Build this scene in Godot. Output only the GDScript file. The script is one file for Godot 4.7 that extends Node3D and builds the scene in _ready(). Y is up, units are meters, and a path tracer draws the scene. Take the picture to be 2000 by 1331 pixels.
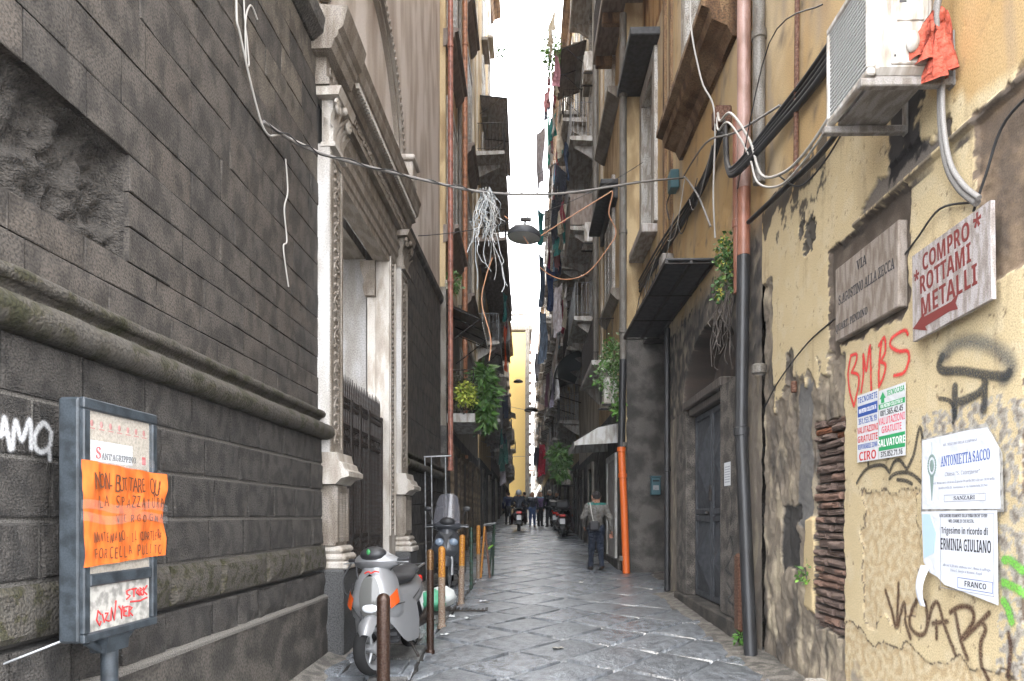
extends Node3D

var rng := RandomNumberGenerator.new()
var M := {}
var T := {}
var taken := {}
var fine := FastNoiseLite.new()
var wide := FastNoiseLite.new()
const RISE := 0.034

# ------------------------------------------------------------ mesh collector
class MB:
	var V := PackedVector3Array()
	var N := PackedVector3Array()
	var U := PackedVector2Array()
	var C := PackedColorArray()
	var I := PackedInt32Array()
	var xf := Transform3D.IDENTITY
	var col := Color(1, 1, 1)
	var tinted := false

	func at(t: Transform3D) -> MB:
		xf = t
		return self

	func paint(c: Color) -> MB:
		col = c
		tinted = true
		return self

	func vert(p: Vector3, n: Vector3, uv := Vector2.ZERO) -> int:
		V.append(xf * p)
		N.append((xf.basis * n).normalized())
		U.append(uv)
		C.append(col)
		return V.size() - 1

	func tri_i(a: int, b: int, c: int) -> void:
		I.append(a)
		I.append(c)
		I.append(b)

	func tri(a: Vector3, b: Vector3, c: Vector3) -> void:
		var n := (b - a).cross(c - a).normalized()
		tri_i(vert(a, n), vert(b, n), vert(c, n))

	func quad(a: Vector3, b: Vector3, c: Vector3, d: Vector3) -> void:
		var n := (c - a).cross(d - b).normalized()
		var i := vert(a, n, Vector2(0, 1))
		vert(b, n, Vector2(1, 1))
		vert(c, n, Vector2(1, 0))
		vert(d, n, Vector2(0, 0))
		tri_i(i, i + 1, i + 2)
		tri_i(i, i + 2, i + 3)

	func box(lo: Vector3, hi: Vector3) -> MB:
		var a := lo
		var b := hi
		quad(Vector3(a.x, a.y, b.z), Vector3(b.x, a.y, b.z), Vector3(b.x, b.y, b.z), Vector3(a.x, b.y, b.z))
		quad(Vector3(b.x, a.y, a.z), Vector3(a.x, a.y, a.z), Vector3(a.x, b.y, a.z), Vector3(b.x, b.y, a.z))
		quad(Vector3(b.x, a.y, b.z), Vector3(b.x, a.y, a.z), Vector3(b.x, b.y, a.z), Vector3(b.x, b.y, b.z))
		quad(Vector3(a.x, a.y, a.z), Vector3(a.x, a.y, b.z), Vector3(a.x, b.y, b.z), Vector3(a.x, b.y, a.z))
		quad(Vector3(a.x, b.y, b.z), Vector3(b.x, b.y, b.z), Vector3(b.x, b.y, a.z), Vector3(a.x, b.y, a.z))
		quad(Vector3(a.x, a.y, a.z), Vector3(b.x, a.y, a.z), Vector3(b.x, a.y, b.z), Vector3(a.x, a.y, b.z))
		return self

	func hexa(p: Array) -> MB:  # 4 bottom corners (counterclockwise from above), then the 4 above them
		quad(p[3], p[2], p[1], p[0])
		quad(p[4], p[5], p[6], p[7])
		for i in 4:
			var j := (i + 1) % 4
			quad(p[i], p[j], p[j + 4], p[i + 4])
		return self

	func cbox(lo: Vector3, hi: Vector3, ch: float) -> MB:
		var c := (lo + hi) / 2.0
		var h := (hi - lo) / 2.0
		ch = minf(ch, minf(h.x, minf(h.y, h.z)) * 0.9)
		for ax in 3:
			var b := (ax + 1) % 3
			var e := (ax + 2) % 3
			for s in [-1.0, 1.0]:
				var q := []
				for k in [[-1, -1], [1, -1], [1, 1], [-1, 1]]:
					var p := Vector3.ZERO
					p[ax] = s * h[ax]
					p[b] = k[0] * s * (h[b] - ch)
					p[e] = k[1] * (h[e] - ch)
					q.append(c + p)
				quad(q[0], q[1], q[2], q[3])
			for s in [-1.0, 1.0]:
				for t in [-1.0, 1.0]:
					var p0 := Vector3.ZERO
					p0[ax] = -(h[ax] - ch)
					p0[b] = s * h[b]
					p0[e] = t * (h[e] - ch)
					var p1 := p0
					p1[ax] = -p0[ax]
					var p2 := p1
					p2[b] = s * (h[b] - ch)
					p2[e] = t * h[e]
					var p3 := p2
					p3[ax] = p0[ax]
					if s * t > 0:
						quad(c + p0, c + p1, c + p2, c + p3)
					else:
						quad(c + p3, c + p2, c + p1, c + p0)
		for sx in [-1.0, 1.0]:
			for sy in [-1.0, 1.0]:
				for sz in [-1.0, 1.0]:
					var a := c + Vector3(sx * h.x, sy * (h.y - ch), sz * (h.z - ch))
					var b2 := c + Vector3(sx * (h.x - ch), sy * h.y, sz * (h.z - ch))
					var d := c + Vector3(sx * (h.x - ch), sy * (h.y - ch), sz * h.z)
					if sx * sy * sz > 0:
						tri(a, b2, d)
					else:
						tri(a, d, b2)
		return self

	func tube(path: Array, r, sides := 8, caps := true) -> MB:
		var n := path.size()
		var up := Vector3.UP
		var t0: Vector3 = (path[1] - path[0]).normalized()
		if absf(t0.dot(up)) > 0.9:
			up = Vector3.RIGHT
		var side := t0.cross(up).normalized()
		var first := V.size()
		for i in n:
			var t: Vector3
			if i == 0:
				t = path[1] - path[0]
			elif i == n - 1:
				t = path[n - 1] - path[n - 2]
			else:
				t = (path[i + 1] - path[i]).normalized() + (path[i] - path[i - 1]).normalized()
			t = t.normalized()
			side = (side - t * side.dot(t)).normalized()
			var other := t.cross(side)
			var rad: float = r[i] if r is Array or r is PackedFloat32Array else r
			for k in sides + 1:
				var a := TAU * k / sides
				var nn := side * cos(a) + other * sin(a)
				vert(path[i] + nn * rad, nn, Vector2(float(k) / sides, i))
		for i in n - 1:
			for k in sides:
				var a := first + i * (sides + 1) + k
				tri_i(a, a + 1, a + sides + 2)
				tri_i(a, a + sides + 2, a + sides + 1)
		if caps:
			for e in [0, n - 1]:
				var p: Vector3 = path[e]
				var nn: Vector3 = (path[1] - path[0]).normalized() * -1.0 if e == 0 else (path[n - 1] - path[n - 2]).normalized()
				var c := vert(p, nn)
				var ring := []
				for k in sides:
					var q := V[first + e * (sides + 1) + k]
					V.append(q)
					N.append((xf.basis * nn).normalized())
					U.append(Vector2.ZERO)
					C.append(col)
					ring.append(V.size() - 1)
				for k in sides:
					if e == 0:
						tri_i(c, ring[(k + 1) % sides], ring[k])
					else:
						tri_i(c, ring[k], ring[(k + 1) % sides])
		return self

	func lathe(prof: Array, sides := 16, smooth := false) -> MB:  # Vector2(radius, height) from the bottom up
		for i in prof.size() - 1:
			var a: Vector2 = prof[i]
			var b: Vector2 = prof[i + 1]
			var e := (b - a).normalized()
			var na := Vector2(e.y, -e.x)
			var nb := na
			if smooth:
				if i > 0:
					var pe: Vector2 = (a - prof[i - 1]).normalized()
					na = (na + Vector2(pe.y, -pe.x)).normalized()
				if i < prof.size() - 2:
					var ne: Vector2 = (prof[i + 2] - b).normalized()
					nb = (nb + Vector2(ne.y, -ne.x)).normalized()
			var f := V.size()
			for k in sides + 1:
				var t := TAU * k / sides
				var c := cos(t)
				var s := sin(t)
				vert(Vector3(a.x * c, a.y, -a.x * s), Vector3(na.x * c, na.y, -na.x * s), Vector2(float(k) / sides, a.y))
				vert(Vector3(b.x * c, b.y, -b.x * s), Vector3(nb.x * c, nb.y, -nb.x * s), Vector2(float(k) / sides, b.y))
			for k in sides:
				var q := f + k * 2
				tri_i(q, q + 2, q + 3)
				tri_i(q, q + 3, q + 1)
		return self

	func prism(poly: PackedVector2Array, z0: float, z1: float) -> MB:  # outline in x, y
		if Geometry2D.is_polygon_clockwise(poly):
			poly = poly.duplicate()
			poly.reverse()
		var ids := Geometry2D.triangulate_polygon(poly)
		for k in range(0, ids.size(), 3):
			var a := poly[ids[k]]
			var b := poly[ids[k + 1]]
			var c := poly[ids[k + 2]]
			if (b - a).cross(c - a) < 0:
				var h := b
				b = c
				c = h
			tri(Vector3(a.x, a.y, z1), Vector3(b.x, b.y, z1), Vector3(c.x, c.y, z1))
			tri(Vector3(a.x, a.y, z0), Vector3(c.x, c.y, z0), Vector3(b.x, b.y, z0))
		for k in poly.size():
			var a := poly[k]
			var b := poly[(k + 1) % poly.size()]
			quad(Vector3(a.x, a.y, z0), Vector3(b.x, b.y, z0), Vector3(b.x, b.y, z1), Vector3(a.x, a.y, z1))
		return self

	func profile(pts: Array, x0: float, x1: float) -> MB:  # closed outline (z, y) swept along x
		var poly := PackedVector2Array()
		for p in pts:
			poly.append(p)
		var keep := xf
		xf = xf * Transform3D(Basis(Vector3(0, 0, 1), Vector3(0, 1, 0), Vector3(-1, 0, 0)), Vector3.ZERO)
		prism(poly, -x1, -x0)
		xf = keep
		return self

	func ball(c: Vector3, r: Vector3, rows := 8, sides := 12) -> MB:
		var f := V.size()
		for i in rows + 1:
			var th := PI * i / rows
			for k in sides + 1:
				var ph := TAU * k / sides
				var n := Vector3(sin(th) * cos(ph), cos(th), -sin(th) * sin(ph))
				vert(c + n * r, (n / r).normalized(), Vector2(float(k) / sides, float(i) / rows))
		for i in rows:
			for k in sides:
				var a := f + i * (sides + 1) + k
				tri_i(a, a + sides + 1, a + sides + 2)
				tri_i(a, a + sides + 2, a + 1)
		return self

	func sheet(nx: int, ny: int, fn: Callable) -> MB:  # fn(i/nx, j/ny) -> Vector3; smooth
		var f := V.size()
		for j in ny + 1:
			for i in nx + 1:
				vert(fn.call(float(i) / nx, float(j) / ny), Vector3.UP, Vector2(float(i) / nx, 1.0 - float(j) / ny))
		for j in ny:
			for i in nx:
				var a := f + j * (nx + 1) + i
				tri_i(a, a + 1, a + nx + 2)
				tri_i(a, a + nx + 2, a + nx + 1)
		smooth_from(f, nx, ny)
		return self

	func smooth_from(f: int, nx: int, ny: int) -> void:
		for j in ny + 1:
			for i in nx + 1:
				var l := V[f + j * (nx + 1) + maxi(i - 1, 0)]
				var r := V[f + j * (nx + 1) + mini(i + 1, nx)]
				var d := V[f + maxi(j - 1, 0) * (nx + 1) + i]
				var u := V[f + mini(j + 1, ny) * (nx + 1) + i]
				N[f + j * (nx + 1) + i] = (r - l).cross(u - d).normalized()

	func mesh() -> ArrayMesh:
		var a := []
		a.resize(Mesh.ARRAY_MAX)
		a[Mesh.ARRAY_VERTEX] = V
		a[Mesh.ARRAY_NORMAL] = N
		a[Mesh.ARRAY_TEX_UV] = U
		if tinted:
			a[Mesh.ARRAY_COLOR] = C
		a[Mesh.ARRAY_INDEX] = I
		var m := ArrayMesh.new()
		m.add_surface_from_arrays(Mesh.PRIMITIVE_TRIANGLES, a)
		return m

# ------------------------------------------------------------ objects
func numbered(called: String) -> String:
	if not taken.has(called):
		taken[called] = 0
		return called
	taken[called] += 1
	return "%s_%03d" % [called, taken[called]]

func tag(o: Node, label: String, category: String, group := "", kind := "") -> void:
	if label: o.set_meta("label", label)
	if category: o.set_meta("category", category)
	if group: o.set_meta("group", group)
	if kind: o.set_meta("kind", kind)

func thing(called: String, label: String, category: String, group := "", where := Transform3D.IDENTITY) -> Node3D:
	var o := Node3D.new()
	o.name = numbered(called)
	add_child(o)
	o.transform = where
	tag(o, label, category, group)
	return o

func part(parent: Node, called: String, mb, mat: Material) -> MeshInstance3D:
	var o := MeshInstance3D.new()
	o.name = called
	o.mesh = mb.mesh() if mb is MB else mb
	o.material_override = mat
	parent.add_child(o, true)
	return o

func single(called: String, mb, mat: Material, label: String, category: String, group := "", where := Transform3D.IDENTITY) -> MeshInstance3D:
	var o := MeshInstance3D.new()
	o.name = numbered(called)
	o.mesh = mb.mesh() if mb is MB else mb
	o.material_override = mat
	add_child(o)
	o.transform = where
	tag(o, label, category, group)
	return o

func base(o: Node3D, p: Vector3) -> void:  # move a thing's origin to p (in its own axes) and leave its parts where they are
	o.position = o.transform * p
	for c in o.get_children():
		c.position -= p

# frames: x runs right along the wall as one looks at it, y up, z out into the street
func wall_left(x0: float, slope: float) -> Transform3D:  # local x = distance from the camera's end of the street
	var x := Vector3(slope, 0, -1).normalized()
	return Transform3D(Basis(x, Vector3.UP, x.cross(Vector3.UP)), Vector3(x0, 0, 0))

func wall_right(x0: float, slope: float) -> Transform3D:  # local x = minus that distance
	var x := Vector3(-slope, 0, 1).normalized()
	return Transform3D(Basis(x, Vector3.UP, x.cross(Vector3.UP)), Vector3(x0, 0, 0))

func ground(d: float) -> float:
	return RISE * d

func stand(x: float, d: float, turn := 0.0) -> Transform3D:
	return Transform3D(Basis(Vector3.UP, turn), Vector3(x, ground(d), -d))

func rr(a: float, b: float) -> float:
	return rng.randf_range(a, b)

func curve(pts: Array, per := 6) -> Array:
	var out := []
	for i in pts.size() - 1:
		var p0: Vector3 = pts[maxi(i - 1, 0)]
		var p1: Vector3 = pts[i]
		var p2: Vector3 = pts[i + 1]
		var p3: Vector3 = pts[mini(i + 2, pts.size() - 1)]
		for k in per:
			var t := float(k) / per
			out.append(p1.cubic_interpolate(p2, p0, p3, t))
	out.append(pts[-1])
	return out

func sag(a: Vector3, b: Vector3, drop: float, n := 16) -> Array:
	var out := []
	for i in n + 1:
		var t := float(i) / n
		out.append(a.lerp(b, t) - Vector3(0, drop * 4.0 * t * (1.0 - t), 0))
	return out

# ------------------------------------------------------------ materials
func noise_tex(freq: float, type: int, octaves: int, stops: Array, seed_ := 1, size := 512, normal := false, strength := 4.0, stretch := 1.0) -> Texture2D:
	var n := FastNoiseLite.new()
	n.noise_type = type
	n.frequency = freq
	n.fractal_octaves = octaves
	n.seed = seed_
	var im: Image = n.get_seamless_image(size, int(size / stretch), false, false, 0.12)
	if stretch != 1.0:
		im.resize(size, size, Image.INTERPOLATE_CUBIC)
	if normal:
		im.convert(Image.FORMAT_RGBA8)
		im.bump_map_to_normal_map(strength)
		return ImageTexture.create_from_image(im)
	if stops:
		var lut := []
		for i in 256:
			var v := i / 255.0
			var k := 0
			while k < stops.size() - 2 and v > stops[k + 1][0]:
				k += 1
			var a = stops[k]
			var b = stops[k + 1]
			var f := clampf((v - a[0]) / maxf(b[0] - a[0], 0.0001), 0.0, 1.0)
			var ca: Color = a[1] if a[1] is Color else Color(a[1], a[1], a[1])
			var cb: Color = b[1] if b[1] is Color else Color(b[1], b[1], b[1])
			lut.append(ca.lerp(cb, f))
		im.convert(Image.FORMAT_L8)
		var src := im.get_data()
		var dst := PackedByteArray()
		dst.resize(src.size() * 3)
		for i in src.size():
			var c: Color = lut[src[i]]
			dst[i * 3] = int(clampf(c.r, 0, 1) * 255)
			dst[i * 3 + 1] = int(clampf(c.g, 0, 1) * 255)
			dst[i * 3 + 2] = int(clampf(c.b, 0, 1) * 255)
		im = Image.create_from_data(im.get_width(), im.get_height(), false, Image.FORMAT_RGB8, dst)
	return ImageTexture.create_from_image(im)

func lin(r: float, g: float, b: float) -> Color:
	return Color(r, g, b).linear_to_srgb()

# base colour is linear; tex multiplies it (about 3 repeats per metre times scale); detail multiplies again at another scale
func mat(called: String, c: Color, rough := 0.85, tex: Texture2D = null, scale := 1.0, bump: Texture2D = null, depth := 0.0, detail: Texture2D = null, dscale := 0.3, metal := 0.0) -> StandardMaterial3D:
	var m := StandardMaterial3D.new()
	m.resource_name = called
	m.albedo_color = c.linear_to_srgb()
	m.roughness = rough
	m.metallic = metal
	if tex or bump:
		m.uv1_triplanar = true
		m.uv1_world_triplanar = true
		m.uv1_scale = Vector3.ONE * scale
	if tex: m.albedo_texture = tex
	if bump:
		m.heightmap_enabled = true
		m.heightmap_texture = bump
		m.heightmap_scale = depth
	if detail:
		m.detail_enabled = true
		m.detail_blend_mode = BaseMaterial3D.BLEND_MODE_MUL
		m.detail_albedo = detail
		m.detail_uv_layer = BaseMaterial3D.DETAIL_UV_2
		m.uv2_triplanar = true
		m.uv2_world_triplanar = true
		m.uv2_scale = Vector3.ONE * dscale
	M[called] = m
	return m

func _ready() -> void:
	rng.seed = 20240
	fine.seed = 11
	fine.frequency = 2.2
	fine.fractal_octaves = 4
	wide.seed = 5
	wide.frequency = 0.45
	wide.fractal_octaves = 4
	# camera: level, lens shifted up as in an upright-corrected photograph
	var cam := Camera3D.new()
	cam.name = "camera"
	add_child(cam)
	cam.position = Vector3(0, 1.7, 0)
	cam.keep_aspect = Camera3D.KEEP_HEIGHT
	var near := 0.1
	cam.set_frustum(near * 1331.0 / 1333.0, Vector2(0, near * (1008.0 - 665.5) / 1333.0), near, 900.0)
	cam.current = true
	# overcast sky
	var env := Environment.new()
	env.background_mode = Environment.BG_SKY
	var sk := ProceduralSkyMaterial.new()
	sk.sky_top_color = Color(0.955, 0.965, 0.985)
	sk.sky_horizon_color = Color(0.95, 0.96, 0.98)
	sk.sky_curve = 0.2
	sk.ground_bottom_color = Color(0.28, 0.27, 0.26)
	sk.ground_horizon_color = Color(0.5, 0.5, 0.5)
	sk.sky_energy_multiplier = 1.25
	sk.sun_angle_max = 1.0
	var sky := Sky.new()
	sky.sky_material = sk
	env.sky = sky
	env.tonemap_mode = Environment.TONE_MAPPER_LINEAR
	env.tonemap_exposure = 7.4
	env.sdfgi_enabled = true
	env.ssao_enabled = true
	env.ssil_enabled = true
	env.fog_enabled = true
	env.fog_density = 0.0006
	env.fog_light_color = Color(0.93, 0.95, 0.98)
	var we := WorldEnvironment.new()
	we.name = "environment"
	we.environment = env
	add_child(we)
	var sun := DirectionalLight3D.new()
	sun.name = "overcast_sun"
	sun.light_energy = 0.35
	sun.light_color = Color(1.0, 0.97, 0.93)
	sun.light_angular_distance = 30.0
	sun.shadow_enabled = true
	add_child(sun)
	sun.look_at_from_position(Vector3.ZERO, Vector3(0.25, -1.0, 0.35), Vector3.FORWARD)
	make_materials()
	make_ground()
	make_church()
	make_right_house()
	make_right_row()
	make_left_row()
	make_far()
	make_street_things()
	make_vehicles()
	make_people()
	make_overhead()
	make_plants()

func make_materials() -> void:
	var P := FastNoiseLite.TYPE_PERLIN
	var S := FastNoiseLite.TYPE_SIMPLEX_SMOOTH
	var CE := FastNoiseLite.TYPE_CELLULAR
	T.grain = noise_tex(0.09, S, 4, [[0, 0.72], [0.5, 0.9], [1, 1.0]], 3)
	T.grain_hard = noise_tex(0.06, S, 5, [[0, 0.5], [0.36, 0.72], [0.5, 0.88], [1, 1.0]], 4)
	T.stone = noise_tex(0.03, S, 7, [[0, 0.5], [0.33, 0.68], [0.47, 0.86], [0.62, 1.0], [1, 1.0]], 41, 1024)
	T.blotch = noise_tex(0.014, S, 5, [[0, 0.62], [0.35, 0.76], [0.6, 0.94], [1, 1.0]], 7)
	T.soot = noise_tex(0.011, S, 6, [[0, 0.55], [0.35, 0.68], [0.65, 0.95], [1, 1.0]], 8)
	T.streak = noise_tex(0.02, S, 5, [[0, 0.66], [0.42, 0.84], [0.62, 0.97], [1, 1.0]], 9, 512, false, 0, 4.0)
	T.stain = noise_tex(0.02, S, 5, [[0, Color(0.42, 0.36, 0.32)], [0.36, Color(0.7, 0.62, 0.56)], [0.55, Color(0.98, 0.95, 0.92)], [1, Color(1, 1, 1)]], 12, 512, false, 0, 5.0)
	T.soft = noise_tex(0.02, S, 5, [[0, Color(0.74, 0.7, 0.67)], [0.4, Color(0.87, 0.85, 0.82)], [0.6, Color(0.98, 0.975, 0.97)], [1, Color(1, 1, 1)]], 19, 512, false, 0, 4.0)
	T.wall_blotch = noise_tex(0.016, S, 6, [[0, 0.62], [0.34, 0.74], [0.5, 0.9], [0.66, 1.0], [1, 1.0]], 23, 1024, false, 0, 1.5)
	T.rust = noise_tex(0.03, S, 5, [[0, Color(0.45, 0.3, 0.2)], [0.4, Color(0.8, 0.62, 0.48)], [0.6, Color(1, 1, 1)], [1, Color(1, 1, 1)]], 13)
	T.bump = noise_tex(0.07, S, 5, [], 14)
	T.bump_wide = noise_tex(0.02, S, 6, [], 15)
	T.pits = noise_tex(0.05, CE, 3, [], 16)
	T.wood = noise_tex(0.04, S, 4, [[0, 0.45], [0.45, 0.8], [1, 1.0]], 17, 512, false, 0, 14.0)
	T.moss = noise_tex(0.02, S, 5, [[0, Color(0.5, 0.55, 0.25)], [0.3, Color(0.68, 0.68, 0.45)], [0.42, Color(0.94, 0.92, 0.89)], [1, Color(1, 1, 1)]], 18)
	# stone
	for k in 6:
		var v: float = [0.085, 0.093, 0.076, 0.097, 0.088, 0.081][k]
		var w: float = [1.0, 1.01, 0.99, 1.02, 1.03, 1.0][k]
		mat("ashlar%d" % k, Color(v * 1.15 * w, v * 0.98, v * 0.82 / w), 0.9, T.grain_hard, 1.7, T.stone, 0.45, T.wall_blotch, 0.27)
		mat("rough%d" % k, Color(v * 0.98, v * 0.87, v * 0.76), 0.95, T.grain_hard, 2.1, T.stone, 2.0, T.wall_blotch, 0.4)
	for k in 3:
		var v: float = [0.16, 0.145, 0.18][k]
		mat("warm%d" % k, Color(v * 1.0, v * 0.84, v * 0.66), 0.9, T.grain_hard, 1.7, T.stone, 0.45, T.wall_blotch, 0.27)
	mat("mortar_dark", Color(0.075, 0.068, 0.06), 0.95, T.grain, 2.0)
	mat("mortar", Color(0.19, 0.175, 0.155), 0.95, T.grain_hard, 2.5, T.bump, 0.6)
	mat("moulding", Color(0.095, 0.086, 0.073), 0.95, T.grain_hard, 1.4, T.stone, 1.2, T.moss, 0.45)
	mat("moss_stone", Color(0.105, 0.095, 0.08), 0.95, T.grain_hard, 1.6, T.stone, 2.0, T.moss, 0.8)
	mat("cement", Color(0.115, 0.1, 0.083), 0.9, T.grain_hard, 1.2, T.bump, 0.5, T.soot, 0.45)
	mat("cavity", Color(0.1, 0.087, 0.074), 0.98, T.grain_hard, 1.9, T.stone, 4.0, T.wall_blotch, 0.9)
	mat("lava", Color(0.1, 0.1, 0.1), 0.8, T.grain_hard, 1.6, T.bump, 0.8)
	mat("marble", Color(0.62, 0.58, 0.53), 0.55, T.grain, 1.2, T.bump, 0.2, T.soft, 0.5)
	mat("marble_white", Color(0.72, 0.71, 0.7), 0.5, T.grain, 1.2, null, 0.0, T.soft, 0.23)
	mat("marble_brown", Color(0.41, 0.365, 0.315), 0.7, T.grain_hard, 2.0, T.bump, 0.6, T.soft, 0.6)
	mat("church_plaster", Color(0.84, 0.77, 0.71), 0.9, T.grain, 1.0, T.bump, 0.25, T.soft, 0.13)
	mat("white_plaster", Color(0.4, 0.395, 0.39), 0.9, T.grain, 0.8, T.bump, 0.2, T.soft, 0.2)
	mat("iron", Color(0.045, 0.042, 0.04), 0.6, T.grain_hard, 3.0, null, 0.0, T.rust, 1.3, 0.2)
	mat("old_wood", Color(0.13, 0.107, 0.09), 0.8, T.wood, 1.2, T.wood, 0.8)
	mat("grey_wood", Color(0.2, 0.19, 0.18), 0.8, T.wood, 1.2, T.wood, 0.8)
	# paving
	for k in 5:
		var v: float = [0.33, 0.29, 0.36, 0.27, 0.34][k]
		var m := mat("basalt%d" % k, Color(v * 0.92, v, v * 1.1), [0.27, 0.33, 0.24, 0.36, 0.3][k], T.grain_hard, 1.7, T.bump_wide, 0.8, T.blotch, 0.8)
		m.metallic_specular = 0.75
	mat("joint", Color(0.035, 0.033, 0.03), 0.85, T.grain_hard, 3.0)
	mat("sidewalk", Color(0.32, 0.318, 0.31), 0.36, T.grain_hard, 1.5, T.bump, 0.8, T.blotch, 0.6)
	mat("dirt", Color(0.29, 0.265, 0.23), 0.9, T.grain_hard, 2.0, T.bump, 1.0, T.soot, 1.0)
	mat("earth", Color(0.12, 0.115, 0.11), 0.9, T.grain)
	# facades
	mat("ochre", Color(0.55, 0.36, 0.16), 0.92, T.grain, 1.0, T.bump, 0.5, T.stain, 0.22)
	mat("ochre_light", Color(0.68, 0.52, 0.3), 0.92, T.grain, 1.0, T.bump, 0.5, T.soft, 0.25)
	mat("ochre_dark", Color(0.3, 0.2, 0.11), 0.92, T.grain_hard, 1.0, T.bump, 0.8, T.stain, 0.3)
	mat("cream", Color(0.76, 0.69, 0.57), 0.92, T.grain, 1.0, T.bump, 0.3, T.soft, 0.2)
	mat("pale_yellow", Color(0.62, 0.5, 0.3), 0.92, T.grain, 1.0, T.bump, 0.3, T.soft, 0.2)
	mat("far_yellow", Color(0.74, 0.52, 0.18), 0.9, T.grain, 0.5)
	mat("grey_render", Color(0.17, 0.155, 0.138), 0.92, T.grain, 0.8, T.bump, 1.0, T.soot, 0.3)
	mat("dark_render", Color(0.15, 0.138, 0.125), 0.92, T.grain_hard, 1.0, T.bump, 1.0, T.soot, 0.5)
	mat("concrete", Color(0.3, 0.275, 0.24), 0.9, T.grain, 0.9, T.bump, 0.7, T.soft, 0.5)
	mat("tufa", Color(0.27, 0.2, 0.13), 0.95, T.grain_hard, 1.6, T.pits, 2.0, T.soot, 0.8)
	mat("brick0", Color(0.34, 0.13, 0.06), 0.95, T.grain_hard, 3.0, T.pits, 1.0)
	mat("brick1", Color(0.27, 0.16, 0.115), 0.95, T.grain_hard, 3.0, T.pits, 1.0)
	mat("brick2", Color(0.21, 0.145, 0.115), 0.95, T.grain_hard, 3.0, T.pits, 1.0)
	mat("white_paint", Color(0.68, 0.68, 0.66), 0.55, T.grain, 1.5, null, 0.0, T.soft, 0.8)
	mat("dirty_white", Color(0.62, 0.6, 0.56), 0.7, T.grain_hard, 1.2, null, 0.0, T.soft, 0.8)
	mat("slab_white", Color(0.6, 0.585, 0.56), 0.8, T.grain, 1.2, null, 0.0, T.soft, 0.7)
	mat("slab", Color(0.62, 0.6, 0.57), 0.9, T.grain_hard, 1.2, null, 0.0, T.soft, 0.7)
	mat("window_glass", Color(0.03, 0.034, 0.036), 0.08)
	mat("dark_inside", Color(0.02, 0.019, 0.018), 0.9)
	mat("green_paint", Color(0.03, 0.09, 0.065), 0.5, T.grain, 2.0, null, 0.0, T.rust, 1.0)
	mat("brown_sheet", Color(0.29, 0.235, 0.2), 0.7, T.grain, 1.5, null, 0.0, T.soft, 0.8)
	mat("black_sheet", Color(0.06, 0.06, 0.063), 0.6, T.grain, 1.5, null, 0.0, T.blotch, 1.0)
	mat("grey_sheet", Color(0.52, 0.49, 0.47), 0.6, T.grain, 1.5, null, 0.0, T.soft, 1.0)
	mat("door_paint", Color(0.085, 0.09, 0.1), 0.55, T.grain, 2.0, T.bump, 0.15, T.blotch, 1.0, 0.1)
	mat("copper_red", Color(0.5, 0.2, 0.14), 0.4, T.grain, 2.0, null, 0.0, T.blotch, 0.9)
	mat("copper_orange", Color(0.62, 0.27, 0.14), 0.4, T.grain, 2.0, null, 0.0, T.blotch, 0.9)
	mat("pink_pipe", Color(0.56, 0.36, 0.31), 0.45, T.grain, 2.0, null, 0.0, T.soft, 0.7)
	mat("red_pipe", Color(0.4, 0.17, 0.11), 0.45, T.grain, 2.0, null, 0.0, T.soft, 0.9)
	mat("black_pipe", Color(0.032, 0.033, 0.036), 0.45, T.grain, 2.0, null, 0.0, T.soft, 0.9)
	mat("grey_pipe", Color(0.24, 0.225, 0.2), 0.6, T.grain_hard, 2.0, null, 0.0, T.soft, 0.9)
	mat("orange_pipe", Color(0.86, 0.17, 0.025), 0.4, T.grain, 2.0)
	mat("rusty", Color(0.2, 0.11, 0.07), 0.75, T.grain_hard, 3.0, null, 0.0, T.rust, 2.0)
	mat("black_cable", Color(0.025, 0.025, 0.026), 0.55)
	mat("grey_cable", Color(0.2, 0.19, 0.18), 0.6)
	mat("white_cable", Color(0.38, 0.36, 0.33), 0.5)
	mat("orange_cable", Color(0.42, 0.2, 0.1), 0.5)
	mat("galvanised", Color(0.55, 0.56, 0.57), 0.45, T.grain, 2.0, null, 0.0, T.blotch, 1.0, 0.6)
	mat("plaque", Color(0.4, 0.345, 0.3), 0.7, T.grain, 2.0, null, 0.0, T.soft, 1.6)
	mat("board_paint", Color(0.52, 0.48, 0.47), 0.75, T.grain, 2.0, null, 0.0, T.soft, 1.7)
	mat("paper", Color(0.6, 0.61, 0.62), 0.8, null, 1.3, T.bump_wide, 0.4)
	mat("paper_white", Color(0.62, 0.64, 0.69), 0.75, null, 0.9, T.bump_wide, 0.5)
	mat("paper_old", Color(0.45, 0.43, 0.39), 0.8, T.blotch, 2.0)
	mat("panel_cream", Color(0.58, 0.5, 0.4), 0.5, T.grain, 1.0)
	mat("orange_paper", Color(0.72, 0.16, 0.025), 0.6, T.soft, 1.6)
	mat("ink_brown", Color(0.09, 0.03, 0.012), 0.8)
	mat("ink_olive", Color(0.14, 0.12, 0.08), 0.8)
	var tp := mat("tape", Color(0.85, 0.85, 0.85), 0.15)
	tp.albedo_color.a = 0.06
	tp.transparency = BaseMaterial3D.TRANSPARENCY_ALPHA
	mat("board_metal", Color(0.055, 0.068, 0.08), 0.45, T.grain, 2.0, null, 0.0, T.blotch, 1.5)
	mat("ac_white", Color(0.64, 0.63, 0.61), 0.5, T.soft, 1.5, null, 0.0, T.soft, 0.6)
	mat("ac_grille", Color(0.5, 0.5, 0.49), 0.5)
	mat("ac_dark", Color(0.06, 0.06, 0.062), 0.7)
	mat("ac_pan", Color(0.33, 0.31, 0.29), 0.6, T.grain, 2.0, null, 0.0, T.soft, 1.5)
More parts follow.
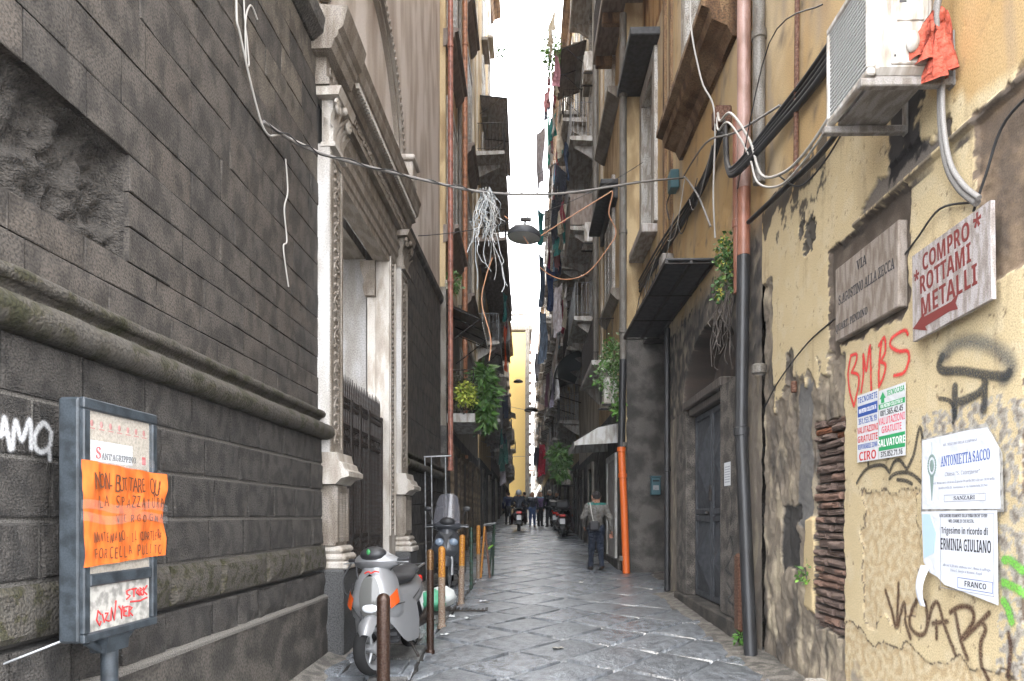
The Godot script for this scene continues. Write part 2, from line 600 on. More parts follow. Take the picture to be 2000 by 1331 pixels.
	mat("wrap", Color(0.34, 0.32, 0.3), 0.6, T.grain_hard, 6.0)
	mat("coral", Color(0.5, 0.1, 0.06), 0.9, T.soft, 2.0, T.bump_wide, 2.0)
	mat("rag_yellow", Color(0.36, 0.27, 0.07), 0.8, T.grain, 3.0)
	mat("bronze", Color(0.075, 0.05, 0.038), 0.35, T.grain_hard, 3.0, null, 0.0, T.rust, 3.0, 0.5)
	mat("brass", Color(0.2, 0.13, 0.055), 0.35, T.grain, 3.0, null, 0.0, T.rust, 3.0, 0.5)
	mat("post_white", Color(0.42, 0.38, 0.32), 0.6, T.grain_hard, 3.0, null, 0.0, T.rust, 3.0)
	mat("post_yellow", Color(0.6, 0.3, 0.03), 0.5, T.grain, 3.0, null, 0.0, T.rust, 2.6)
	mat("tarp", Color(0.035, 0.05, 0.047), 0.6, T.grain, 2.0)
	mat("jamb", Color(0.19, 0.165, 0.14), 0.9, T.grain_hard, 1.2, T.bump, 0.7, T.soot, 0.6)
	mat("plain", Color(1, 1, 1), 0.9, T.grain, 2.0).vertex_color_use_as_albedo = true
	mat("cloth", Color(1, 1, 1), 0.95, T.soft, 1.2, T.bump_wide, 5.0).vertex_color_use_as_albedo = true
	mat("satin", Color(1, 1, 1), 0.45).vertex_color_use_as_albedo = true

# ------------------------------------------------------------ ground and paving
func slab_piece(poly: PackedVector2Array, thick: float, bend: float) -> MB:  # poly in (x, distance); top follows the rising street
	var mb := MB.new()
	var ring := PackedVector2Array()
	for k in poly.size():
		var a := poly[k]
		var b := poly[(k + 1) % poly.size()]
		var n := clampi(int(a.distance_to(b) / 0.16), 1, 4)
		for i in n:
			var p := a.lerp(b, float(i) / n)
			ring.append(p)
	var c := Vector2.ZERO
	for p in ring: c += p
	c /= ring.size()
	var tx := rr(-1, 1) * bend
	var tz := rr(-1, 1) * bend
	var lift := rr(-0.004, 0.004)
	var top := []
	var low := []
	for p in ring:
		var q := p + (c - p).normalized() * (0.011 + 0.021 * rng.randf())
		var t := q + (c - q).normalized() * 0.016
		var h := (t.x - c.x) * tx + (t.y - c.y) * tz + lift + rr(-0.002, 0.002)
		top.append(Vector3(t.x, ground(t.y) + h, -t.y))
		low.append(Vector3(q.x, ground(q.y) - thick, -q.y))
	var mid := Vector3(c.x, ground(c.y) + lift + 0.006, -c.y)
	var n := ring.size()
	var first := mb.V.size()
	mb.vert(mid, Vector3.UP)
	for k in n:
		mb.vert(top[k], (Vector3.UP * 1.0 + (top[k] - mid).normalized() * 0.08).normalized())
	for k in n:
		var e: Vector3 = top[k] - mid
		mb.vert(low[k], (Vector3(e.x, 0, e.z).normalized() + Vector3.UP * 0.4).normalized())
	var cw := Geometry2D.is_polygon_clockwise(ring)
	for k in n:
		var j := (k + 1) % n
		if cw:
			mb.tri_i(first, first + 1 + j, first + 1 + k)
			mb.tri_i(first + 1 + k, first + 1 + j, first + 1 + n + j)
			mb.tri_i(first + 1 + k, first + 1 + n + j, first + 1 + n + k)
		else:
			mb.tri_i(first, first + 1 + k, first + 1 + j)
			mb.tri_i(first + 1 + j, first + 1 + k, first + 1 + n + k)
			mb.tri_i(first + 1 + j, first + 1 + n + k, first + 1 + n + j)
	return mb

func make_ground() -> void:
	var g := MB.new()
	g.quad(Vector3(-300, ground(-60) - 0.08, 60), Vector3(300, ground(-60) - 0.08, 60), Vector3(300, ground(500) - 0.08, -500), Vector3(-300, ground(500) - 0.08, -500))
	var gr := single("ground", g, M.earth, "", "")
	tag(gr, "dark earth under the paved street", "ground", "", "structure")
	# street: stones laid askew, bonded in courses
	var st := Node3D.new()
	st.name = "street"
	add_child(st)
	st.position = Vector3(0.6, ground(16), -16)
	tag(st, "wet grey street paved with lava stone slabs laid askew", "street", "", "structure")
	var bed := MB.new()
	bed.quad(Vector3(-3.0, ground(-6) - 0.045, 6), Vector3(4.0, ground(-6) - 0.045, 6), Vector3(6.5, ground(170) - 0.045, -170), Vector3(-5.5, ground(170) - 0.045, -170))
	part(st, "joint_bed", bed, M.joint).position = -st.position
	var border := PackedVector2Array([Vector2(-0.93, 2.2), Vector2(2.62, 2.2), Vector2(2.8, 11.6), Vector2(3.3, 11.7), Vector2(3.3, 14.4), Vector2(2.4, 14.5), Vector2(3.2, 60), Vector2(-0.6, 60), Vector2(-1.2, 31), Vector2(-1.3, 25), Vector2(-0.62, 14.5), Vector2(-0.93, 8)])
	var ca := cos(0.86)
	var sa := sin(0.86)
	var pieces := []
	var row := -70
	while row < 130:
		var w := 0.6
		var t := -60.0 + fposmod(row * 0.37, 0.8)
		while t < 80.0:
			var l := 0.88 + 0.24 * sin(row * 12.9 + t * 7.1)
			var q := PackedVector2Array()
			for k in [[0, 0], [1, 0], [1, 1], [0, 1]]:
				var a: float = t + k[0] * l + 0.02 * sin(row * 3.3 + (t + k[0] * l) * 5.0)
				var b: float = (row + k[1]) * w + 0.025 * sin((row + k[1]) * 5.7 + a * 2.3)
				q.append(Vector2(a * ca - b * sa, a * sa + b * ca + 10.0))
			t += l
			var mid := (q[0] + q[2]) / 2.0
			if mid.x < -3 or mid.x > 5 or mid.y < 1.5 or mid.y > 61:
				continue
			for p in Geometry2D.intersect_polygons(q, border):
				if p.size() >= 3 and absf(area(p)) > 0.02:
					pieces.append([mid.y, p])
		row += 1
	pieces.sort_custom(func(a, b): return a[0] < b[0])
	var rest := MB.new()
	var done := 0
	for pc in pieces:
		var mb := slab_piece(pc[1], 0.05, 0.02)
		if pc[0] > 4.0 and done < 298:
			done += 1
			part(st, "paving_stone", mb, M["basalt%d" % rng.randi_range(0, 4)]).position = -st.position
		else:
			var f := rest.V.size()
			rest.V.append_array(mb.V)
			rest.N.append_array(mb.N)
			rest.U.append_array(mb.U)
			rest.C.append_array(mb.C)
			for i in mb.I: rest.I.append(f + i)
	var far := part(st, "paving_stones", rest, M.basalt1)
	far.position = -st.position
	far.set_meta("kind", "stuff")
	var beyond := MB.new()
	beyond.quad(Vector3(-5, ground(60) - 0.004, -60), Vector3(5.5, ground(60) - 0.004, -60), Vector3(6.5, ground(170) - 0.004, -170), Vector3(-5.5, ground(170) - 0.004, -170))
	part(st, "far_paving", beyond, M.basalt1).position = -st.position
	# sidewalk: flush slabs between the church and the bollards
	var sw := Node3D.new()
	sw.name = "pavement"
	add_child(sw)
	sw.position = Vector3(-1.4, ground(8), -8)
	tag(sw, "flush stone pavement between the church wall and the bollards", "pavement", "", "structure")
	var edge := PackedVector2Array([Vector2(-0.95, 2.0), Vector2(-0.95, 8), Vector2(-0.64, 14.4), Vector2(-1.32, 25), Vector2(-1.7, 25), Vector2(-2.6, 2.0)])
	var d := 2.0
	var r := 0
	while d < 25.0:
		var dl := 0.62 + 0.12 * sin(r * 2.7)
		var x := -2.7 + 0.3 * (r % 2)
		while x < -0.5:
			var xl := 0.68 + 0.12 * sin(r * 5.1 + x * 4.0)
			var q := PackedVector2Array([Vector2(x, d), Vector2(x + xl, d), Vector2(x + xl, d + dl), Vector2(x, d + dl)])
			x += xl
			for p in Geometry2D.intersect_polygons(q, edge):
				if absf(area(p)) > 0.02:
					part(sw, "slab", slab_piece(p, 0.05, 0.008), [M.sidewalk, M.basalt2, M.sidewalk, M.basalt4][rng.randi_range(0, 3)]).position = -sw.position
		d += dl
		r += 1
	# dirt strip along the right-hand walls
	var dm := MB.new()
	dm.sheet(8, 60, func(s, t):
		var dd: float = 3.0 + t * 11.5
		var wall: float = 2.5 + 0.0225 * dd + (0.02 if dd < 11.6 else 0.5)
		var reach: float = 0.45 + 0.25 * fine.get_noise_2d(dd * 0.5, 3.0)
		return Vector3(wall - reach * (1.0 - s), ground(dd) - 0.02 + 0.035 * smoothstep(0.0, 0.35, s) + 0.04 * s * s + 0.02 * s * fine.get_noise_2d(dd, s), -dd))
	var dl2 := MB.new()
	dl2.sheet(6, 60, func(s, t):
		var dd: float = 2.4 + t * 13.0
		var wall: float = -2.34 + 0.0488 * dd + 0.1
		var reach: float = 0.22 + 0.2 * fine.get_noise_2d(dd * 0.6, 8.0)
		return Vector3(wall + reach * s, ground(dd) + 0.05 * (1.0 - s) * (1.0 - s) - 0.02 * smoothstep(0.8, 1.0, s) + 0.006 + 0.012 * fine.get_noise_2d(dd * 2.0, s * 2.0), -dd))
	tag(single("dirt_strip", dl2, M.dirt, "", ""), "thin line of dirt along the foot of the church wall", "dirt", "", "stuff")
	var dirt := single("dirt_strip", dm, M.dirt, "", "")
	tag(dirt, "grey dirt heaped along the foot of the right-hand wall", "dirt", "", "stuff")

func area(p: PackedVector2Array) -> float:
	var a := 0.0
	for i in p.size():
		a += p[i].cross(p[(i + 1) % p.size()])
	return a / 2.0

# ------------------------------------------------------------ church
func rough_block(lo: Vector3, hi: Vector3, ch: float, rough: float, sd: float) -> MB:  # a dressed stone: uneven face, worn arris; z is the face
	var mb := MB.new()
	var nx := 4
	var ny := 3
	var f := 0
	for j in ny + 1:
		for i in nx + 1:
			var s := float(i) / nx
			var t := float(j) / ny
			var edge := i == 0 or j == 0 or i == nx or j == ny
			var p := Vector3(lerpf(lo.x + ch, hi.x - ch, s), lerpf(lo.y + ch, hi.y - ch, t), hi.z)
			p.z += rough * (fine.get_noise_3d(p.x * 2.0 + sd, p.y * 2.0, sd * 3.1) * 2.0) - (rough * 0.5 if edge else 0.0)
			mb.vert(p, Vector3(0, 0, 1))
	for j in ny:
		for i in nx:
			var a := j * (nx + 1) + i
			mb.tri_i(a, a + 1, a + nx + 2)
			mb.tri_i(a, a + nx + 2, a + nx + 1)
	mb.smooth_from(f, nx, ny)
	var outer := [Vector3(lo.x, lo.y, lo.z), Vector3(hi.x, lo.y, lo.z), Vector3(hi.x, hi.y, lo.z), Vector3(lo.x, hi.y, lo.z)]
	var rims := [[], [], [], []]
	for i in nx + 1:
		rims[0].append(mb.V[i])
		rims[2].append(mb.V[ny * (nx + 1) + nx - i])
	for j in ny + 1:
		rims[1].append(mb.V[j * (nx + 1) + nx])
		rims[3].append(mb.V[(ny - j) * (nx + 1)])
	for s in 4:
		var a: Vector3 = outer[s]
		var b: Vector3 = outer[(s + 1) % 4]
		var rim: Array = rims[s]
		var zf := hi.z - ch
		var k := rim.size() - 1
		for i in k:
			var p := a.lerp(b, float(i) / k)
			var q := a.lerp(b, float(i + 1) / k)
			mb.quad(Vector3(p.x, p.y, zf), Vector3(q.x, q.y, zf), rim[i + 1], rim[i])
		mb.quad(a, b, Vector3(b.x, b.y, zf), Vector3(a.x, a.y, zf))
	return mb

func courses(parent: Node3D, called: String, x0: float, x1: float, ys: Array, z: float, wmin: float, wmax: float, gap: float, ch: float, rough: float, mats: Callable, skip: Callable, back := 0.08, from = null) -> void:
	for j in ys.size() - 1:
		var xs := x0
		if from != null: xs = from.call((ys[j] + ys[j + 1]) / 2)
		var x := xs - rr(0.0, wmax * 0.6)
		while x < x1:
			var w := rr(wmin, wmax)
			var a := maxf(x, xs)
			var b := minf(x + w, x1)
			if x1 - b < wmin * 0.45: b = x1
			x = x + w if b < x1 else x1 + 1.0
			if b - a < 0.05: continue
			var lo := Vector3(a + gap / 2, ys[j] + gap / 2, z - back)
			var hi := Vector3(b - gap / 2, ys[j + 1] - gap / 2, z + rr(-0.004, 0.004))
			if skip.call((a + b) / 2, (ys[j] + ys[j + 1]) / 2): continue
			var c := Vector3((lo.x + hi.x) / 2, lo.y, z)
			var o := part(parent, called, rough_block(lo - c, hi - c, ch, rough, rng.randf() * 50.0), mats.call((a + b) / 2, (ys[j] + ys[j + 1]) / 2))
			o.position = c

func swept(pts: Array, x0: float, x1: float, n: int, wear: float) -> MB:  # open outline (z, y), bottom to top, worn along its length
	var mb := MB.new()
	mb.sheet(n, pts.size() - 1, func(s, t):
		var p: Vector2 = pts[int(round(t * (pts.size() - 1)))]
		var x: float = lerpf(x0, x1, s)
		var w: float = wear * fine.get_noise_3d(x * 2.2, p.y * 4.0, p.x * 4.0) + wear * 0.7 * wide.get_noise_2d(x * 2.0, 3.0)
		return Vector3(x, p.y + w * 0.7, p.x + w))
	for e in [0, 1]:
		var x: float = [x0, x1][e]
		var poly := PackedVector2Array()
		for p in pts: poly.append(p)
		var c := Vector2.ZERO
		for p in poly: c += p
		c /= poly.size()
		for i in poly.size():
			var a := poly[i]
			var b := poly[(i + 1) % poly.size()]
			if e == 0:
				mb.tri(Vector3(x, c.y, c.x), Vector3(x, b.y, b.x), Vector3(x, a.y, a.x))
			else:
				mb.tri(Vector3(x, c.y, c.x), Vector3(x, a.y, a.x), Vector3(x, b.y, b.x))
	return mb

func roll_profile(zc: float, y0: float) -> Array:
	var out := [Vector2(-0.06, y0)]
	for k in 11:
		var a := -PI / 2 + PI * k / 10.0
		out.append(Vector2(zc + 0.08 * cos(a), y0 + 0.078 + 0.078 * sin(a)))
	for k in 5:
		var a := PI * k / 4.0
		out.append(Vector2(zc - 0.045 - 0.03 * sin(a), y0 + 0.165 + 0.06 * k / 4.0))
	for k in 7:
		var a := -PI / 2 + PI * k / 6.0
		out.append(Vector2(zc - 0.045 + 0.036 * cos(a), y0 + 0.262 + 0.036 * sin(a)))
	out.append(Vector2(-0.06, y0 + 0.31))
	return out

func make_church() -> void:
	var F := wall_left(-2.36, 0.0488)
	var ch := thing("church", "old church wall of dark lava ashlar with carved marble portal", "church", "", F)
	var core := MB.new()
	core.box(Vector3(1.0, -0.4, -0.36), Vector3(7.7, 2.95, -0.03))
	core.box(Vector3(1.0, 2.95, -0.7), Vector3(4.0, 4.0, -0.4))
	core.box(Vector3(4.0, 2.95, -0.36), Vector3(7.7, 4.0, -0.03))
	core.box(Vector3(1.0, 4.0, -0.36), Vector3(7.7, 6.6, -0.03))
	core.box(Vector3(10.35, -0.4, -0.36), Vector3(15.42, 6.6, -0.03))
	core.box(Vector3(7.7, 5.75, -0.36), Vector3(10.35, 6.6, -0.03))
	part(ch, "wall_core", core, M.mortar_dark)
	var under := MB.new()
	under.box(Vector3(1.0, 1.3, -0.04), Vector3(7.06, 2.52, 0.042))
	part(ch, "mortar_bed", under, M.mortar)
	# smooth ashlar, upper wall
	var ys := [2.78]
	for v in [2.96, 3.14, 3.34, 3.54, 3.75, 4.0, 4.3, 4.6, 4.92, 5.16, 5.42, 5.67, 5.93, 6.2, 6.5]: ys.append(v)
	var none := func(_x, _y): return false
	courses(ch, "stone", 1.3, 7.1, ys, 0.0, 0.42, 0.72, 0.008, 0.005, 0.006,
		func(x, y):
			var k: float = y + wide.get_noise_2d(x * 2.0, y * 2.0) * 0.8 + (x - 5.5) * 0.35
			return M["warm%d" % rng.randi_range(0, 2)] if k > 5.6 and rng.randf() < 0.75 else M["ashlar%d" % rng.randi_range(0, 5)],
		func(x, y): return false, 0.08, func(y): return 3.87 if y > 3.1 and y < 3.8 else 1.3)
	# the patch where the facing has fallen away
	var hole := MB.new()
	hole.sheet(90, 34, func(s, t):
		var x: float = lerpf(1.3, 3.93, s)
		var y: float = lerpf(3.0, 3.9, t)
		var e: float = minf(minf(3.86 - x, (3.76 - 0.03 * (x - 3.0)) - y), y - 3.14)
		e += 0.014 * fine.get_noise_2d(x * 2.5, y * 2.5)
		var z: float = -0.14 + 0.1 * fine.get_noise_3d(x * 1.6, y * 1.9, 1.0) + 0.05 * fine.get_noise_3d(x * 5, y * 5, 4.0)
		return Vector3(x, y, lerpf(-0.028, z, smoothstep(-0.02, 0.05, e))))
	part(ch, "broken_patch", hole, M.cavity)
	# rougher blocks below the moulding, with pale pointing
	courses(ch, "stone", 1.3, 7.06, [1.4, 1.68, 1.96, 2.23, 2.5], 0.065, 0.5, 0.54, 0.024, 0.01, 0.009, func(_x, _y): return M["rough%d" % rng.randi_range(0, 5)], none)
	courses(ch, "plinth_stone", 1.3, 7.1, [1.14, 1.4], 0.1, 0.55, 0.85, 0.016, 0.03, 0.02, func(_x, _y): return M.moss_stone, none, 0.14)
	courses(ch, "stone", 1.3, 7.1, [0.86, 1.12], 0.085, 0.35, 0.6, 0.02, 0.015, 0.02, func(_x, _y): return M["rough%d" % rng.randi_range(0, 5)], none, 0.14)
	var cem := MB.new()
	cem.sheet(60, 12, func(s, t):
		var x: float = lerpf(1.2, 7.12, s)
		var y: float = lerpf(-0.1, 0.86, t)
		var z: float = 0.105 + 0.012 * fine.get_noise_2d(x, y) - (0.01 if absf(y - 0.55) < 0.03 else 0.0)
		return Vector3(x, y + (0.012 * fine.get_noise_2d(x * 2, 9.0) if t > 0.95 else 0.0), z))
	cem.quad(Vector3(1.2, 0.86, 0.105), Vector3(7.12, 0.86, 0.105), Vector3(7.12, 0.875, 0.02), Vector3(1.2, 0.875, 0.02))
	cem.quad(Vector3(7.12, -0.1, 0.105), Vector3(7.12, -0.1, -0.1), Vector3(7.12, 0.86, -0.1), Vector3(7.12, 0.86, 0.105))
	part(ch, "cement_base", cem, M.cement)
	var lip := MB.new()
	lip.profile([Vector2(0.02, 0.845), Vector2(0.112, 0.845), Vector2(0.112, 0.866), Vector2(0.09, 0.885), Vector2(0.02, 0.89)], 1.2, 7.125)
	part(ch, "base_ledge", lip, M.mortar)
	part(ch, "moulding", swept(roll_profile(0.09, 2.49), 1.2, 7.12, 120, 0.008), M.moulding)
	# coping
	var cop := MB.new()
	cop.profile([Vector2(-0.6, 6.5), Vector2(0.02, 6.5), Vector2(0.12, 6.58), Vector2(0.14, 6.72), Vector2(0.02, 6.8), Vector2(-0.6, 6.8)], 1.0, 7.2)
	part(ch, "coping", cop, M.dark_render)
	cop = MB.new()
	cop.profile([Vector2(-0.6, 6.5), Vector2(0.0, 6.5), Vector2(0.05, 6.56), Vector2(0.06, 6.66), Vector2(0.0, 6.72), Vector2(-0.6, 6.72)], 11.2, 15.5)
	part(ch, "coping", cop, M.dark_render)
	# wall beyond the portal
	var ys2 := [1.2, 1.55, 1.9, 2.2, 2.5]
	courses(ch, "stone", 11.05, 15.4, [2.78, 3.1, 3.42, 3.75, 4.1, 4.45, 4.8, 5.15, 5.5, 5.85, 6.2, 6.5], 0.0, 0.5, 0.8, 0.008, 0.005, 0.006, func(_x, _y): return M["ashlar%d" % rng.randi_range(0, 5)], none)
	courses(ch, "stone", 11.05, 15.4, ys2, 0.06, 0.5, 0.7, 0.02, 0.012, 0.01, func(_x, _y): return M["rough%d" % rng.randi_range(0, 5)], none, 0.12)
	part(ch, "moulding", swept(roll_profile(0.09, 2.49), 11.05, 15.45, 60, 0.01), M.moulding)
	var cem2 := MB.new()
	cem2.cbox(Vector3(11.05, 0.0, -0.2), Vector3(15.45, 1.2, 0.1), 0.02)
	part(ch, "cement_base", cem2, M.cement)
	# plastered wall above, with the arch of the lunette
	var up := MB.new()
	up.box(Vector3(1.0, 6.8, -0.36), Vector3(15.45, 26.0, -0.03))
	part(ch, "plaster_wall", up, M.church_plaster)
	var arch := MB.new()
	for r in [[1.75, 1.83, 0.05], [1.85, 1.98, 0.09], [2.0, 2.06, 0.06]]:
		var poly := PackedVector2Array()
		for k in 41:
			var a := PI * k / 40.0
			poly.append(Vector2(9.1 + r[1] * cos(a), 7.15 + r[1] * sin(a)))
		for k in 41:
			var a := PI * (40 - k) / 40.0
			poly.append(Vector2(9.1 + r[0] * cos(a), 7.15 + r[0] * sin(a)))
		arch.prism(poly, -0.04, r[2])
	part(ch, "arch_moulding", arch, M.marble_brown)
	var beads := MB.new()
	for k in 60:
		var a := PI * (k + 0.5) / 60.0
		beads.ball(Vector3(9.1 + 1.915 * cos(a), 7.15 + 1.915 * sin(a), 0.09), Vector3(0.035, 0.035, 0.03), 4, 6)
	part(ch, "arch_beads", beads, M.marble_brown)
	make_portal(ch)
	base(ch, Vector3(8.0, 0.27, 0))

func leaf_strip(mb: MB, w: float, h: float, curl: float) -> void:  # one acanthus leaf, root at the origin, growing up and out (z)
	mb.sheet(4, 6, func(s, t):
		var half: float = w * (0.5 + 0.3 * sin(t * PI)) * (1.0 - 0.55 * t * t) * (1.0 + 0.14 * sin(t * 22.0))
		var x: float = (s - 0.5) * half
		var z: float = 0.02 + curl * t * t * t - 0.25 * absf(s - 0.5) * w * 0.4
		return Vector3(x, h * t - curl * 0.45 * maxf(0.0, t - 0.75) * 2.0, z))

func capital(parent: Node3D, at: Vector3, w: float, h: float, material: Material) -> void:
	var c := MB.new()
	c.box(at + Vector3(-w * 0.42, 0, -0.1), at + Vector3(w * 0.42, h * 0.84, 0.02))
	c.box(at + Vector3(-w * 0.5, -0.03, -0.1), at + Vector3(w * 0.5, 0.012, 0.05))
	c.profile([Vector2(-0.1, at.y + h * 0.84), Vector2(0.1 + at.z, at.y + h * 0.84), Vector2(0.13 + at.z, at.y + h), Vector2(-0.1, at.y + h)], at.x - w * 0.62, at.x + w * 0.62)
	for row in 2:
		for k in 3 + row:
			var x := (k - (2 + row) / 2.0) * w * 0.3
			c.at(Transform3D(Basis(), at + Vector3(x, h * (0.02 + 0.3 * row), 0.0)))
			leaf_strip(c, w * 0.36, h * 0.42, 0.09)
		c.at(Transform3D(Basis(Vector3.UP, -PI / 2), at + Vector3(-w * 0.42, h * (0.02 + 0.3 * row), -0.04)))
		leaf_strip(c, w * 0.3, h * 0.42, 0.08)
	c.at(Transform3D.IDENTITY)
	for s in [-1.0, 1.0]:
		var path := []
		for k in 26:
			var a := k * 0.5
			var r := 0.075 * (1.0 - k / 30.0)
			path.append(at + Vector3(s * (w * 0.5 - 0.01) - s * 0.02 + s * r * cos(a), h * 0.68 + r * sin(a), 0.07))
		c.tube(path, 0.02, 6)
	c.ball(at + Vector3(0, h * 0.8, 0.08), Vector3(0.05, 0.05, 0.04), 6, 8)
	part(parent, "capital", c, material)

func vine(mb: MB, x: float, y0: float, y1: float, z: float, w: float) -> void:  # carved foliage scroll climbing a panel
	var path := []
	var n := int((y1 - y0) / 0.05)
	for k in n + 1:
		var y := lerpf(y0, y1, float(k) / n)
		path.append(Vector3(x + w * 0.26 * sin(y * 17.0), y, z))
	mb.tube(path, 0.011, 5)
	var y := y0
	var s := 1.0
	while y < y1 - 0.05:
		for k in 3:
			var a := 0.5 + k * 0.75
			var p := Vector3(x + s * w * 0.26 * cos(a), y + 0.055 * sin(a), z)
			mb.ball(p, Vector3(0.026, 0.02, 0.014), 4, 6)
		mb.ball(Vector3(x - s * w * 0.24, y + 0.03, z), Vector3(0.02, 0.028, 0.012), 4, 6)
		y += 0.092
		s = -s

func make_portal(ch: Node3D) -> void:
	var po := Node3D.new()
	po.name = "portal"
	ch.add_child(po)
	po.set_meta("label", "carved marble portal with pilasters and heavy cornice")
	for side in 2:
		var a: float = [7.1, 10.62][side]
		var b: float = [7.52, 11.06][side]
		var g := ground(a) - 0.05
		var m := (a + b) / 2.0
		var dark := MB.new()
		dark.cbox(Vector3(a - 0.02, g - 0.2, -0.1), Vector3(b + 0.12, 1.14, 0.27), 0.02)
		part(po, "footing", dark, M.lava)
		var ped := MB.new()
		ped.cbox(Vector3(a + 0.02, 1.14, -0.1), Vector3(b + 0.08, 1.22, 0.3), 0.015)
		ped.cbox(Vector3(a + 0.03, 1.22, -0.1), Vector3(b + 0.07, 1.3, 0.27), 0.03)
		ped.cbox(Vector3(a + 0.04, 1.3, -0.1), Vector3(b + 0.06, 1.38, 0.24), 0.03)
		part(po, "pedestal_base", ped, M.marble)
		var die := MB.new()
		die.cbox(Vector3(a + 0.04, 1.38, -0.1), Vector3(b + 0.04, 2.03, 0.17), 0.01)
		for q in [[a + 0.04, a + 0.09, 1.42, 2.0], [b - 0.01, b + 0.04, 1.42, 2.0], [a + 0.09, b - 0.01, 1.42, 1.47], [a + 0.09, b - 0.01, 1.95, 2.0]]:
			die.box(Vector3(q[0], q[2], 0.16), Vector3(q[1], q[3], 0.19))
		for k in 6:
			die.box(Vector3(a + 0.12 + k * 0.055, 1.47, 0.165), Vector3(a + 0.145 + k * 0.055, 1.95, 0.182))
		part(po, "pedestal", die, M.marble_brown)
		var cap := MB.new()
		cap.profile([Vector2(-0.1, 2.03), Vector2(0.19, 2.03), Vector2(0.25, 2.09), Vector2(0.33, 2.11), Vector2(0.33, 2.16), Vector2(0.28, 2.19), Vector2(0.26, 2.25), Vector2(0.22, 2.27), Vector2(0.2, 2.36), Vector2(-0.1, 2.36)], a - 0.03, b + 0.1)
		part(po, "pedestal_cornice", cap, M.marble)
		var sh := MB.new()
		sh.box(Vector3(a, 2.36, -0.1), Vector3(b, 5.57, 0.12))
		part(po, "pilaster", sh, M.marble_white)
		var face := MB.new()
		face.box(Vector3(a + 0.0, 2.36, 0.119), Vector3(a + 0.05, 5.5, 0.136))
		face.box(Vector3(b - 0.05, 2.36, 0.119), Vector3(b, 5.5, 0.136))
		face.box(Vector3(a + 0.05, 2.36, 0.119), Vector3(b - 0.05, 2.42, 0.136))
		face.box(Vector3(a + 0.05, 5.44, 0.119), Vector3(b - 0.05, 5.5, 0.136))
		part(po, "panel_border", face, M.marble_brown)
		var cv := MB.new()
		cv.box(Vector3(a + 0.05, 2.42, 0.118), Vector3(b - 0.05, 5.44, 0.1225))
		vine(cv, m, 2.46, 5.42, 0.128, 0.3)
		part(po, "carving", cv, M.marble_brown)
		capital(po, Vector3(m, 5.57, 0.13), 0.44, 0.56, M.marble if side == 0 else M.marble_brown)
		# architrave strip round the opening
		var x0: float = [7.52, 10.2][side]
		var x1: float = [7.75, 10.62][side]
		var js := MB.new()
		js.box(Vector3(x0, ground(9) + 0.7, -0.17), Vector3(x1, 5.72, 0.03))
		js.box(Vector3(x0 + 0.03, 1.4, 0.03), Vector3(x0 + 0.07, 5.6, 0.05))
		js.box(Vector3(x1 - 0.07, 1.4, 0.03), Vector3(x1 - 0.03, 5.6, 0.05))
		part(po, "door_jamb", js, M.marble)
		var bead := MB.new()
		for k in 56:
			bead.ball(Vector3((x0 + x1) / 2, 1.5 + k * 0.073, 0.035), Vector3(0.035, 0.028, 0.02), 4, 6)
		part(po, "jamb_beads", bead, M.marble_brown)
	# entablature
	var en := MB.new()
	en.profile([Vector2(-0.2, 5.5), Vector2(0.03, 5.5), Vector2(0.03, 5.58), Vector2(0.05, 5.6), Vector2(0.05, 5.7), Vector2(0.08, 5.73), Vector2(0.08, 5.84), Vector2(0.11, 5.88), Vector2(-0.2, 5.88)], 7.53, 10.61)
	en.profile([Vector2(-0.2, 5.88), Vector2(0.06, 5.88), Vector2(0.06, 6.14), Vector2(-0.2, 6.14)], 7.4, 10.75)
	part(po, "architrave", en, M.marble_brown)
	var fr := MB.new()
	fr.profile([Vector2(-0.2, 6.14), Vector2(0.14, 6.14), Vector2(0.14, 6.2), Vector2(0.11, 6.22), Vector2(0.11, 6.42), Vector2(-0.2, 6.42)], 7.02, 11.14)
	part(po, "frieze", fr, M.marble_brown)
	var scr := MB.new()
	for k in 34:
		var x := 7.15 + k * 0.118
		var s := 1.0 if k % 2 == 0 else -1.0
		var path := []
		for i in 12:
			var a := i * 0.62
			var r := 0.06 * (1.0 - i / 14.0)
			path.append(Vector3(x + r * cos(a), 6.32 + s * r * sin(a), 0.118))
		scr.tube(path, 0.013, 5)
	part(po, "frieze_carving", scr, M.marble_brown)
	var co := MB.new()
	co.profile([Vector2(-0.2, 6.42), Vector2(0.15, 6.42), Vector2(0.17, 6.5), Vector2(0.23, 6.52), Vector2(0.22, 6.58), Vector2(0.27, 6.62), Vector2(0.29, 6.7), Vector2(0.29, 6.75), Vector2(0.32, 6.82), Vector2(-0.2, 6.88)], 6.93, 11.25)
	co.profile([Vector2(-0.2, 6.423), Vector2(0.2, 6.423), Vector2(0.23, 6.52), Vector2(0.26, 6.54), Vector2(0.27, 6.6), Vector2(0.32, 6.64), Vector2(0.34, 6.72), Vector2(0.37, 6.84), Vector2(-0.2, 6.9)], 6.9, 7.62)
	part(po, "cornice", co, M.marble_brown)
	var dn := MB.new()
	for k in 52:
		var x := 7.7 + k * 0.066
		dn.box(Vector3(x, 6.515, 0.16), Vector3(x + 0.04, 6.575, 0.262))
	var dr := part(po, "dentils", dn, M.marble)
	dr.set_meta("kind", "stuff")
	var blk := MB.new()
	blk.cbox(Vector3(10.62, 6.9, 0.02), Vector3(10.98, 7.22, 0.3), 0.02)
	blk.cbox(Vector3(10.56, 7.22, 0.0), Vector3(11.04, 7.3, 0.34), 0.02)
	part(po, "pedestal_block", blk, M.marble)
	# porch behind the gate, with an unseen open court added to admit sky light
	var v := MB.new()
	v.box(Vector3(10.36, 0.2, -9.0), Vector3(10.6, 6.4, -0.17))
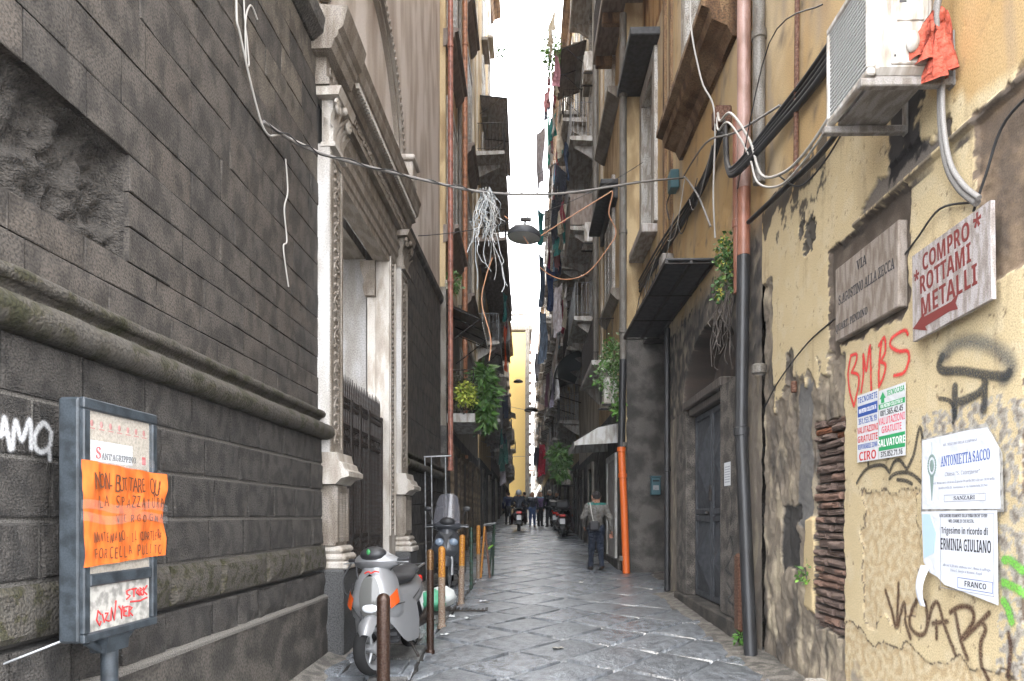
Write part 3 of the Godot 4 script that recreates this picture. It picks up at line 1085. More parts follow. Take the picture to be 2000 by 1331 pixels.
	v.box(Vector3(1.4, 0.2, -9.0), Vector3(1.7, 5.6, -0.75))
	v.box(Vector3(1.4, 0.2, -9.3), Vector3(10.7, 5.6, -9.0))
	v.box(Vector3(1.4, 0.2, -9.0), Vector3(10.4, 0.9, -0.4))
	part(po, "porch_and_added_court", v, M.white_plaster)
	var ce := MB.new()
	ce.box(Vector3(1.8, 5.6, -1.7), Vector3(10.355, 5.75, -0.37))  # depth set to hold back sky light from the porch wall
	part(po, "porch_ceiling", ce, M.concrete)
	var ip := MB.new()
	ip.cbox(Vector3(10.22, 0.8, -0.31), Vector3(10.358, 4.98, -0.172), 0.01)
	part(po, "inner_pilaster", ip, M.marble)
	var ic := MB.new()
	ic.profile([Vector2(-0.33, 4.98), Vector2(-0.175, 4.98), Vector2(-0.172, 5.5), Vector2(-0.4, 5.5), Vector2(-0.4, 5.42), Vector2(-0.34, 5.2), Vector2(-0.36, 5.1)], 10.14, 10.357)
	part(po, "inner_capital", ic, M.marble_brown)
	for k in 4:
		var stp := MB.new()
		stp.cbox(Vector3(7.56, 0.1, -0.7), Vector3(10.58, 0.46 + 0.17 * k, 0.42 - 0.3 * k), 0.015)
		part(po, "step", stp, M.marble if k % 2 else M.lava)
	# iron gate with boards behind it
	var ga := Node3D.new()
	ga.name = "gate"
	ch.add_child(ga)
	ga.set_meta("label", "spiked iron gate with old boards behind")
	for k in 19:
		var bd := MB.new()
		var x := 7.78 + k * 0.128
		bd.box(Vector3(x, 0.97, -0.32), Vector3(x + 0.12, 3.0 + rr(-0.05, 0.03), -0.29 + rr(-0.01, 0.01)))
		part(ga, "board", bd, M.grey_wood if k % 3 else M.old_wood)
	for k in 29:
		var bar := MB.new()
		var x := 7.8 + k * 0.083
		bar.tube([Vector3(x, 0.98, -0.1), Vector3(x, 3.1, -0.1), Vector3(x, 3.32, -0.1), Vector3(x, 3.42 + rr(-0.02, 0.02), -0.1)], [0.013, 0.013, 0.013, 0.003], 6)
		part(ga, "bar", bar, M.iron)
	for y in [0.98, 1.42, 2.62, 2.78, 3.02, 3.1]:
		var rl := MB.new()
		rl.box(Vector3(7.76, y, -0.12), Vector3(10.19, y + 0.045, -0.08))
		part(ga, "rail", rl, M.iron)
	for x in [7.76, 8.55, 8.96, 9.4, 10.12]:
		var ps := MB.new()
		ps.cbox(Vector3(x, 0.95, -0.13), Vector3(x + 0.07, 3.16, -0.06), 0.01)
		part(ga, "post", ps, M.iron)
	var sc := MB.new()
	for k in 17:
		for s in [-1.0, 1.0]:
			var path := []
			for i in 14:
				var a := i * 0.55
				var r := 0.075 * (1.0 - i / 18.0)
				path.append(Vector3(7.9 + k * 0.135 + s * r * sin(a), 1.22 + s * 0.08 + r * cos(a) * 0.8, -0.09))
			sc.tube(path, 0.008, 5)
	for k in 17:
		var path := []
		for i in 13:
			var a := TAU * i / 12.0
			path.append(Vector3(7.9 + k * 0.135 + 0.055 * cos(a), 2.72 + 0.045 * sin(a), -0.09))
		sc.tube(path, 0.008, 5)
	part(ga, "scrollwork", sc, M.iron)

# ------------------------------------------------------------ right-hand house with the posters
func field(x0: float, x1: float, y0: float, y1: float, cell: float, fn: Callable, holes: Array) -> MB:  # fn(x, y) -> [colour, z]
	var mb := MB.new()
	mb.tinted = true
	var nx := int(ceil((x1 - x0) / cell))
	var ny := int(ceil((y1 - y0) / cell))
	for j in ny + 1:
		for i in nx + 1:
			var x := lerpf(x0, x1, float(i) / nx)
			var y := lerpf(y0, y1, float(j) / ny)
			var r: Array = fn.call(x, y)
			mb.col = r[0]
			mb.vert(Vector3(x, y, r[1]), Vector3(0, 0, 1))
	mb.smooth_from(0, nx, ny)
	for j in ny:
		for i in nx:
			var c := Vector2(lerpf(x0, x1, (i + 0.5) / nx), lerpf(y0, y1, (j + 0.5) / ny))
			var cut := false
			for h in holes:
				if (h as Rect2).has_point(c):
					cut = true
			if cut: continue
			var a := j * (nx + 1) + i
			mb.tri_i(a, a + 1, a + nx + 2)
			mb.tri_i(a, a + nx + 2, a + nx + 1)
	return mb

func inside(x: float, y: float, x0: float, x1: float, y0: float, y1: float) -> float:  # signed distance, positive inside
	return minf(minf(x - x0, x1 - x), minf(y - y0, y1 - y))

func ochre_at(x: float, y: float) -> Color:
	var a := wide.get_noise_3d(x * 1.6, y * 0.5, 2.0)
	var b := fine.get_noise_3d(x * 1.3, y * 0.22, 8.0)
	var c := fine.get_noise_3d(x * 1.2, y * 1.2, 15.0)
	var col := Color(0.61, 0.44, 0.225)
	col = col.lerp(Color(0.68, 0.55, 0.36), clampf(a * 2.2, 0, 0.8))
	col = col.lerp(Color(0.42, 0.34, 0.25), clampf(b * 2.2 - 0.1, 0, 0.85))
	col = col.lerp(Color(0.54, 0.33, 0.12), clampf(-a * 2.0, 0, 0.6))
	col = col.lerp(Color(0.16, 0.125, 0.095), clampf(c * 2.6 - 0.75, 0, 0.8))
	return col

func rubble_at(x: float, y: float) -> Color:
	var a := fine.get_noise_3d(x * 1.6, y * 0.9, 21.0)
	var b := wide.get_noise_3d(x * 4.0, y * 2.0, 22.0)
	var col := Color(0.25, 0.205, 0.155).lerp(Color(0.5, 0.42, 0.3), clampf(a * 2.4 + 0.05, 0, 1))
	col = col.lerp(Color(0.08, 0.068, 0.058), clampf(b * 3.0 - 0.2, 0, 0.85))
	return col

func near_wall(x: float, y: float) -> Array:
	var n1 := fine.get_noise_2d(x * 1.5, y * 1.5)
	var n2 := fine.get_noise_2d(x * 6.0 + 40.0, y * 6.0)
	var n3 := wide.get_noise_2d(x * 3.0, y * 3.0)
	var d := -x + 0.05 * n1 + 0.012 * n2
	var h := y + 0.07 * n1 + 0.015 * n2
	var col := Color(0.69, 0.555, 0.33).lerp(Color(0.63, 0.495, 0.285), clampf(0.5 + n3 * 1.2, 0, 1) * 0.5)
	col = col.lerp(Color(0.71, 0.6, 0.4), clampf(n1 * 1.5, 0, 0.5))
	var z := 0.004 * n3 + 0.0008 * n2
	var run := fine.get_noise_3d(x * 3.0, y * 0.35, 33.0)
	col = col.lerp(Color(0.33, 0.24, 0.14), clampf(run * 1.6 - 0.4 + n2 * 0.3, 0, 0.35))
	# small pits and scratches
	if n2 > 0.5 and n1 > 0.0:
		col = Color(0.3, 0.22, 0.13)
		z -= 0.004
	# lower plaster layer exposed under a broken skin
	var skin := inside(d, h, 4.3, 4.98, 0.95, 1.86) + 0.16 * n1
	if h < 1.0: skin = maxf(skin, 0.9 - h + 0.25 * n3 + 0.1 * n1)
	if skin > 0:
		col = Color(0.55, 0.41, 0.23).lerp(Color(0.68, 0.56, 0.36), clampf(0.5 + n2 * 1.6, 0, 1))
		z -= 0.007 * smoothstep(0.0, 0.02, skin) - 0.003 * n2
		if skin < 0.012: col = Color(0.16, 0.12, 0.08)
	var grey := 0.42 - h + 0.3 * n1 + 0.5 * n3
	if grey > 0 and d < 5.3: col = col.lerp(Color(0.3, 0.27, 0.23), clampf(grey * 6.0, 0, 0.8))
	# rough pale patch round the posters
	var torn := maxf(inside(d, h, 3.2, 3.56, 0.9, 2.3), inside(d, h, 3.5, 4.25, 2.1, 2.33)) + 0.1 * n1
	if torn > 0 and n2 > -0.08:
		col = Color(0.5, 0.46, 0.39).lerp(Color(0.24, 0.2, 0.16), clampf(n2 * 2.0, 0, 1))
		z += 0.004 * n2
	# bare recess behind the street plaque
	var rec := maxf(inside(d, h, 4.38, 5.55, 3.0, 3.84), inside(d, h, 5.33, 5.55, 2.3, 3.1))
	if rec > 0:
		col = Color(0.105, 0.08, 0.06).lerp(Color(0.19, 0.15, 0.115), clampf(0.4 + n1 * 1.5, 0, 1))
		z = lerpf(z, -0.03, smoothstep(0.0, 0.025, rec))
	# bare brown strip at the near end
	var bare := maxf(inside(d, h, 0.0, 3.74, 2.95, 3.9), inside(d, h, 0.0, 3.36, 0.0, 3.0))
	if bare > 0:
		col = Color(0.15, 0.11, 0.08).lerp(Color(0.28, 0.2, 0.13), clampf(0.3 + n1 * 2.0, 0, 1))
		z = lerpf(z, -0.022, smoothstep(0.0, 0.02, bare)) + 0.004 * n2
	# crumbled strip beside the black pipe
	var rot := 0.0
	rot = maxf(rot, inside(d, h, 5.27, 9.0, -1.0, 2.93 + 0.35 * n1))
	rot = maxf(rot, inside(d, h, 6.82, 9.0, -1.0, 4.1))
	rot = maxf(rot, inside(d, h, 6.3, 6.48, 2.0, 3.25))
	if rot > 0:
		col = rubble_at(x, y)
		z = lerpf(z, -0.028 + 0.028 * fine.get_noise_2d(x * 1.6, y * 1.2) + 0.006 * n2, smoothstep(0.0, 0.04, rot))
		if inside(d, h, 5.92, 6.22, 1.6, 2.9) > 0:
			col = Color(0.15, 0.145, 0.138).lerp(Color(0.21, 0.2, 0.185), clampf(0.5 + n1, 0, 1))
			z = -0.03 + 0.004 * n2
		var yel := inside(d, h, 5.84, 6.06, 0.85, 1.7) + 0.06 * n3
		if yel > 0:
			col = Color(0.62, 0.48, 0.27)
			z = lerpf(z, 0.0, smoothstep(0.0, 0.03, yel))
		if inside(d, h, 6.2, 6.62, 1.15, 1.8) + 0.1 * n1 > 0:
			col = Color(0.05, 0.045, 0.042)
			z -= 0.02
		var pit := inside(d, h, 5.3, 5.85, 0.74, 2.5)
		if pit > 0:
			z = lerpf(z, -0.1, smoothstep(0.0, 0.02, pit))
			col = Color(0.1, 0.085, 0.07)
	# chipped spots high up
	for s in [[6.1, 4.26, 0.07, 0.11], [5.9, 4.16, 0.09, 0.16], [5.98, 4.06, 0.07, 0.1]]:
		var e: float = 1.0 - Vector2((d - s[0]) / s[2], (h - s[1]) / s[3]).length() + 0.5 * n2
		if e > 0:
			col = Color(0.09, 0.075, 0.06)
			z -= 0.02 * minf(1.0, e * 4.0)
	# string course with its shadow line painted dark, and the weathered ochre above it
	var top := h - (3.86 + 0.06 * n3)
	var old := h - lerpf(3.9, 4.6, smoothstep(3.5, 4.9, d)) - 0.12 * n1
	if y > 3.84 and y < 3.885 and d < 5.1:
		z += 0.028
		col = col.lerp(Color(0.12, 0.095, 0.075), 0.85 if n1 > -0.2 or d < 3.9 else 0.15)
	elif y >= 3.885 and d < 5.1:
		z += 0.016 * smoothstep(5.1, 4.9, d)
		var broken := inside(d, h, 3.9, 5.0, 3.8, 4.02 + 0.25 * n1) + 0.08 * n2
		if broken > 0 and n3 > -0.1:
			col = Color(0.24, 0.21, 0.18)
			z -= 0.02
	elif y > 3.78 and y <= 3.84 and d < 5.5 and d > 3.74:
		col = col.lerp(Color(0.08, 0.065, 0.055), clampf(0.55 + n1 * 1.4, 0, 0.95))  # dark band painted under the ledge as its shadow
	if old > 0: col = col.lerp(ochre_at(x, y), smoothstep(0.0, 0.1, old))
	# soot and painted-in shadow under the air conditioner; soot along the cables
	var shadow_soot := inside(d, h, 4.2, 4.62, 3.98, 4.5) + 0.13 * n1 + 0.05 * n2
	if shadow_soot > 0: col = col.lerp(Color(0.035, 0.03, 0.028), smoothstep(0.0, 0.04, shadow_soot))
	var tarry := 0.16 + 0.35 * n1 + 0.1 * n2 - absf(h - (4.75 - (6.6 - d) * 0.1)) * 0.9
	if d > 5.6 and tarry > 0 and h > 4.1: col = col.lerp(Color(0.05, 0.043, 0.037), smoothstep(0.0, 0.08, tarry) * 0.9)
	return [col, z]

func door_wall(x: float, y: float) -> Array:
	var n1 := fine.get_noise_2d(x * 1.5, y * 1.5)
	var n2 := fine.get_noise_2d(x * 6.0 + 40.0, y * 6.0)
	var d := -x
	var h := y + 0.1 * n1
	var col := rubble_at(x, y).lerp(Color(0.15, 0.13, 0.11), 0.45)
	var z := 0.012 * n1 + 0.004 * n2
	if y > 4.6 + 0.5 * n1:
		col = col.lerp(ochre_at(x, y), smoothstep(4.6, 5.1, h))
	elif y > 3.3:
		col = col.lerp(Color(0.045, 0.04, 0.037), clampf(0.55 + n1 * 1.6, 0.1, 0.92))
	# opening: rectangle with a low arch over it
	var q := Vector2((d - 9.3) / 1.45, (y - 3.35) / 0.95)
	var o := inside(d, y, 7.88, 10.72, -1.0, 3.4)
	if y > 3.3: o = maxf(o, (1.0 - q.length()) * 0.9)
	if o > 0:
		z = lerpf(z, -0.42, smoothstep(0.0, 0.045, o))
		col = Color(0.12, 0.09, 0.072).lerp(Color(0.07, 0.058, 0.05), clampf(0.5 + n1, 0, 1))  # dark brown with the shade of the recess put into the colour
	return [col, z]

func make_right_house() -> void:
	var F := wall_right(2.45, 0.0225)
	var ho := thing("house", "weathered yellow and ochre house with posters and graffiti on its wall", "house", "", F)
	mat("painted_wall", Color(1, 1, 1), 0.92, T.grain, 1.6, T.bump, 0.06).vertex_color_use_as_albedo = true
	part(ho, "wall", field(-7.12, -2.2, -0.1, 4.9, 0.0125, near_wall, []), M.painted_wall)
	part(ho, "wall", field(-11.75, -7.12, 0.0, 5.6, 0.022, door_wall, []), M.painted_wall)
	# upper storeys with openings for the windows
	var holes := [Rect2(-10.35, 7.75, 2.05, 3.2), Rect2(-14.3, 7.25, 1.25, 3.0), Rect2(-10.35, 13.0, 2.05, 3.0), Rect2(-14.3, 12.2, 1.25, 3.0)]
	var upper := func(x, y):
		var n1 := fine.get_noise_2d(x * 1.5, y * 1.5)
		return [ochre_at(x, y), 0.035 * smoothstep(4.9, 4.95, y) * (0.5 if x > -5.1 else 0.0) + 0.008 * n1]
	part(ho, "upper_wall", field(-7.12, -2.2, 4.9, 9.0, 0.05, upper, []), M.painted_wall)
	part(ho, "upper_wall", field(-14.62, -7.12, 5.6, 10.98, 0.06, upper, holes), M.painted_wall)
	part(ho, "upper_wall", field(-11.75, -11.74, 0, 0.1, 0.1, upper, []), M.painted_wall)
	var big := MB.new()
	big.box(Vector3(-14.62, 10.95, -0.6), Vector3(-2.2, 24.0, 0.0))
	part(ho, "attic_wall", big, M.ochre)
	var bk := MB.new()
	bk.box(Vector3(-11.7, -0.2, -1.2), Vector3(-2.2, 5.6, -0.5))
	bk.box(Vector3(-14.6, 5.6, -1.2), Vector3(-2.2, 10.95, -0.62))
	bk.box(Vector3(-2.25, -0.2, -0.5), Vector3(-2.1, 24, -0.02))
	part(ho, "inner_wall", bk, M.dark_render)
	# recess between the door and the next house
	var rc := MB.new()
	rc.box(Vector3(-11.95, 0.2, -0.9), Vector3(-11.75, 5.6, 0.0))
	rc.box(Vector3(-14.62, 0.2, -1.4), Vector3(-11.9, 5.6, -0.85))
	rc.box(Vector3(-14.62, 5.35, -0.85), Vector3(-11.76, 5.6, -0.01))
	part(ho, "recess_wall", rc, M.grey_render)
	# windows
	for w in [[-10.35, 7.75, 2.05, 3.2], [-14.3, 7.25, 1.25, 3.0]]:
		var wn := Node3D.new()
		wn.name = "window"
		ho.add_child(wn, true)
		var x: float = w[0]
		var y: float = w[1]
		var ww: float = w[2]
		var hh: float = w[3]
		var fr := MB.new()
		fr.cbox(Vector3(x - 0.24, y, -0.3), Vector3(x + 0.02, y + hh, 0.07), 0.01)
		fr.cbox(Vector3(x + ww - 0.02, y, -0.3), Vector3(x + ww + 0.24, y + hh, 0.07), 0.01)
		fr.cbox(Vector3(x - 0.24, y + hh, -0.3), Vector3(x + ww + 0.24, y + hh + 0.3, 0.07), 0.01)
		part(wn, "frame", fr, M.dirty_white)
		for s in 2:
			var sh := MB.new()
			var xa := x + 0.02 + s * (ww - 0.04) / 2
			var xb := xa + (ww - 0.06) / 2
			sh.box(Vector3(xa, y, -0.2), Vector3(xa + 0.08, y + hh, -0.14))
			sh.box(Vector3(xb - 0.08, y, -0.2), Vector3(xb, y + hh, -0.14))
			for k in 5: sh.box(Vector3(xa + 0.08, y + k * (hh - 0.09) / 4, -0.2), Vector3(xb - 0.08, y + k * (hh - 0.09) / 4 + 0.09, -0.143))
			for k in int(hh / 0.07):
				sh.hexa([Vector3(xa + 0.08, y + k * 0.07, -0.145), Vector3(xb - 0.08, y + k * 0.07, -0.145), Vector3(xb - 0.08, y + k * 0.07 + 0.01, -0.185), Vector3(xa + 0.08, y + k * 0.07 + 0.01, -0.185),
					Vector3(xa + 0.08, y + k * 0.07 + 0.012, -0.145), Vector3(xb - 0.08, y + k * 0.07 + 0.012, -0.145), Vector3(xb - 0.08, y + k * 0.07 + 0.06, -0.185), Vector3(xa + 0.08, y + k * 0.07 + 0.06, -0.185)])
			part(wn, "shutter", sh, M.dirty_white)
		var gl := MB.new()
		gl.box(Vector3(x, y, -0.26), Vector3(x + ww, y + hh, -0.24))
		part(wn, "pane", gl, M.window_glass)
	var sl := MB.new()
	sl.profile([Vector2(-0.1, 7.3), Vector2(0.06, 7.3), Vector2(0.12, 7.42), Vector2(0.3, 7.5), Vector2(0.32, 7.62), Vector2(0.42, 7.66), Vector2(0.42, 7.74), Vector2(-0.1, 7.75)], -10.75, -7.95)
	part(ho, "window_sill", sl, M.ochre_dark)
	var sl2 := MB.new()
	sl2.cbox(Vector3(-14.45, 7.05, -0.1), Vector3(-12.85, 7.22, 0.3), 0.015)
	part(ho, "window_sill", sl2, M.grey_sheet)
	var sl3 := MB.new()
	sl3.cbox(Vector3(-14.5, 10.6, -0.05), Vector3(-12.6, 10.75, 0.55), 0.015)
	part(ho, "window_hood", sl3, M.black_sheet)
	for x in [-11.6, -12.1, -7.6]:
		var st := MB.new()
		st.box(Vector3(x, 5.7, -0.02), Vector3(x + 0.14, 10.95, 0.05))
		part(ho, "wall_strip", st, M.ochre_dark)
	# bricks bared where the plaster fell
	var y := 0.76
	var k := 0
	while y < 2.5:
		var hgt := rr(0.04, 0.06)
		var x := -5.84
		var first := true
		while x < -5.3:
			var w := rr(0.2, 0.34)
			if first and k % 2: w *= 0.55
			first = false
			var b := minf(x + w, -5.27)
			var lo := Vector3(x + 0.008, y, -0.14)
			var hi := Vector3(b - 0.004, y + hgt, -0.004 + rr(-0.035, 0.02))
			var c := (lo + hi) / 2
			var br := part(ho, "brick", rough_block(lo - c, hi - c, 0.012, 0.02, rng.randf() * 50), [M.brick0, M.brick1, M.brick2][rng.randi_range(0, 2)] if y > 2.3 else [M.brick1, M.brick2, M.brick2][rng.randi_range(0, 2)])
			br.position = c
			br.rotation.z = rr(-0.05, 0.05)
			x = b
		y += hgt + rr(0.014, 0.026)
		k += 1
	# worn kerb block at the corner of the wall
	var kb := MB.new()
	kb.cbox(Vector3(-5.75, -0.1, -0.05), Vector3(-3.0, 0.34, 0.14), 0.03)
	part(ho, "kerb_block", kb, M.dirty_white)
	make_door(ho)
	base(ho, Vector3(-8.0, 0.27, 0))

func make_door(ho: Node3D) -> void:
	var stp := MB.new()
	stp.cbox(Vector3(-10.95, 0.1, -0.3), Vector3(-7.6, 0.5, 0.1), 0.02)
	part(ho, "threshold", stp, M.cement)
	var jm := MB.new()
	jm.cbox(Vector3(-8.5, 0.5, -0.3), Vector3(-7.72, 3.32, 0.05), 0.015)
	part(ho, "door_jamb", jm, M.jamb)
	var jl := MB.new()
	jl.cbox(Vector3(-11.0, 0.5, -0.3), Vector3(-10.34, 3.3, 0.05), 0.015)
	part(ho, "door_jamb", jl, M.jamb)
	var lt := MB.new()
	lt.cbox(Vector3(-10.34, 3.2, -0.3), Vector3(-8.5, 3.3, 0.0), 0.01)
	lt.cbox(Vector3(-10.45, 3.3, -0.3), Vector3(-8.4, 3.42, 0.08), 0.015)
	part(ho, "door_lintel", lt, M.old_wood)
	var dr := Node3D.new()
	dr.name = "door"
	dr.set_meta("label", "dark grey double door with raised pyramid panels")
	ho.add_child(dr)
	for s in 2:
		var a := -10.33 + s * 0.92
		var b := a + 0.9
		var lf := MB.new()
		lf.box(Vector3(a, 0.52, -0.18), Vector3(b, 3.18, -0.12))
		lf.cbox(Vector3(a, 0.52, -0.12), Vector3(a + 0.07, 3.18, -0.09), 0.008)
		lf.cbox(Vector3(b - 0.07, 0.52, -0.12), Vector3(b, 3.18, -0.09), 0.008)
		for yy in [0.52, 1.62, 1.72, 3.1]: lf.cbox(Vector3(a + 0.07, yy, -0.12), Vector3(b - 0.07, yy + 0.08, -0.09), 0.008)
		part(dr, "door_leaf", lf, M.door_paint)
		for p in [[0.6, 1.62], [1.8, 3.1]]:
			var py := MB.new()
			var c := Vector3((a + b) / 2, (p[0] + p[1]) / 2, 0.0)
			var q := [Vector3(a + 0.08, p[0] + 0.01, -0.12), Vector3(b - 0.08, p[0] + 0.01, -0.12), Vector3(b - 0.08, p[1] - 0.01, -0.12), Vector3(a + 0.08, p[1] - 0.01, -0.12)]
			for i in 4: py.tri(q[i], q[(i + 1) % 4], c)
			part(dr, "panel", py, M.door_paint)
	var hn := MB.new()
	hn.cbox(Vector3(-9.46, 1.9, -0.1), Vector3(-9.4, 2.12, -0.06), 0.01)
	hn.ball(Vector3(-9.5, 1.74, -0.05), Vector3(0.03, 0.03, 0.03), 6, 8)
	part(dr, "handle", hn, M.iron)
	var rp := MB.new()
	rp.cbox(Vector3(-7.64, 0.42, 0.0), Vector3(-7.44, 1.28, 0.14), 0.03)
	part(ho, "corner_guard", rp, M.rusty)

# ------------------------------------------------------------ the rows of houses beyond
func cloth_piece(kind: String, w: float, h: float, sd: float) -> MB:  # hangs down from y = 0
	var mb := MB.new()
	var wave := func(s, t, half, off):
		var x: float = (s - 0.5) * 2.0 * half + off
		return Vector3(x, -h * t, 0.035 * sin(x * 13.0 + sd + t * 2.0) * (0.3 + t) + 0.02 * sin(t * 7.0 + sd))
	match kind:
		"trousers":
			mb.sheet(6, 3, func(s, t): return wave.call(s, t * 0.35, w * 0.5, 0.0))
			for k in [-1.0, 1.0]:
				mb.sheet(4, 6, func(s, t): return wave.call(s, 0.35 + t * 0.65, w * (0.24 - 0.05 * t), k * w * 0.26))
		"shirt":
			mb.sheet(6, 6, func(s, t): return wave.call(s, t, w * (0.5 - 0.06 * sin(t * PI)), 0.0))
			for k in [-1.0, 1.0]:
				mb.sheet(3, 5, func(s, t):
					var p: Vector3 = wave.call(s, t * 0.75, w * 0.16, k * w * (0.5 + 0.14 * t))
					return p)
		_:
			mb.sheet(10, 10, func(s, t):
				var half: float = w * 0.5 * (1.0 - 0.18 * t + 0.1 * sin(t * 5.0 + sd))
				var p: Vector3 = wave.call(s, t, half, 0.05 * sin(sd * 3.0 + t * 2.0))
				p.y -= 0.05 * sin(s * PI) * (1.0 - t) - 0.12 * h * t * sin(s * 4.0 + sd) * 0.5
				p.z += 0.06 * sin(s * 9.0 + sd) * t
				return p)
	return mb

func hang(kind: String, at: Vector3, turn: float, w: float, h: float, c: Color, label: String) -> void:
	var mb := cloth_piece(kind, w, h, rng.randf() * 6.0)
	mb.tinted = true
	mb.C.fill(c)
	single("laundry", mb, M.cloth, label, "laundry", "washing hung out above the street", Transform3D(Basis(Vector3.UP, turn), at))

func railing(mb: MB, x0: float, x1: float, y: float, z: float, h: float, step: float, r := 0.009) -> void:
	mb.tube([Vector3(x0, y + h, 0.02), Vector3(x0, y + h, z), Vector3(x1, y + h, z), Vector3(x1, y + h, 0.02)], r * 1.6, 5)
	mb.tube([Vector3(x0, y + 0.1, 0.02), Vector3(x0, y + 0.1, z), Vector3(x1, y + 0.1, z), Vector3(x1, y + 0.1, 0.02)], r * 1.3, 5)
	var n := int((x1 - x0) / step)
	for k in n + 1:
		var x := lerpf(x0, x1, float(k) / n)
		mb.tube([Vector3(x, y, z), Vector3(x, y + h, z)], r, 4, false)
	var m := int(z / step)
	for k in m:
		for x in [x0, x1]:
			mb.tube([Vector3(x, y, z * (k + 0.5) / m), Vector3(x, y + h, z * (k + 0.5) / m)], r, 4, false)

func balcony(ho: Node3D, x0: float, x1: float, y: float, proj: float, slab_m: Material, rail_m: Material, panel := false) -> void:
	var b := Node3D.new()
	b.name = "balcony"
	ho.add_child(b, true)
	var s := MB.new()
	s.profile([Vector2(-0.05, y - 0.16), Vector2(proj - 0.08, y - 0.12), Vector2(proj, y - 0.1), Vector2(proj, y), Vector2(-0.05, y)], x0, x1)
	part(b, "slab", s, slab_m)
	for k in 2:
		var br := MB.new()
		var x := lerpf(x0, x1, [0.12, 0.88][k])
		br.profile([Vector2(-0.05, y - 0.6), Vector2(0.08, y - 0.55), Vector2(proj * 0.8, y - 0.2), Vector2(proj * 0.8, y - 0.12), Vector2(-0.05, y - 0.16)], x - 0.06, x + 0.06)
		part(b, "bracket", br, slab_m)
	var r := MB.new()
	railing(r, x0 + 0.03, x1 - 0.03, y, proj - 0.04, 1.0, 0.12)
	part(b, "railing", r, rail_m)
	if panel:
		var p := MB.new()
		p.box(Vector3(x0 + 0.02, y + 0.04, proj - 0.018), Vector3(x1 - 0.02, y + 0.95, proj - 0.006))
		p.box(Vector3(x0 + 0.004, y + 0.04, 0.1), Vector3(x0 + 0.016, y + 0.95, proj - 0.02))
		p.box(Vector3(x1 - 0.016, y + 0.04, 0.1), Vector3(x1 - 0.004, y + 0.95, proj - 0.02))
		part(b, "screen", p, M.brown_sheet)

func canopy(ho: Node3D, x0: float, x1: float, y: float, proj: float, drop: float, m: Material) -> void:  # corrugated sheet on a frame
	var c := Node3D.new()
	c.name = "canopy"
	ho.add_child(c, true)
	var n := int((x1 - x0) / 0.05)
	var s := MB.new()
	s.sheet(n, 3, func(a, t): return Vector3(lerpf(x0, x1, a), y - drop * t + (0.012 if int(round(a * n)) % 2 else 0.0), proj * t))
	part(c, "sheet", s, m)
	var f := MB.new()
	for x in [x0 + 0.02, (x0 + x1) / 2, x1 - 0.02]:
		f.tube([Vector3(x, y - 0.03, 0.0), Vector3(x, y - drop - 0.03, proj - 0.02)], 0.018, 5)
		f.tube([Vector3(x, y - drop - 0.6, 0.0), Vector3(x, y - drop * 0.8 - 0.04, proj * 0.8)], 0.012, 5)
	f.tube([Vector3(x0, y - drop - 0.03, proj - 0.02), Vector3(x1, y - drop - 0.03, proj - 0.02)], 0.018, 5)
	part(c, "frame", f, M.iron)

func window_at(ho: Node3D, x: float, y: float, w: float, h: float, fm: Material, style: int) -> void:
	var n := Node3D.new()
	n.name = "window"
	ho.add_child(n, true)
	var fr := MB.new()
	fr.box(Vector3(x - 0.16, y, -0.02), Vector3(x, y + h, 0.07))
	fr.box(Vector3(x + w, y, -0.02), Vector3(x + w + 0.16, y + h, 0.07))
	fr.box(Vector3(x - 0.16, y + h, -0.02), Vector3(x + w + 0.16, y + h + 0.18, 0.08))
	part(n, "frame", fr, fm)
	var gl := MB.new()
	gl.box(Vector3(x, y, -0.02), Vector3(x + w, y + h, 0.012))
	part(n, "pane", gl, M.window_glass)
	if style > 0:
		for s in 2:
			var sh := MB.new()
			var a := x + s * w / 2 + 0.01
			var b := x + (s + 1) * w / 2 - 0.01
			if style == 1:
				sh.box(Vector3(a, y + 0.02, 0.015), Vector3(b, y + h - 0.02, 0.045))
				for k in int(h / 0.14): sh.box(Vector3(a + 0.05, y + 0.06 + k * 0.14, 0.045), Vector3(b - 0.05, y + 0.15 + k * 0.14, 0.06))
				part(n, "shutter", sh, M.white_paint)
			else:
				sh.box(Vector3(a, y + 0.02, 0.015), Vector3(a + 0.06, y + h - 0.02, 0.05))
				sh.box(Vector3(b - 0.06, y + 0.02, 0.015), Vector3(b, y + h - 0.02, 0.05))
				for k in 4: sh.box(Vector3(a + 0.06, y + 0.02 + k * (h - 0.1) / 3, 0.015), Vector3(b - 0.06, y + 0.08 + k * (h - 0.1) / 3, 0.05))
				part(n, "sash", sh, M.white_paint)

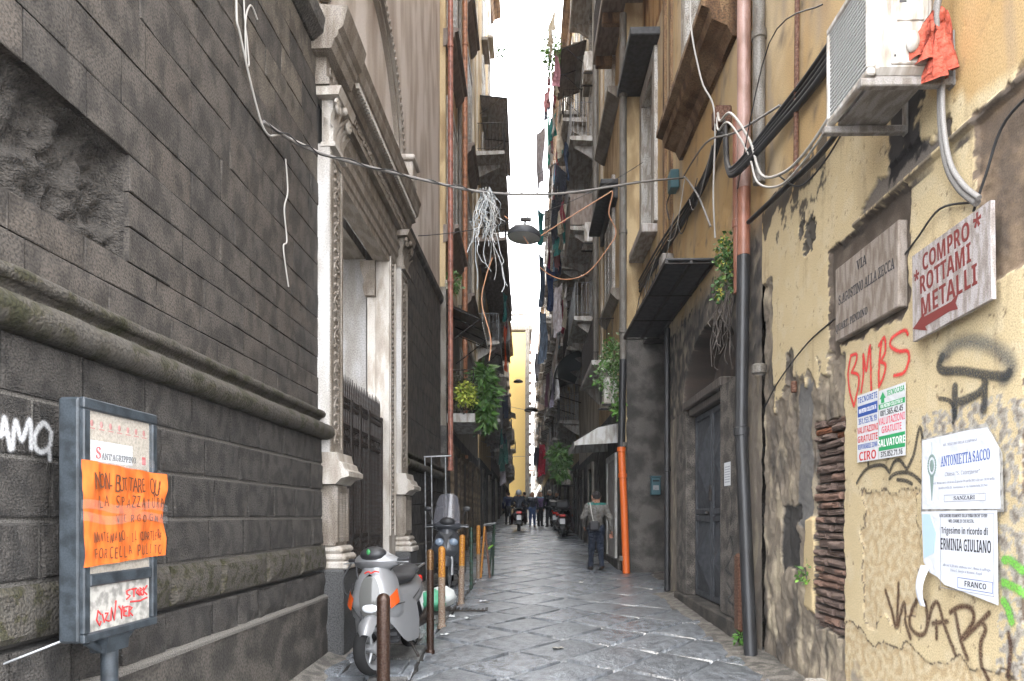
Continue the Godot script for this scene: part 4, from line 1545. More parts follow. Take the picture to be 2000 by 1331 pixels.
func make_house(called: String, label: String, F: Transform3D, right: bool, da: float, db: float, top: float, wall: Material, first: float, storey: float, bay: float, sd: int, bare := 99.0) -> Node3D:
	var ho := thing(called, label, "house", "", F)
	var r := RandomNumberGenerator.new()
	r.seed = sd
	var x0 := -db if right else da
	var x1 := -da if right else db
	var g := ground(da)
	var w := MB.new()
	w.box(Vector3(x0, g - 0.3, -1.6), Vector3(x1, top, 0.0))
	part(ho, "wall", w, wall)
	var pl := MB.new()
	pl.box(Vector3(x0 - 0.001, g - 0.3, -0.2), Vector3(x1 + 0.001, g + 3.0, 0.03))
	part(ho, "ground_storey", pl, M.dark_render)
	var cr := MB.new()
	cr.profile([Vector2(-0.3, top - 0.3), Vector2(0.1, top - 0.3), Vector2(0.2, top - 0.1), Vector2(0.5, top), Vector2(0.5, top + 0.12), Vector2(-0.3, top + 0.12)], x0, x1)
	part(ho, "eaves", cr, M.ochre_dark)
	var n := maxi(1, int((x1 - x0) / bay))
	var bw := (x1 - x0) / n
	var y := g + first
	var fl := 0
	while y < top - 2.8:
		for k in n:
			var xc := x0 + (k + 0.5) * bw
			window_at(ho, xc - 0.5, y, 1.0, 2.2, M.dirty_white, r.randi_range(0, 2))
			var c := r.randf()
			if c < 0.7 and y < bare:
				balcony(ho, xc - bw * 0.42, xc + bw * 0.42, y, r.randf_range(0.62, 0.85), [M.slab, M.slab, M.slab_white][r.randi_range(0, 2)], [M.iron, M.galvanised, M.galvanised][r.randi_range(0, 2)], r.randf() < 0.35)
				if r.randf() < 0.3: canopy(ho, xc - bw * 0.4, xc + bw * 0.4, y + 2.75, r.randf_range(0.75, 1.0), 0.3, [M.brown_sheet, M.grey_sheet, M.grey_sheet][r.randi_range(0, 2)])
			else:
				var s := MB.new()
				s.cbox(Vector3(xc - 0.75, y - 0.14, -0.05), Vector3(xc + 0.75, y, 0.26), 0.02)
				part(ho, "window_sill", s, M.concrete)
		y += storey
		fl += 1
	for k in n:
		var xc := x0 + (k + 0.5) * bw
		var dr := Node3D.new()
		dr.name = "shop_door"
		ho.add_child(dr, true)
		var f := MB.new()
		f.box(Vector3(xc - 0.75, g, 0.02), Vector3(xc - 0.6, g + 2.5, 0.1))
		f.box(Vector3(xc + 0.6, g, 0.02), Vector3(xc + 0.75, g + 2.5, 0.1))
		f.box(Vector3(xc - 0.75, g + 2.5, 0.02), Vector3(xc + 0.75, g + 2.68, 0.11))
		part(dr, "frame", f, M.concrete if k % 2 else M.cement)
		var sh := MB.new()
		for q in 16: sh.cbox(Vector3(xc - 0.6, g + 0.15 * q, 0.02), Vector3(xc + 0.6, g + 0.15 * q + 0.14, 0.06), 0.012)
		part(dr, "roller_shutter", sh, [M.door_paint, M.grey_sheet, M.green_paint, M.brown_sheet][r.randi_range(0, 3)])
	base(ho, Vector3((x0 + x1) / 2, g, 0))
	return ho

func pipe_run(called: String, label: String, path: Array, r: float, m: Material, collars: Array) -> Node3D:  # collars: fractions along the path
	var o := thing(called, label, "pipe", "drainpipes on the walls", Transform3D(Basis(), path[-1]))
	var p := []
	for q in path: p.append(q - path[-1])
	var mb := MB.new()
	mb.tube(p, r, 14)
	part(o, "pipe", mb, m)
	for c in collars:
		var k: float = c * (p.size() - 1)
		var i := mini(int(k), p.size() - 2)
		var q: Vector3 = p[i].lerp(p[i + 1], k - i)
		var cm := MB.new()
		cm.at(Transform3D(Basis(), q))
		cm.lathe([Vector2(r * 0.98, -0.05), Vector2(r * 1.22, -0.04), Vector2(r * 1.22, 0.04), Vector2(r * 0.98, 0.05)], 14)
		part(o, "collar", cm, m)
	return o

func make_right_row() -> void:
	var F := wall_right(2.12, 0.02)
	# corner house: smooth ochre front with its end wall towards the camera
	var ho := thing("house", "ochre corner house with bare grey end wall and orange pipe", "house", "", F)
	var g := ground(14.5)
	var w := MB.new()
	w.box(Vector3(-19.7, g - 0.3, -1.6), Vector3(-14.5, 24.0, 0.0))
	part(ho, "wall", w, M.ochre_light)
	var col := MB.new()
	col.sheet(24, 60, func(s, t):
		var y: float = lerpf(g - 0.2, 5.5, t)
		var a: float = clampf(s * 3.0, 0.0, 1.0) * PI / 2
		var x: float = -14.62 + 0.14 * sin(a) + 0.012 * fine.get_noise_2d(s * 2.0, y) - (0.015 if absf(y - 3.78) < 0.05 else 0.0)
		var z: float = 0.05 - 0.14 * (1.0 - cos(a)) - maxf(0.0, s - 0.333) * 2.45
		return Vector3(x, y, z))
	part(ho, "end_wall", col, M.grey_render)
	var gp := MB.new()
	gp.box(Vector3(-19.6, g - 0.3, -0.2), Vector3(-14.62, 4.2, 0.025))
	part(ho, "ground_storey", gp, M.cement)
	var kb := MB.new()
	kb.cbox(Vector3(-19.6, g - 0.2, -0.1), Vector3(-15.0, g + 0.24, 0.1), 0.02)
	part(ho, "kerb", kb, M.cement)
	for q in [[-17.6, 11.5], [-17.6, 7.0], [-17.6, 15.6]]:
		window_at(ho, q[0], q[1], 1.3, 2.6, M.dirty_white, 1)
	for q in [[-18.3, -15.3, 11.35, 0.28], [-17.9, -15.4, 6.85, 0.2]]:
		var s := MB.new()
		s.profile([Vector2(-0.05, q[2] - 0.28), Vector2(0.06, q[2] - 0.26), Vector2(q[3], q[2] - 0.12), Vector2(q[3], q[2]), Vector2(-0.05, q[2])], q[0], q[1])
		part(ho, "window_sill", s, M.concrete)
	var hd := MB.new()
	hd.cbox(Vector3(-18.6, 9.3, -0.05), Vector3(-15.6, 9.42, 0.4), 0.02)
	hd.cbox(Vector3(-18.55, 9.0, -0.05), Vector3(-15.65, 9.3, 0.1), 0.02)
	part(ho, "window_hood", hd, M.black_sheet)
	for x in [-15.1, -18.9]:
		var st := MB.new()
		st.box(Vector3(x, 5.6, -0.02), Vector3(x + 0.22, 23.0, 0.05))
		part(ho, "wall_strip", st, M.cream)
	# heavy balcony overhead
	var bb := Node3D.new()
	bb.name = "balcony"
	ho.add_child(bb, true)
	var sl := MB.new()
	sl.cbox(Vector3(-16.5, 12.6, -0.4), Vector3(-12.0, 12.8, 0.5), 0.02)
	part(bb, "slab", sl, M.brown_sheet)
	for x in [-16.3, -14.9, -13.5]:
		var be := MB.new()
		be.cbox(Vector3(x, 12.36, -0.4), Vector3(x + 0.16, 12.6, 0.46), 0.02)
		part(bb, "bracket", be, M.ochre_dark)
	var rl := MB.new()
	railing(rl, -16.45, -12.05, 12.8, 0.46, 1.0, 0.13)
	part(bb, "railing", rl, M.iron)
	# low balcony with planters
	balcony(ho, -19.6, -16.2, 5.4, 0.55, M.slab_white, M.iron)
	# door under the white canopy
	var dr := Node3D.new()
	dr.name = "door"
	ho.add_child(dr, true)
	var f := MB.new()
	f.box(Vector3(-17.35, ground(16) + 0.1, 0.02), Vector3(-17.2, 3.0, 0.08))
	f.box(Vector3(-15.75, ground(16) + 0.1, 0.02), Vector3(-15.6, 3.0, 0.08))
	f.box(Vector3(-17.35, 3.0, 0.02), Vector3(-15.6, 3.15, 0.08))
	part(dr, "frame", f, M.white_paint)
	var lf := MB.new()
	for k in 8: lf.cbox(Vector3(-17.2 + k * 0.182, ground(16) + 0.12, 0.02), Vector3(-17.03 + k * 0.182, 3.0, 0.05), 0.008)
	part(dr, "leaf", lf, M.grey_sheet)
	base(ho, Vector3(-17, ground(17), 0))
	# white scalloped canopy
	var cn := thing("canopy", "small white scalloped canopy over the door beyond the orange pipe", "canopy", "", F)
	var roof := MB.new()
	roof.sheet(14, 8, func(s, t):
		var x: float = lerpf(-17.4, -15.3, s)
		return Vector3(x, 3.78 - 0.42 * t * t + 0.012 * sin(s * 44.0), 0.02 + 1.0 * t))
	part(cn, "roof", roof, M.white_paint)
	for x in [-17.4, -15.3]:
		var sd := MB.new()
		sd.prism(PackedVector2Array([Vector2(0.02, 3.78), Vector2(0.5, 3.68), Vector2(1.02, 3.36), Vector2(1.02, 3.28), Vector2(0.02, 3.34)]), -0.01, 0.01)
		var o := part(cn, "side_panel", sd, M.white_paint)
		o.transform = Transform3D(Basis(Vector3(0, 0, 1), Vector3.UP, Vector3(-1, 0, 0)), Vector3(x, 0, 0))
	var ed := MB.new()
	for k in 14:
		var x := -17.4 + k * 0.15
		ed.prism(PackedVector2Array([Vector2(x, 3.37), Vector2(x, 3.26), Vector2(x + 0.04, 3.22), Vector2(x + 0.11, 3.22), Vector2(x + 0.15, 3.26), Vector2(x + 0.15, 3.37)]), 1.015, 1.03)
	part(cn, "valance", ed, M.white_paint)
	base(cn, Vector3(-16.3, 3.3, 0))
	# the row
	var hs := []
	hs.append(make_house("house", "tall house with green balcony rail just beyond the corner house", F, true, 19.75, 27.0, 25.0, M.cream, 6.9, 2.65, 3.5, 31))
	hs.append(make_house("house", "tall ochre house hung with washing, third beyond the metal awning", F.translated(Vector3(0.05, 0, 0)), true, 27.05, 36.0, 24.5, M.ochre_light, 4.6, 3.1, 2.9, 32))
	hs.append(make_house("house", "tall pale house halfway up the right-hand row", F.translated(Vector3(-0.05, 0, 0)), true, 36.05, 47.0, 25.5, M.cream, 4.3, 3.1, 2.6, 33))
	hs.append(make_house("house", "distant grey-brown house of the right-hand row", F.translated(Vector3(0.1, 0, 0)), true, 47.05, 63.0, 25.0, M.concrete, 4.3, 3.1, 3.0, 34))
	hs.append(make_house("house", "distant pale yellow house of the right-hand row", F.translated(Vector3(0.0, 0, 0)), true, 63.05, 95.0, 24.0, M.pale_yellow, 4.3, 3.2, 4.0, 35))
	hs.append(make_house("house", "farthest house of the right-hand row", F.translated(Vector3(0.2, 0, 0)), true, 95.05, 150.0, 24.0, M.cream, 4.3, 3.2, 6.0, 36))
	var tarp := thing("awning", "dark green tarpaulin awning sagging over the right-hand doorways", "awning", "", F)
	var tm := MB.new()
	tm.sheet(20, 8, func(s, t): return Vector3(lerpf(-29.0, -23.0, s), 7.3 - 1.0 * t * t - 0.18 * sin(s * PI * 3.0) * t * t, 0.03 + 1.15 * sin(t * 1.5)))
	part(tarp, "cloth", tm, M.tarp)
	var tf := MB.new()
	for x in [-29.0, -26.0, -23.0]: tf.tube([Vector3(x, 6.0, 0.0), Vector3(x, 6.35, 1.12)], 0.02, 6)
	part(tarp, "frame", tf, M.iron)
	base(tarp, Vector3(-26, 6.2, 0))
	# pipes
	var q := func(d, y, o): return F * Vector3(-d, y, o)
	pipe_run("drainpipe", "pale grey drainpipe at the far edge of the ochre corner house", [q.call(19.72, 24.0, 0.1), q.call(19.72, 12.0, 0.1), q.call(19.72, 5.2, 0.1)], 0.085, M.grey_pipe, [0.3, 1.1, 1.5, 1.8])
	pipe_run("drainpipe", "brown iron drainpipe running down the corner of the ochre house", [q.call(14.42, 12.3, 0.06), q.call(14.42, 8.0, 0.06), q.call(14.42, 5.0, 0.06)], 0.075, M.grey_pipe, [0.2, 0.55, 0.9, 1.3, 1.7])
	var lo := pipe_run("drainpipe", "bright orange plastic drainpipe with black upper length", [q.call(14.4, 3.1, 0.1), q.call(14.38, 2.0, 0.05), q.call(14.36, ground(14.4), 0.0)], 0.076, M.orange_pipe, [0.0, 0.25, 1.2])
	var bl := MB.new()
	bl.tube([q.call(14.42, 5.0, 0.06) - lo.position, q.call(14.4, 3.1, 0.1) - lo.position], 0.075, 14)
	part(lo, "upper_length", bl, M.black_pipe)

func make_left_row() -> void:
	var F := wall_left(-1.84, 0.0214)
	# first house: plastered, with tall windows
	var ho := thing("house", "cream house next to the church with copper pipes and planted balcony", "house", "", F)
	var g := ground(15.5)
	var w := MB.new()
	w.box(Vector3(15.48, g - 0.3, -1.6), Vector3(25.5, 26.0, 0.0))
	part(ho, "wall", w, M.ochre_light)
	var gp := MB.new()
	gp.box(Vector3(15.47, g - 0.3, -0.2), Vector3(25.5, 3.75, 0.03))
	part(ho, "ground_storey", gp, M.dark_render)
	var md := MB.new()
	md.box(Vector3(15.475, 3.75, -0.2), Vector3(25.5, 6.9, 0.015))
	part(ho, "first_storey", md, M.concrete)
	for x in [15.65, 20.4]:
		for y in [8.3, 12.75, 17.2, 21.4]:
			window_at(ho, x + 0.2, y, 1.5, 2.9, M.dirty_white, 1)
			var s := MB.new()
			s.profile([Vector2(-0.05, y - 0.4), Vector2(0.05, y - 0.38), Vector2(0.2, y - 0.22), Vector2(0.22, y - 0.1), Vector2(0.3, y - 0.08), Vector2(0.3, y), Vector2(-0.05, y)], x - 0.2, x + 2.2)
			part(ho, "window_sill", s, M.brown_sheet)
	for q in [18.1, 18.55, 23.0, 24.9]:
		var st := MB.new()
		st.box(Vector3(q, 6.9, -0.02), Vector3(q + 0.25, 25.6, 0.06))
		part(ho, "wall_strip", st, M.cream)
	var sc := MB.new()
	sc.box(Vector3(15.48, 6.85, -0.02), Vector3(25.5, 7.05, 0.09))
	part(ho, "string_course", sc, M.cream)
	var ev := MB.new()
	ev.profile([Vector2(-0.3, 25.7), Vector2(0.1, 25.7), Vector2(0.45, 26.0), Vector2(0.45, 26.15), Vector2(-0.3, 26.15)], 15.5, 25.5)
	part(ho, "eaves", ev, M.brown_sheet)
	for d in [16.2, 18.6, 21.4, 23.8]:
		var dr := Node3D.new()
		dr.name = "shop_door"
		ho.add_child(dr, true)
		var f := MB.new()
		f.box(Vector3(d, ground(d) - 0.1, 0.02), Vector3(d + 0.2, 3.2, 0.12))
		f.box(Vector3(d + 1.5, ground(d) - 0.1, 0.02), Vector3(d + 1.7, 3.2, 0.12))
		f.box(Vector3(d, 3.2, 0.02), Vector3(d + 1.7, 3.4, 0.12))
		part(dr, "frame", f, M.tufa)
		var lf := MB.new()
		for k in 6: lf.cbox(Vector3(d + 0.2 + k * 0.217, ground(d), 0.02), Vector3(d + 0.4 + k * 0.217, 3.2, 0.05), 0.01)
		part(dr, "leaf", lf, M.old_wood)
	# planted balcony
	var b := Node3D.new()
	b.name = "balcony"
	ho.add_child(b, true)
	var sl := MB.new()
	sl.box(Vector3(15.6, 3.84, -0.02), Vector3(17.9, 4.04, 0.66))
	part(b, "slab", sl, M.slab_white)
	var rl := MB.new()
	railing(rl, 15.63, 17.87, 4.04, 0.62, 1.0, 0.13)
	part(b, "railing", rl, M.iron)
	var door := MB.new()
	door.box(Vector3(18.6, 4.05, 0.0), Vector3(19.5, 6.3, 0.06))
	part(ho, "balcony_door", door, M.dirty_white)
	base(ho, Vector3(20, ground(20), 0))
	# awning over the planted balcony
	var aw := thing("awning", "small brown sheet awning with hanging tassels over the planted balcony", "awning", "", F)
	var sh := MB.new()
	sh.sheet(18, 4, func(s, t): return Vector3(lerpf(15.55, 18.3, s), 6.55 - 0.35 * t + (0.012 if int(s * 18.0) % 2 else 0.0) - 0.05 * sin(s * PI) * t, 0.02 + 0.8 * t))
	part(aw, "sheet", sh, M.brown_sheet)
	var fr := MB.new()
	for x in [15.58, 16.5, 17.4, 18.27]: fr.tube([Vector3(x, 6.52, 0.0), Vector3(x, 6.16, 0.82)], 0.016, 5)
	fr.tube([Vector3(15.55, 6.17, 0.82), Vector3(18.3, 6.17, 0.82)], 0.016, 5)
	fr.tube([Vector3(17.6, 5.6, 0.0), Vector3(17.6, 6.2, 0.78)], 0.014, 5)
	fr.tube([Vector3(15.6, 5.6, 0.0), Vector3(15.6, 6.2, 0.78)], 0.014, 5)
	part(aw, "frame", fr, M.iron)
	var ts := MB.new()
	for k in 24: ts.ball(Vector3(15.6 + k * 0.115, 6.1 - 0.03 * (k % 2), 0.83), Vector3(0.018, 0.03, 0.018), 4, 5)
	part(aw, "tassels", ts, M.dirty_white)
	base(aw, Vector3(17, 6.2, 0))
	var l2 := make_house("house", "second left-hand house with brown balcony screens and washing", F.translated(Vector3(0.06, 0, 0)), false, 25.55, 34.0, 26.5, M.ochre_light, 4.5, 3.05, 2.9, 51, 6.5)
	make_house("house", "third left-hand house with stone balcony up the street", F.translated(Vector3(0.0, 0, 0)), false, 34.05, 46.0, 22.0, M.concrete, 4.3, 3.1, 3.0, 52, 12.0)
	make_house("house", "fourth left-hand house just before the bright yellow building", F.translated(Vector3(-0.15, 0, 0)), false, 46.05, 78.0, 20.0, M.cream, 4.3, 3.1, 4.2, 53, 12.0)
	var off := Vector3((25.55 + 34.0) / 2, ground(25.55), 0)
	base(l2, -off)
	balcony(l2, 24.3, 31.0, 14.7, 1.0, M.slab, M.iron)
	balcony(l2, 24.0, 34.0, 11.5, 1.05, M.brown_sheet, M.iron)
	canopy(l2, 26.0, 32.0, 17.75, 1.05, 0.12, M.grey_sheet)
	balcony(l2, 24.6, 28.0, 8.0, 0.8, M.slab_white, M.galvanised)
	base(l2, off)
	var q := func(d, y, o): return F * Vector3(d, y, o)
	pipe_run("drainpipe", "copper red drainpipe at the end of the church wall", [q.call(15.25, 15.0, 0.14), q.call(15.25, 8.0, 0.14), q.call(15.25, 2.75, 0.14)], 0.06, M.copper_red, [0.2, 0.6, 1.0, 1.5, 1.85])
	pipe_run("drainpipe", "orange copper drainpipe between the windows of the cream house", [q.call(19.25, 19.0, 0.1), q.call(19.25, 9.0, 0.1), q.call(19.25, 4.3, 0.1)], 0.075, M.copper_orange, [0.2, 0.5, 0.8, 1.1, 1.6])
	pipe_run("drainpipe", "thin grey drainpipe beside the orange copper pipe", [q.call(18.0, 19.0, 0.08), q.call(18.0, 12.0, 0.08), q.call(18.0, 9.0, 0.08)], 0.05, M.grey_pipe, [0.4, 1.3])

func make_far() -> void:
	var o := thing("building", "bright yellow building with pale grey corner closing the street", "building", "", Transform3D(Basis(), Vector3(-1.0, ground(80), -80)))
	var w := MB.new()
	w.box(Vector3(-8, -1, -12), Vector3(2.55, 20.5, 0))
	part(o, "wall", w, M.far_yellow)
	var q := MB.new()
	q.box(Vector3(2.55, -1, -12), Vector3(3.05, 20.8, 0.06))
	part(o, "corner_strip", q, M.concrete)
	for k in 16:
		var b := MB.new()
		b.box(Vector3(3.05, 1.2 + k * 1.2, -0.5), Vector3(3.28, 1.55 + k * 1.2, 0.0))
		part(o, "window_ledge", b, M.brick1)
	var c := MB.new()
	c.profile([Vector2(-12, 20.8), Vector2(0.1, 20.8), Vector2(0.4, 21.2), Vector2(0.4, 21.5), Vector2(-12, 21.5)], -8, 3.4)
	part(o, "cornice", c, M.slab_white)
	var p := MB.new()
	for k in 20: p.box(Vector3(-7.5 + k * 0.5, 21.5, -0.2), Vector3(-7.35 + k * 0.5, 22.5, 0.0))
	p.box(Vector3(-7.8, 22.5, -0.3), Vector3(2.8, 22.7, 0.1))
	part(o, "parapet", p, M.concrete)
	var e := thing("building", "pale far building at the very end of the street", "building", "", Transform3D(Basis(), Vector3(6.0, ground(165), -165)))
	var ew := MB.new()
	ew.box(Vector3(-9, -2, -6), Vector3(9, 7.0, 0))
	part(e, "wall", ew, M.cream)
	for k in 6:
		for j in 2:
			var wn := MB.new()
			wn.box(Vector3(-7.6 + k * 2.6, 1.0 + j * 3.0, -0.1), Vector3(-6.6 + k * 2.6, 3.0 + j * 3.0, 0.05))
			part(e, "window", wn, M.window_glass)
	var er := MB.new()
	er.box(Vector3(-9.3, 7.0, -6), Vector3(9.3, 7.3, 0.4))
	part(e, "roof", er, M.brick1)

const STROKES := {
	"red": [[-5.158, 2.903, -5.201, 2.778, -5.172, 2.638, -5.108, 2.520], [-5.158, 2.909, -5.070, 2.898, -5.075, 2.844, -5.144, 2.780], [-5.144, 2.780, -5.043, 2.739, -5.035, 2.665, -5.108, 2.520], [-4.995, 2.606, -4.963, 2.729, -4.963, 2.870, -4.917, 2.745, -4.866, 2.910, -4.846, 2.591], [-4.708, 2.902, -4.739, 2.756, -4.744, 2.597], [-4.744, 2.880, -4.674, 2.919, -4.660, 2.823, -4.720, 2.764], [-4.720, 2.764, -4.655, 2.725, -4.687, 2.647, -4.744, 2.597], [-4.387, 2.865, -4.428, 2.901, -4.572, 2.891, -4.594, 2.843, -4.496, 2.783, -4.391, 2.758, -4.377, 2.698, -4.432, 2.630, -4.550, 2.634]],
	"black": [[-4.018, 2.637, -4.052, 2.592, -4.001, 2.550, -3.838, 2.515, -3.660, 2.459, -3.498, 2.414, -3.459, 2.426], [-3.646, 2.437, -3.643, 2.398, -3.703, 2.362, -3.838, 2.346, -3.899, 2.361, -3.899, 2.437], [-3.899, 2.437, -3.899, 2.367, -3.902, 2.276], [-3.643, 2.417, -3.646, 2.342, -3.652, 2.268]],
	"grey": [[-4.018, 2.637, -3.886, 2.677, -3.747, 2.661, -3.591, 2.593, -3.472, 2.501, -3.447, 2.441, -3.498, 2.402]],
	"tag": [[-5.059, 1.944, -4.967, 2.014, -4.849, 2.050, -4.683, 2.045, -4.604, 1.991], [-4.604, 1.991, -4.548, 2.056, -4.473, 2.063, -4.394, 1.998], [-4.394, 1.998, -4.313, 2.089, -4.250, 2.249, -4.198, 2.104], [-4.893, 2.090, -4.893, 2.046], [-4.604, 1.950, -4.527, 1.980, -4.382, 1.977, -4.268, 1.932, -4.202, 1.878], [-4.503, 1.938, -4.406, 1.926, -4.336, 1.903], [-4.046, 2.394, -3.949, 2.363, -3.907, 2.300, -3.920, 2.235]],
	"brown": [[-4.669, 1.185, -4.591, 1.070, -4.540, 0.961, -4.515, 1.080, -4.507, 1.250], [-4.515, 0.972, -4.441, 1.130, -4.413, 1.015, -4.354, 0.920], [-4.170, 1.065, -4.191, 1.162, -4.268, 1.171, -4.347, 1.103, -4.359, 0.997, -4.268, 0.954, -4.191, 0.986, -4.170, 1.065], [-4.170, 1.027, -4.113, 1.154, -4.056, 1.173, -3.997, 1.055, -3.898, 0.908], [-4.113, 1.049, -3.968, 1.084], [-4.076, 1.067, -4.076, 0.969], [-3.939, 1.141, -3.847, 1.186, -3.755, 1.187, -3.738, 1.120, -3.847, 0.999], [-3.892, 1.142, -3.847, 0.999, -3.790, 0.905], [-3.847, 0.993, -3.707, 1.102, -3.609, 1.183], [-3.674, 1.129, -3.638, 1.092, -3.679, 1.008, -3.674, 0.899, -3.628, 0.827], [-3.464, 1.100, -3.449, 1.020, -3.471, 0.870]],
	"green": [[-3.493, 1.471, -3.442, 1.469, -3.357, 1.420], [-3.498, 1.356, -3.428, 1.342, -3.355, 1.315], [-3.498, 1.262, -3.464, 1.224, -3.442, 1.165]],
	"white": [[2.869, 2.036, 2.885, 2.111, 2.901, 2.057, 2.918, 1.985], [2.929, 1.990, 2.947, 2.106, 2.981, 2.031, 3.028, 2.122, 3.036, 2.001], [3.146, 2.101, 3.108, 2.119, 3.061, 2.067, 3.058, 2.012, 3.095, 1.988, 3.146, 2.016, 3.159, 2.084], [3.144, 2.016, 3.150, 1.960], [2.863, 2.044, 2.907, 2.049]],
}

# ------------------------------------------------------------ signs, paint and street furniture
var font_sans: SystemFont
var font_serif: SystemFont
var font_hand: SystemFont

func words(parent: Node3D, text: String, h: float, p: Vector3, m: Material, wide_ := 1.0, serif := false, tilt := 0.0, left := false, hand := false) -> void:
	if font_sans == null:
		font_hand = SystemFont.new()
		font_hand.font_names = PackedStringArray(["Droid Sans"])
		font_sans = SystemFont.new()
		font_sans.font_names = PackedStringArray(["Droid Sans"])
		font_serif = SystemFont.new()
		font_serif.font_names = PackedStringArray(["Droid Serif"])
		font_sans.font_weight = 700
		font_serif.font_weight = 700
	var t := TextMesh.new()
	t.text = text
	t.font = font_hand if hand else font_serif if serif else font_sans
	t.font_size = 48
	t.pixel_size = h / (48.0 * 0.714)
	t.depth = 0.0012
	t.curve_step = 1.5
	t.horizontal_alignment = HORIZONTAL_ALIGNMENT_LEFT if left else HORIZONTAL_ALIGNMENT_CENTER
	t.vertical_alignment = VERTICAL_ALIGNMENT_CENTER
	var o := MeshInstance3D.new()
	o.name = "lettering"
	o.mesh = t
	o.material_override = m
	parent.add_child(o, true)
	o.transform = Transform3D(Basis(Vector3(0, 0, 1), tilt).scaled_local(Vector3(wide_, 1, 1)), p)

func ink(called: String, c: Color, rough := 0.8) -> StandardMaterial3D:
	if not M.has(called): mat(called, c, rough)
	return M[called]

func spray(parent: Node3D, strokes: Array, c: Color, thick: float, soft: float, strength: float, surface: Callable, lift: float) -> void:
	var lo := Vector2(1e9, 1e9)
	var hi := -lo
	var lines := []
	for s in strokes:
		var pts := []
		for k in range(0, s.size(), 2): pts.append(Vector3(s[k], s[k + 1], 0))
		var sm := curve(pts, 5) if pts.size() > 2 else pts
		for p in sm:
			lo = Vector2(minf(lo.x, p.x), minf(lo.y, p.y))
			hi = Vector2(maxf(hi.x, p.x), maxf(hi.y, p.y))
		lines.append(sm)
	lo -= Vector2.ONE * (thick + soft)
	hi += Vector2.ONE * (thick + soft)
	var ppm := 260.0
	var w := int((hi.x - lo.x) * ppm)
	var h := int((hi.y - lo.y) * ppm)
	var al := PackedFloat32Array()
	al.resize(w * h)
	for sm in lines:
		for k in sm.size() - 1:
			var a := Vector2(sm[k].x, sm[k].y)
			var b := Vector2(sm[k + 1].x, sm[k + 1].y)
			var r := thick * 0.5 + soft
			var i0 := clampi(int((minf(a.x, b.x) - r - lo.x) * ppm), 0, w - 1)
			var i1 := clampi(int((maxf(a.x, b.x) + r - lo.x) * ppm) + 1, 0, w - 1)
			var j0 := clampi(int((minf(a.y, b.y) - r - lo.y) * ppm), 0, h - 1)
			var j1 := clampi(int((maxf(a.y, b.y) + r - lo.y) * ppm) + 1, 0, h - 1)
			for j in range(j0, j1 + 1):
				for i in range(i0, i1 + 1):
					var p := Vector2(lo.x + (i + 0.5) / ppm, lo.y + (j + 0.5) / ppm)
					var q := Geometry2D.get_closest_point_to_segment(p, a, b)
					var v := 1.0 - smoothstep(thick * 0.5 - soft, thick * 0.5 + soft, p.distance_to(q))
					if v > al[j * w + i]: al[j * w + i] = v
	var by := PackedByteArray()
	by.resize(w * h * 4)
	by.fill(255)
	for j in h:
		for i in w:
			var speck := 0.75 + 0.5 * fine.get_noise_2d(i * 0.12, j * 0.12)
			by[((h - 1 - j) * w + i) * 4 + 3] = int(clampf(al[j * w + i] * strength * minf(1.0, speck), 0, 1) * 255)
	var im := Image.create_from_data(w, h, false, Image.FORMAT_RGBA8, by)
	var m := StandardMaterial3D.new()
	m.resource_name = "spray_paint"
	m.albedo_color = c.linear_to_srgb()
	m.albedo_texture = ImageTexture.create_from_image(im)
	m.transparency = BaseMaterial3D.TRANSPARENCY_ALPHA
	m.roughness = 0.7
	m.texture_repeat = false
	var mb := MB.new()
	var nx := maxi(2, int((hi.x - lo.x) / 0.02))
	var ny := maxi(2, int((hi.y - lo.y) / 0.02))
	mb.sheet(nx, ny, func(s, t):
		var x: float = lerpf(lo.x, hi.x, s)
		var y: float = lerpf(lo.y, hi.y, t)
		return Vector3(x, y, surface.call(x, y) + lift))
	part(parent, "graffiti", mb, m)

func paper(parent: Node3D, called: String, poly: PackedVector2Array, z: float, m: Material) -> MeshInstance3D:
	var mb := MB.new()
	mb.prism(poly, z - 0.001, z)
	return part(parent, called, mb, m)

func rect(x0: float, x1: float, y0: float, y1: float) -> PackedVector2Array:
	return PackedVector2Array([Vector2(x0, y0), Vector2(x1, y0), Vector2(x1, y1), Vector2(x0, y1)])

func lines_of_print(parent: Node3D, x0: float, x1: float, y: float, h: float, z: float, m: Material, sd: int) -> void:  # a line of small type
	var r := RandomNumberGenerator.new()
	r.seed = sd
	var mb := MB.new()
	var x := x0
	while x < x1:
		var w := minf(r.randf_range(0.012, 0.04), x1 - x)
		mb.box(Vector3(x, y, z), Vector3(x + w, y + h, z + 0.0006))
		x += w + 0.007
	part(parent, "small_print", mb, m).set_meta("kind", "stuff")

